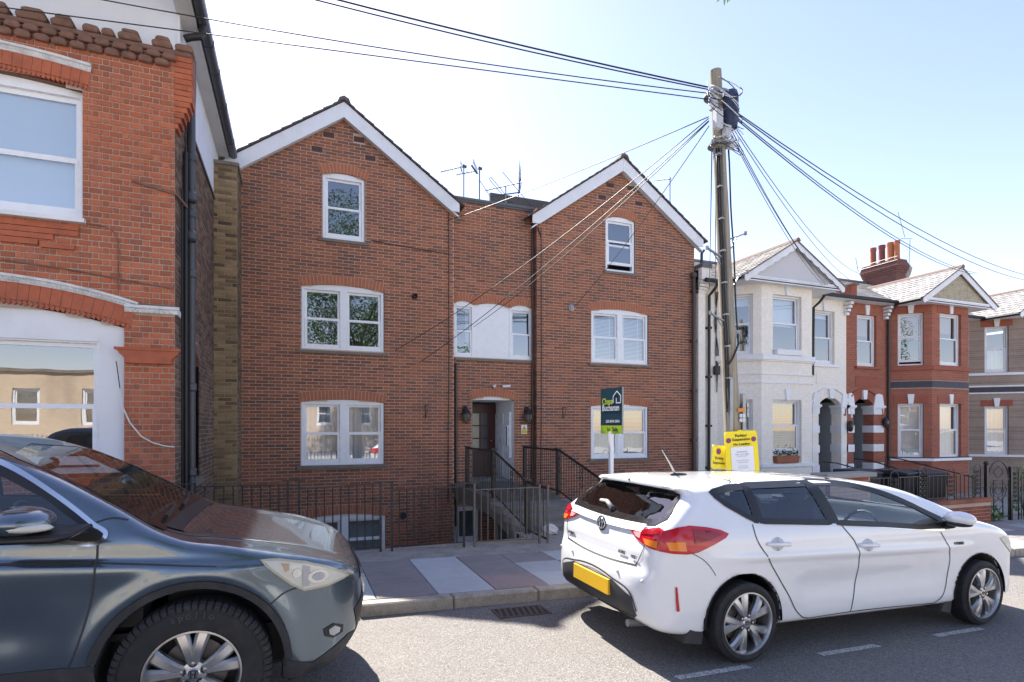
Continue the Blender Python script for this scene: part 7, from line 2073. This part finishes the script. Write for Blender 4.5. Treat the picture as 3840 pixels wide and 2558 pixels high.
for i, x in enumerate((11.01, 11.86, 12.73, 13.60)):
    tall = i % 2 == 0 if False else (i in (1, 3)); zt_ = .95 if tall else .88; w = .22
    m_ = MB(); m_.box(x - w / 2 - .008, x - w / 2 + .008, yr_ - .008, yr_ + .008, .29, zt_ - .06); m_.box(x + w / 2 - .008, x + w / 2 + .008, yr_ - .008, yr_ + .008, .29, zt_ - .06)
    m_.tube([(x + w / 2 * math.cos(t * PI / 10), yr_, zt_ - .06 + w / 2 * math.sin(t * PI / 10)) for t in range(11)], .010, 5, False); scrollwork(m_, x, .34, zt_ - .05, .18); m_.build('ornate_panel', M['black_paint'], rl)
gt = thing('garden_gate', 'ornate black iron garden gate with an arched top', 'gate', (14.3, yr_, -.25))
m_ = MB(); m_.box(13.87, 13.93, yr_ - .03, yr_ + .03, -.3, .98); m_.ball((13.9, yr_, 1.02), .05); m_.build('gate_post', M['black_paint'], gt)
m_ = MB(); m_.box(14.72, 14.78, yr_ - .03, yr_ + .03, -.3, .92); m_.build('gate_post', M['black_paint'], gt)
m_ = MB()
m_.tube([(14.32 + .36 * math.cos(t * PI / 14), yr_, .66 + .40 * math.sin(t * PI / 14)) for t in range(15)], .014, 6)
for z in (.66, .28, -.16): m_.bar((13.95, yr_, z), (14.70, yr_, z), .02)
for x in (13.97, 14.16, 14.48, 14.68): m_.bar((x, yr_, -.2), (x, yr_, .66), .016)
m_.build('gate_frame', M['black_paint'], gt)
m_ = MB()
for s0 in (.12, .2, .28):
    m_.tube([(14.32 + s0 * math.cos(t * PI / 8), yr_, .42 + s0 * .8 * math.sin(t * PI / 8)) for t in range(17)], .010, 5)
for sg in (-1, 1):
    m_.tube([(14.32 + sg * (.02 + .14 * math.sin(t * .35)), yr_, .70 + .025 * t) for t in range(11)], .009, 5); m_.tube([(14.32 + sg * (.02 + .14 * math.sin(t * .35)), yr_, .0 + .025 * t) for t in range(11)], .009, 5)
m_.build('gate_scrolls', M['black_paint'], gt)
r2 = thing('ornate_railing', 'short ornate black railing panel right of the garden gate', 'railing', (15, yr_, -.2))
m_ = MB(); scrollwork(m_, 14.93, .1, .85, .2); m_.tube([(14.93 + .12 * math.cos(t * PI / 10), yr_, .80 + .12 * math.sin(t * PI / 10)) for t in range(11)], .010, 5, False); m_.box(14.80, 14.82, yr_ - .01, yr_ + .01, -.3, .8); m_.box(15.04, 15.06, yr_ - .01, yr_ + .01, -.3, .8); m_.build('ornate_panel', M['black_paint'], r2)
for i in range(8): x = 15.15 + i * .1; MB().tube([(x, yr_, -.3), (x, yr_, .75)], .009, 5).build('baluster', M['black_paint'], r2)
MB().bar((14.8, yr_, .1), (15.95, yr_, .1), .03, .012).build('bottom_rail', M['black_paint'], r2)
# wheelie bins behind the railing
plain('bin_black', (.016, .017, .02), .55, .2, 6)
for i, (x, y, rz_, lb) in enumerate(((12.35, 8.5, .25, 'black wheelie bin behind the railing with its lid tilted'), (13.15, 8.4, -.15, 'black wheelie bin behind the railing nearest the gate'), (11.35, 8.6, .1, 'black wheelie bin behind the railing nearest the brick pier'))):
    z0 = gz(x) + .11
    bn = thing('wheelie_bin', lb, 'bin', (x, y, z0), 'wheelie bins behind the railing', rot=(0, 0, rz_))
    m_ = MB(); v_ = []
    for z, a, b in ((0, .22, .25), (.95, .29, .35)): v_ += [(-a, -b, z), (a, -b, z), (a, b, z), (-a, b, z)]
    m_.add(v_, [(0, 3, 2, 1), (4, 5, 6, 7), (0, 1, 5, 4), (1, 2, 6, 5), (2, 3, 7, 6), (3, 0, 4, 7)]); m_.build('bin_body', M['bin_black'], bn, bevel=.02)
    m_ = MB(); m_.prism([(-.36, .95), (-.37, 1.0), (-.1, 1.06), (.36, 1.05), (.38, .97)], -.31, .31, 'x'); m_.build('lid', M['bin_black'], bn, bevel=.015)
    for sx in (-1, 1): MB().cyl((sx * .25 - .03, .28, .1), .1, .06, 14, 'x').build('bin_wheel', M['tyre'], bn)
plain('sheet_blue', (.42, .52, .62), .5, .1, 4)
gb = thing('covered_motorbike', 'pale blue-white covered object behind the railing by the gate', 'cover', (13.9, 9.3, -.2))
m_ = MB(); m_.prism([(13.2, -.25), (14.9, -.25), (14.95, .25), (14.6, .62), (14.2, .55), (13.7, .70), (13.3, .60), (13.15, .2)], 9.0, 9.6); m_.build('cover', M['sheet_blue'], gb, bevel=.08, smooth=60)
# greenery at the foot of the gate
def leaf_mat(name, c1, c2):
    t = NT(name); p = t.pos()
    cc = t.mix(t.noise(p, 2.2, 4, .7), c1, c2)
    cc = t.mix(t.math('MULTIPLY', t.noise(p, 23, 2), .6), cc, tuple(x * .45 for x in c1))
    d = t.n('ShaderNodeBsdfPrincipled'); t.l(cc, d.inputs['Base Color']); d.inputs['Roughness'].default_value = .5
    tr = t.n('ShaderNodeBsdfTranslucent'); t.l(cc, tr.inputs[0])
    mx = t.n('ShaderNodeMixShader'); mx.inputs[0].default_value = .35; t.l(d.outputs[0], mx.inputs[1]); t.l(tr.outputs[0], mx.inputs[2]); t.l(mx.outputs[0], t.out.inputs['Surface'])
    return reg(name, t)
leaf_mat('leaf_bush', (.09, .19, .03), (.19, .32, .06)); leaf_mat('leaf_tree', (.05, .12, .022), (.13, .22, .045))
def leaves(m_, c, rad, n, sz, r_):
    for i in range(n):
        d = Vector((r_.gauss(0, 1), r_.gauss(0, 1), r_.gauss(0, 1))).normalized() * r_.uniform(.45, 1.0) ** .6
        p = Vector((c[0] + d.x * rad[0], c[1] + d.y * rad[1], c[2] + d.z * rad[2]))
        a = Vector((r_.uniform(-1, 1), r_.uniform(-1, 1), r_.uniform(-1, .5))).normalized(); b = a.cross(Vector((r_.uniform(-1, 1), r_.uniform(-1, 1), 1))).normalized()
        s_ = sz * r_.uniform(.6, 1.3)
        m_.add([p - a * s_, p + b * s_ * .5, p + a * s_, p - b * s_ * .5], [(0, 1, 2, 3)])
lr = random.Random(4)
for i, (x, y, rx, rz_, lb) in enumerate(((14.1, 7.75, .5, .22, 'low green weeds at the foot of the garden gate'), (15.55, 7.3, .5, .30, 'bright green bush at the right edge beside the railing'), (16.1, 8.0, .35, .75, 'taller bright green shrub at the right edge of the picture'))):
    z0 = gz(x) + .1
    sh_ = thing('bush', lb, 'bush', (x, y, z0))
    m_ = MB(); leaves(m_, (x, y, z0 + rz_ * .7), (rx, .3, rz_), 380, .045, lr); m_.build('foliage', M['leaf_bush'], sh_)
    m_ = MB()
    for k in range(6): m_.tube([(x + lr.uniform(-.2, .2), y, z0), (x + lr.uniform(-.3, .3), y + lr.uniform(-.1, .1), z0 + rz_ * .9)], .008, 5)
    m_.build('stem', M['leaf_dark'], sh_)
# cement bag litter by the steps
bgm = plain('plastic_bag', (.62, .61, .60), .6, .15, 12)
m_ = MB(); m_.ball((3.95, 8.42, gz(4) + .18), .14, .10, .09, 12, 8)
m_.v = [tuple(Vector(v) + Vector((lr.uniform(-.02, .02), lr.uniform(-.02, .02), lr.uniform(-.025, .025)))) for v in m_.v]
tag(m_.build('plastic_bag', bgm), 'crumpled white plastic bag on the ground at the foot of the steps', 'bag')
# ------------------------------------------------------------------ behind the camera: street tree, opposite building and railing (seen in the windows)
plain('pale_paving', (.52, .50, .47), .9, .12, 5)
plain('bark', (.12, .095, .07), .95, .35, 9, bump=.8)
tr = thing('street_tree', 'street tree whose twig tips with green leaves hang into the top of the picture', 'tree', (3.2, -5.6, gz(3) + .1))
T0 = Vector((3.2, -5.6, gz(3.2)))
m_ = MB(); m_.tube([T0, T0 + Vector((.05, .1, 2)), T0 + Vector((-.1, .2, 4.2)), T0 + Vector((0, .3, 6.5))], [.26, .20, .17, .11], 12); m_.build('trunk', M['bark'], tr, smooth=True)
tn = random.Random(9); m_ = MB(); tips = []
for i in range(16):
    a = 2 * PI * i / 16 + tn.uniform(-.2, .2); z = tn.uniform(3.6, 6.4); st_ = T0 + Vector((-.05, .2, z)); L = tn.uniform(2.2, 3.6); up = tn.uniform(1.2, 4.2)
    e = st_ + Vector((math.cos(a) * L, math.sin(a) * L * .85, up)); m_.tube([st_, st_.lerp(e, .5) + Vector((0, 0, .3)), e], [.07, .045, .015], 7); tips.append(e)
# the two low twigs that reach into the frame
tw = [Vector((4.28, 4.78, 6.42)), Vector((7.62, 3.55, 6.35))]
for q in tw:
    st_ = T0 + Vector((0, .3, 6.0)); m_.tube([st_, st_.lerp(q, .4) + Vector((0, 0, 1.6)), st_.lerp(q, .8) + Vector((0, 0, 1.0)), q], [.06, .04, .02, .006], 7)
m_.build('limbs', M['bark'], tr, smooth=True)
m_ = MB()
for e in tips: leaves(m_, e, (1.45, 1.35, 1.2), 900, .07, tn)
leaves(m_, T0 + Vector((0, .3, 9.4)), (3.2, 2.6, 3.6), 13000, .07, tn); leaves(m_, T0 + Vector((-.5, .3, 12.2)), (2.4, 2.2, 2.4), 5000, .07, tn)
m_.build('crown', M['leaf_tree'], tr)
m_ = MB()
def leaf_at(p, d, L, w):
    d = d.normalized(); s_ = d.cross(Vector((.2, 1, .1))).normalized(); n = d.cross(s_)
    m_.add([p, p + d * L * .35 + s_ * w, p + d * L * .7 + s_ * w * .7, p + d * L, p + d * L * .7 - s_ * w * .7 + n * .006, p + d * L * .35 - s_ * w + n * .006], [(0, 1, 2, 3, 4, 5)])
for dx, dz, ax, az, L in ((-.02, .0, -.55, -.8, .13), (.015, .0, -.05, -1, .12), (.05, .02, .05, -1, .10), (.08, .03, -.05, -1, .085), (.10, .04, .8, -.45, .09), (-.05, .03, -.7, -.4, .08), (.03, .05, -.4, -.9, .12)):
    leaf_at(tw[0] + Vector((dx, 0, dz)), Vector((ax, 0, az)), L, .016)
for dx, dz, ax, az, L in ((0, .02, -.6, -.7, .06), (.06, .06, .2, -1, .08), (.1, .08, -.4, -.8, .09)):
    leaf_at(tw[1] + Vector((dx, 0, dz)), Vector((ax, 0, az)), L, .010)
m_.build('hanging_leaves', M['leaf_bush'], tr)
b = MB(); slope_box(b, -45, 60, -9.2, -6.0, -.4, .12); tag(b.build('near_pavement', M['pale_paving']), kind='structure')
b = MB(); slope_box(b, -45, 60, -40, -9.2, -.4, .10); tag(b.build('opposite_yard', M['pale_paving']), kind='structure')
ob = thing('opposite_building', 'long pale yellow brick building across the street, reflected in the windows', 'building', (-6, -14, 0))
opw = [(-22 + i * 2.6, -22 + i * 2.6 + 1.0) for i in range(11)]
Mo = Matrix(((-1, 0, 0, 6.0), (0, -1, 0, -14.0), (0, 0, 1, 0), (0, 0, 0, 1)))
wall_panel(ob, Mo, 30, -1, 4.25, [(6 - b_, 6 - a, 1.9, 3.5) for a, b_ in opw if 0 < 6 - b_ and 6 - a < 30], 'opposite_brick')
for a, b_ in opw:
    if 0 < 6 - b_ and 6 - a < 30: window(ob, 6 - b_, 6 - a, 1.9, 3.5, .08, 0, 1, Mx=Mo, mat='white_paint', fw=.07, sw=.06, horns=False)
m_ = MB(Mo); m_.box(-.1, 30.1, -.12, .3, 4.25, 4.38); m_.build('coping', M['stone_sill'], ob)
m_ = MB(Mo); m_.box(0, 30, .5, .6, -1, 4.1); m_.box(0, 30, .6, 8, 4.05, 4.1); m_.build('room', M['room_wall'], ob)
pf = thing('picket_railing', 'pale metal picket railing across the street, reflected in the red house window', 'railing', (-6, -9.1, .1))
m_ = MB()
for i in range(120):
    x = -15 + i * .14; m_.box(x - .018, x + .018, -9.13, -9.10, gz(x) + .1, gz(x) + 1.25)
m_.build('pickets', M['galvanised'], pf, kind='stuff')
for z in (.3, 1.1): MB().bar((-15, -9.08, gz(-15) + z), (1.7, -9.08, gz(1.7) + z), .05, .03).build('rail', M['galvanised'], pf)
for i, (x, y, h, lb) in enumerate(((14.5, -17, 8.5, 'rounded tree across the street to the right'), (-21, -20, 9.0, 'rounded tree across the street to the left'))):
    t2 = thing('far_tree', lb, 'tree', (x, y, gz(x)), 'trees across the street')
    MB().tube([(x, y, gz(x)), (x + .1, y, 2.5), (x, y, h * .6)], [.25, .18, .10], 10).build('trunk', M['bark'], t2)
    m_ = MB()
    for k in range(7): leaves(m_, (x + tn.uniform(-2, 2), y + tn.uniform(-1.5, 1.5), h * .65 + tn.uniform(-1.5, 2)), (1.7, 1.5, 1.4), 260, .15, tn)
    m_.build('crown', M['leaf_tree'], t2)
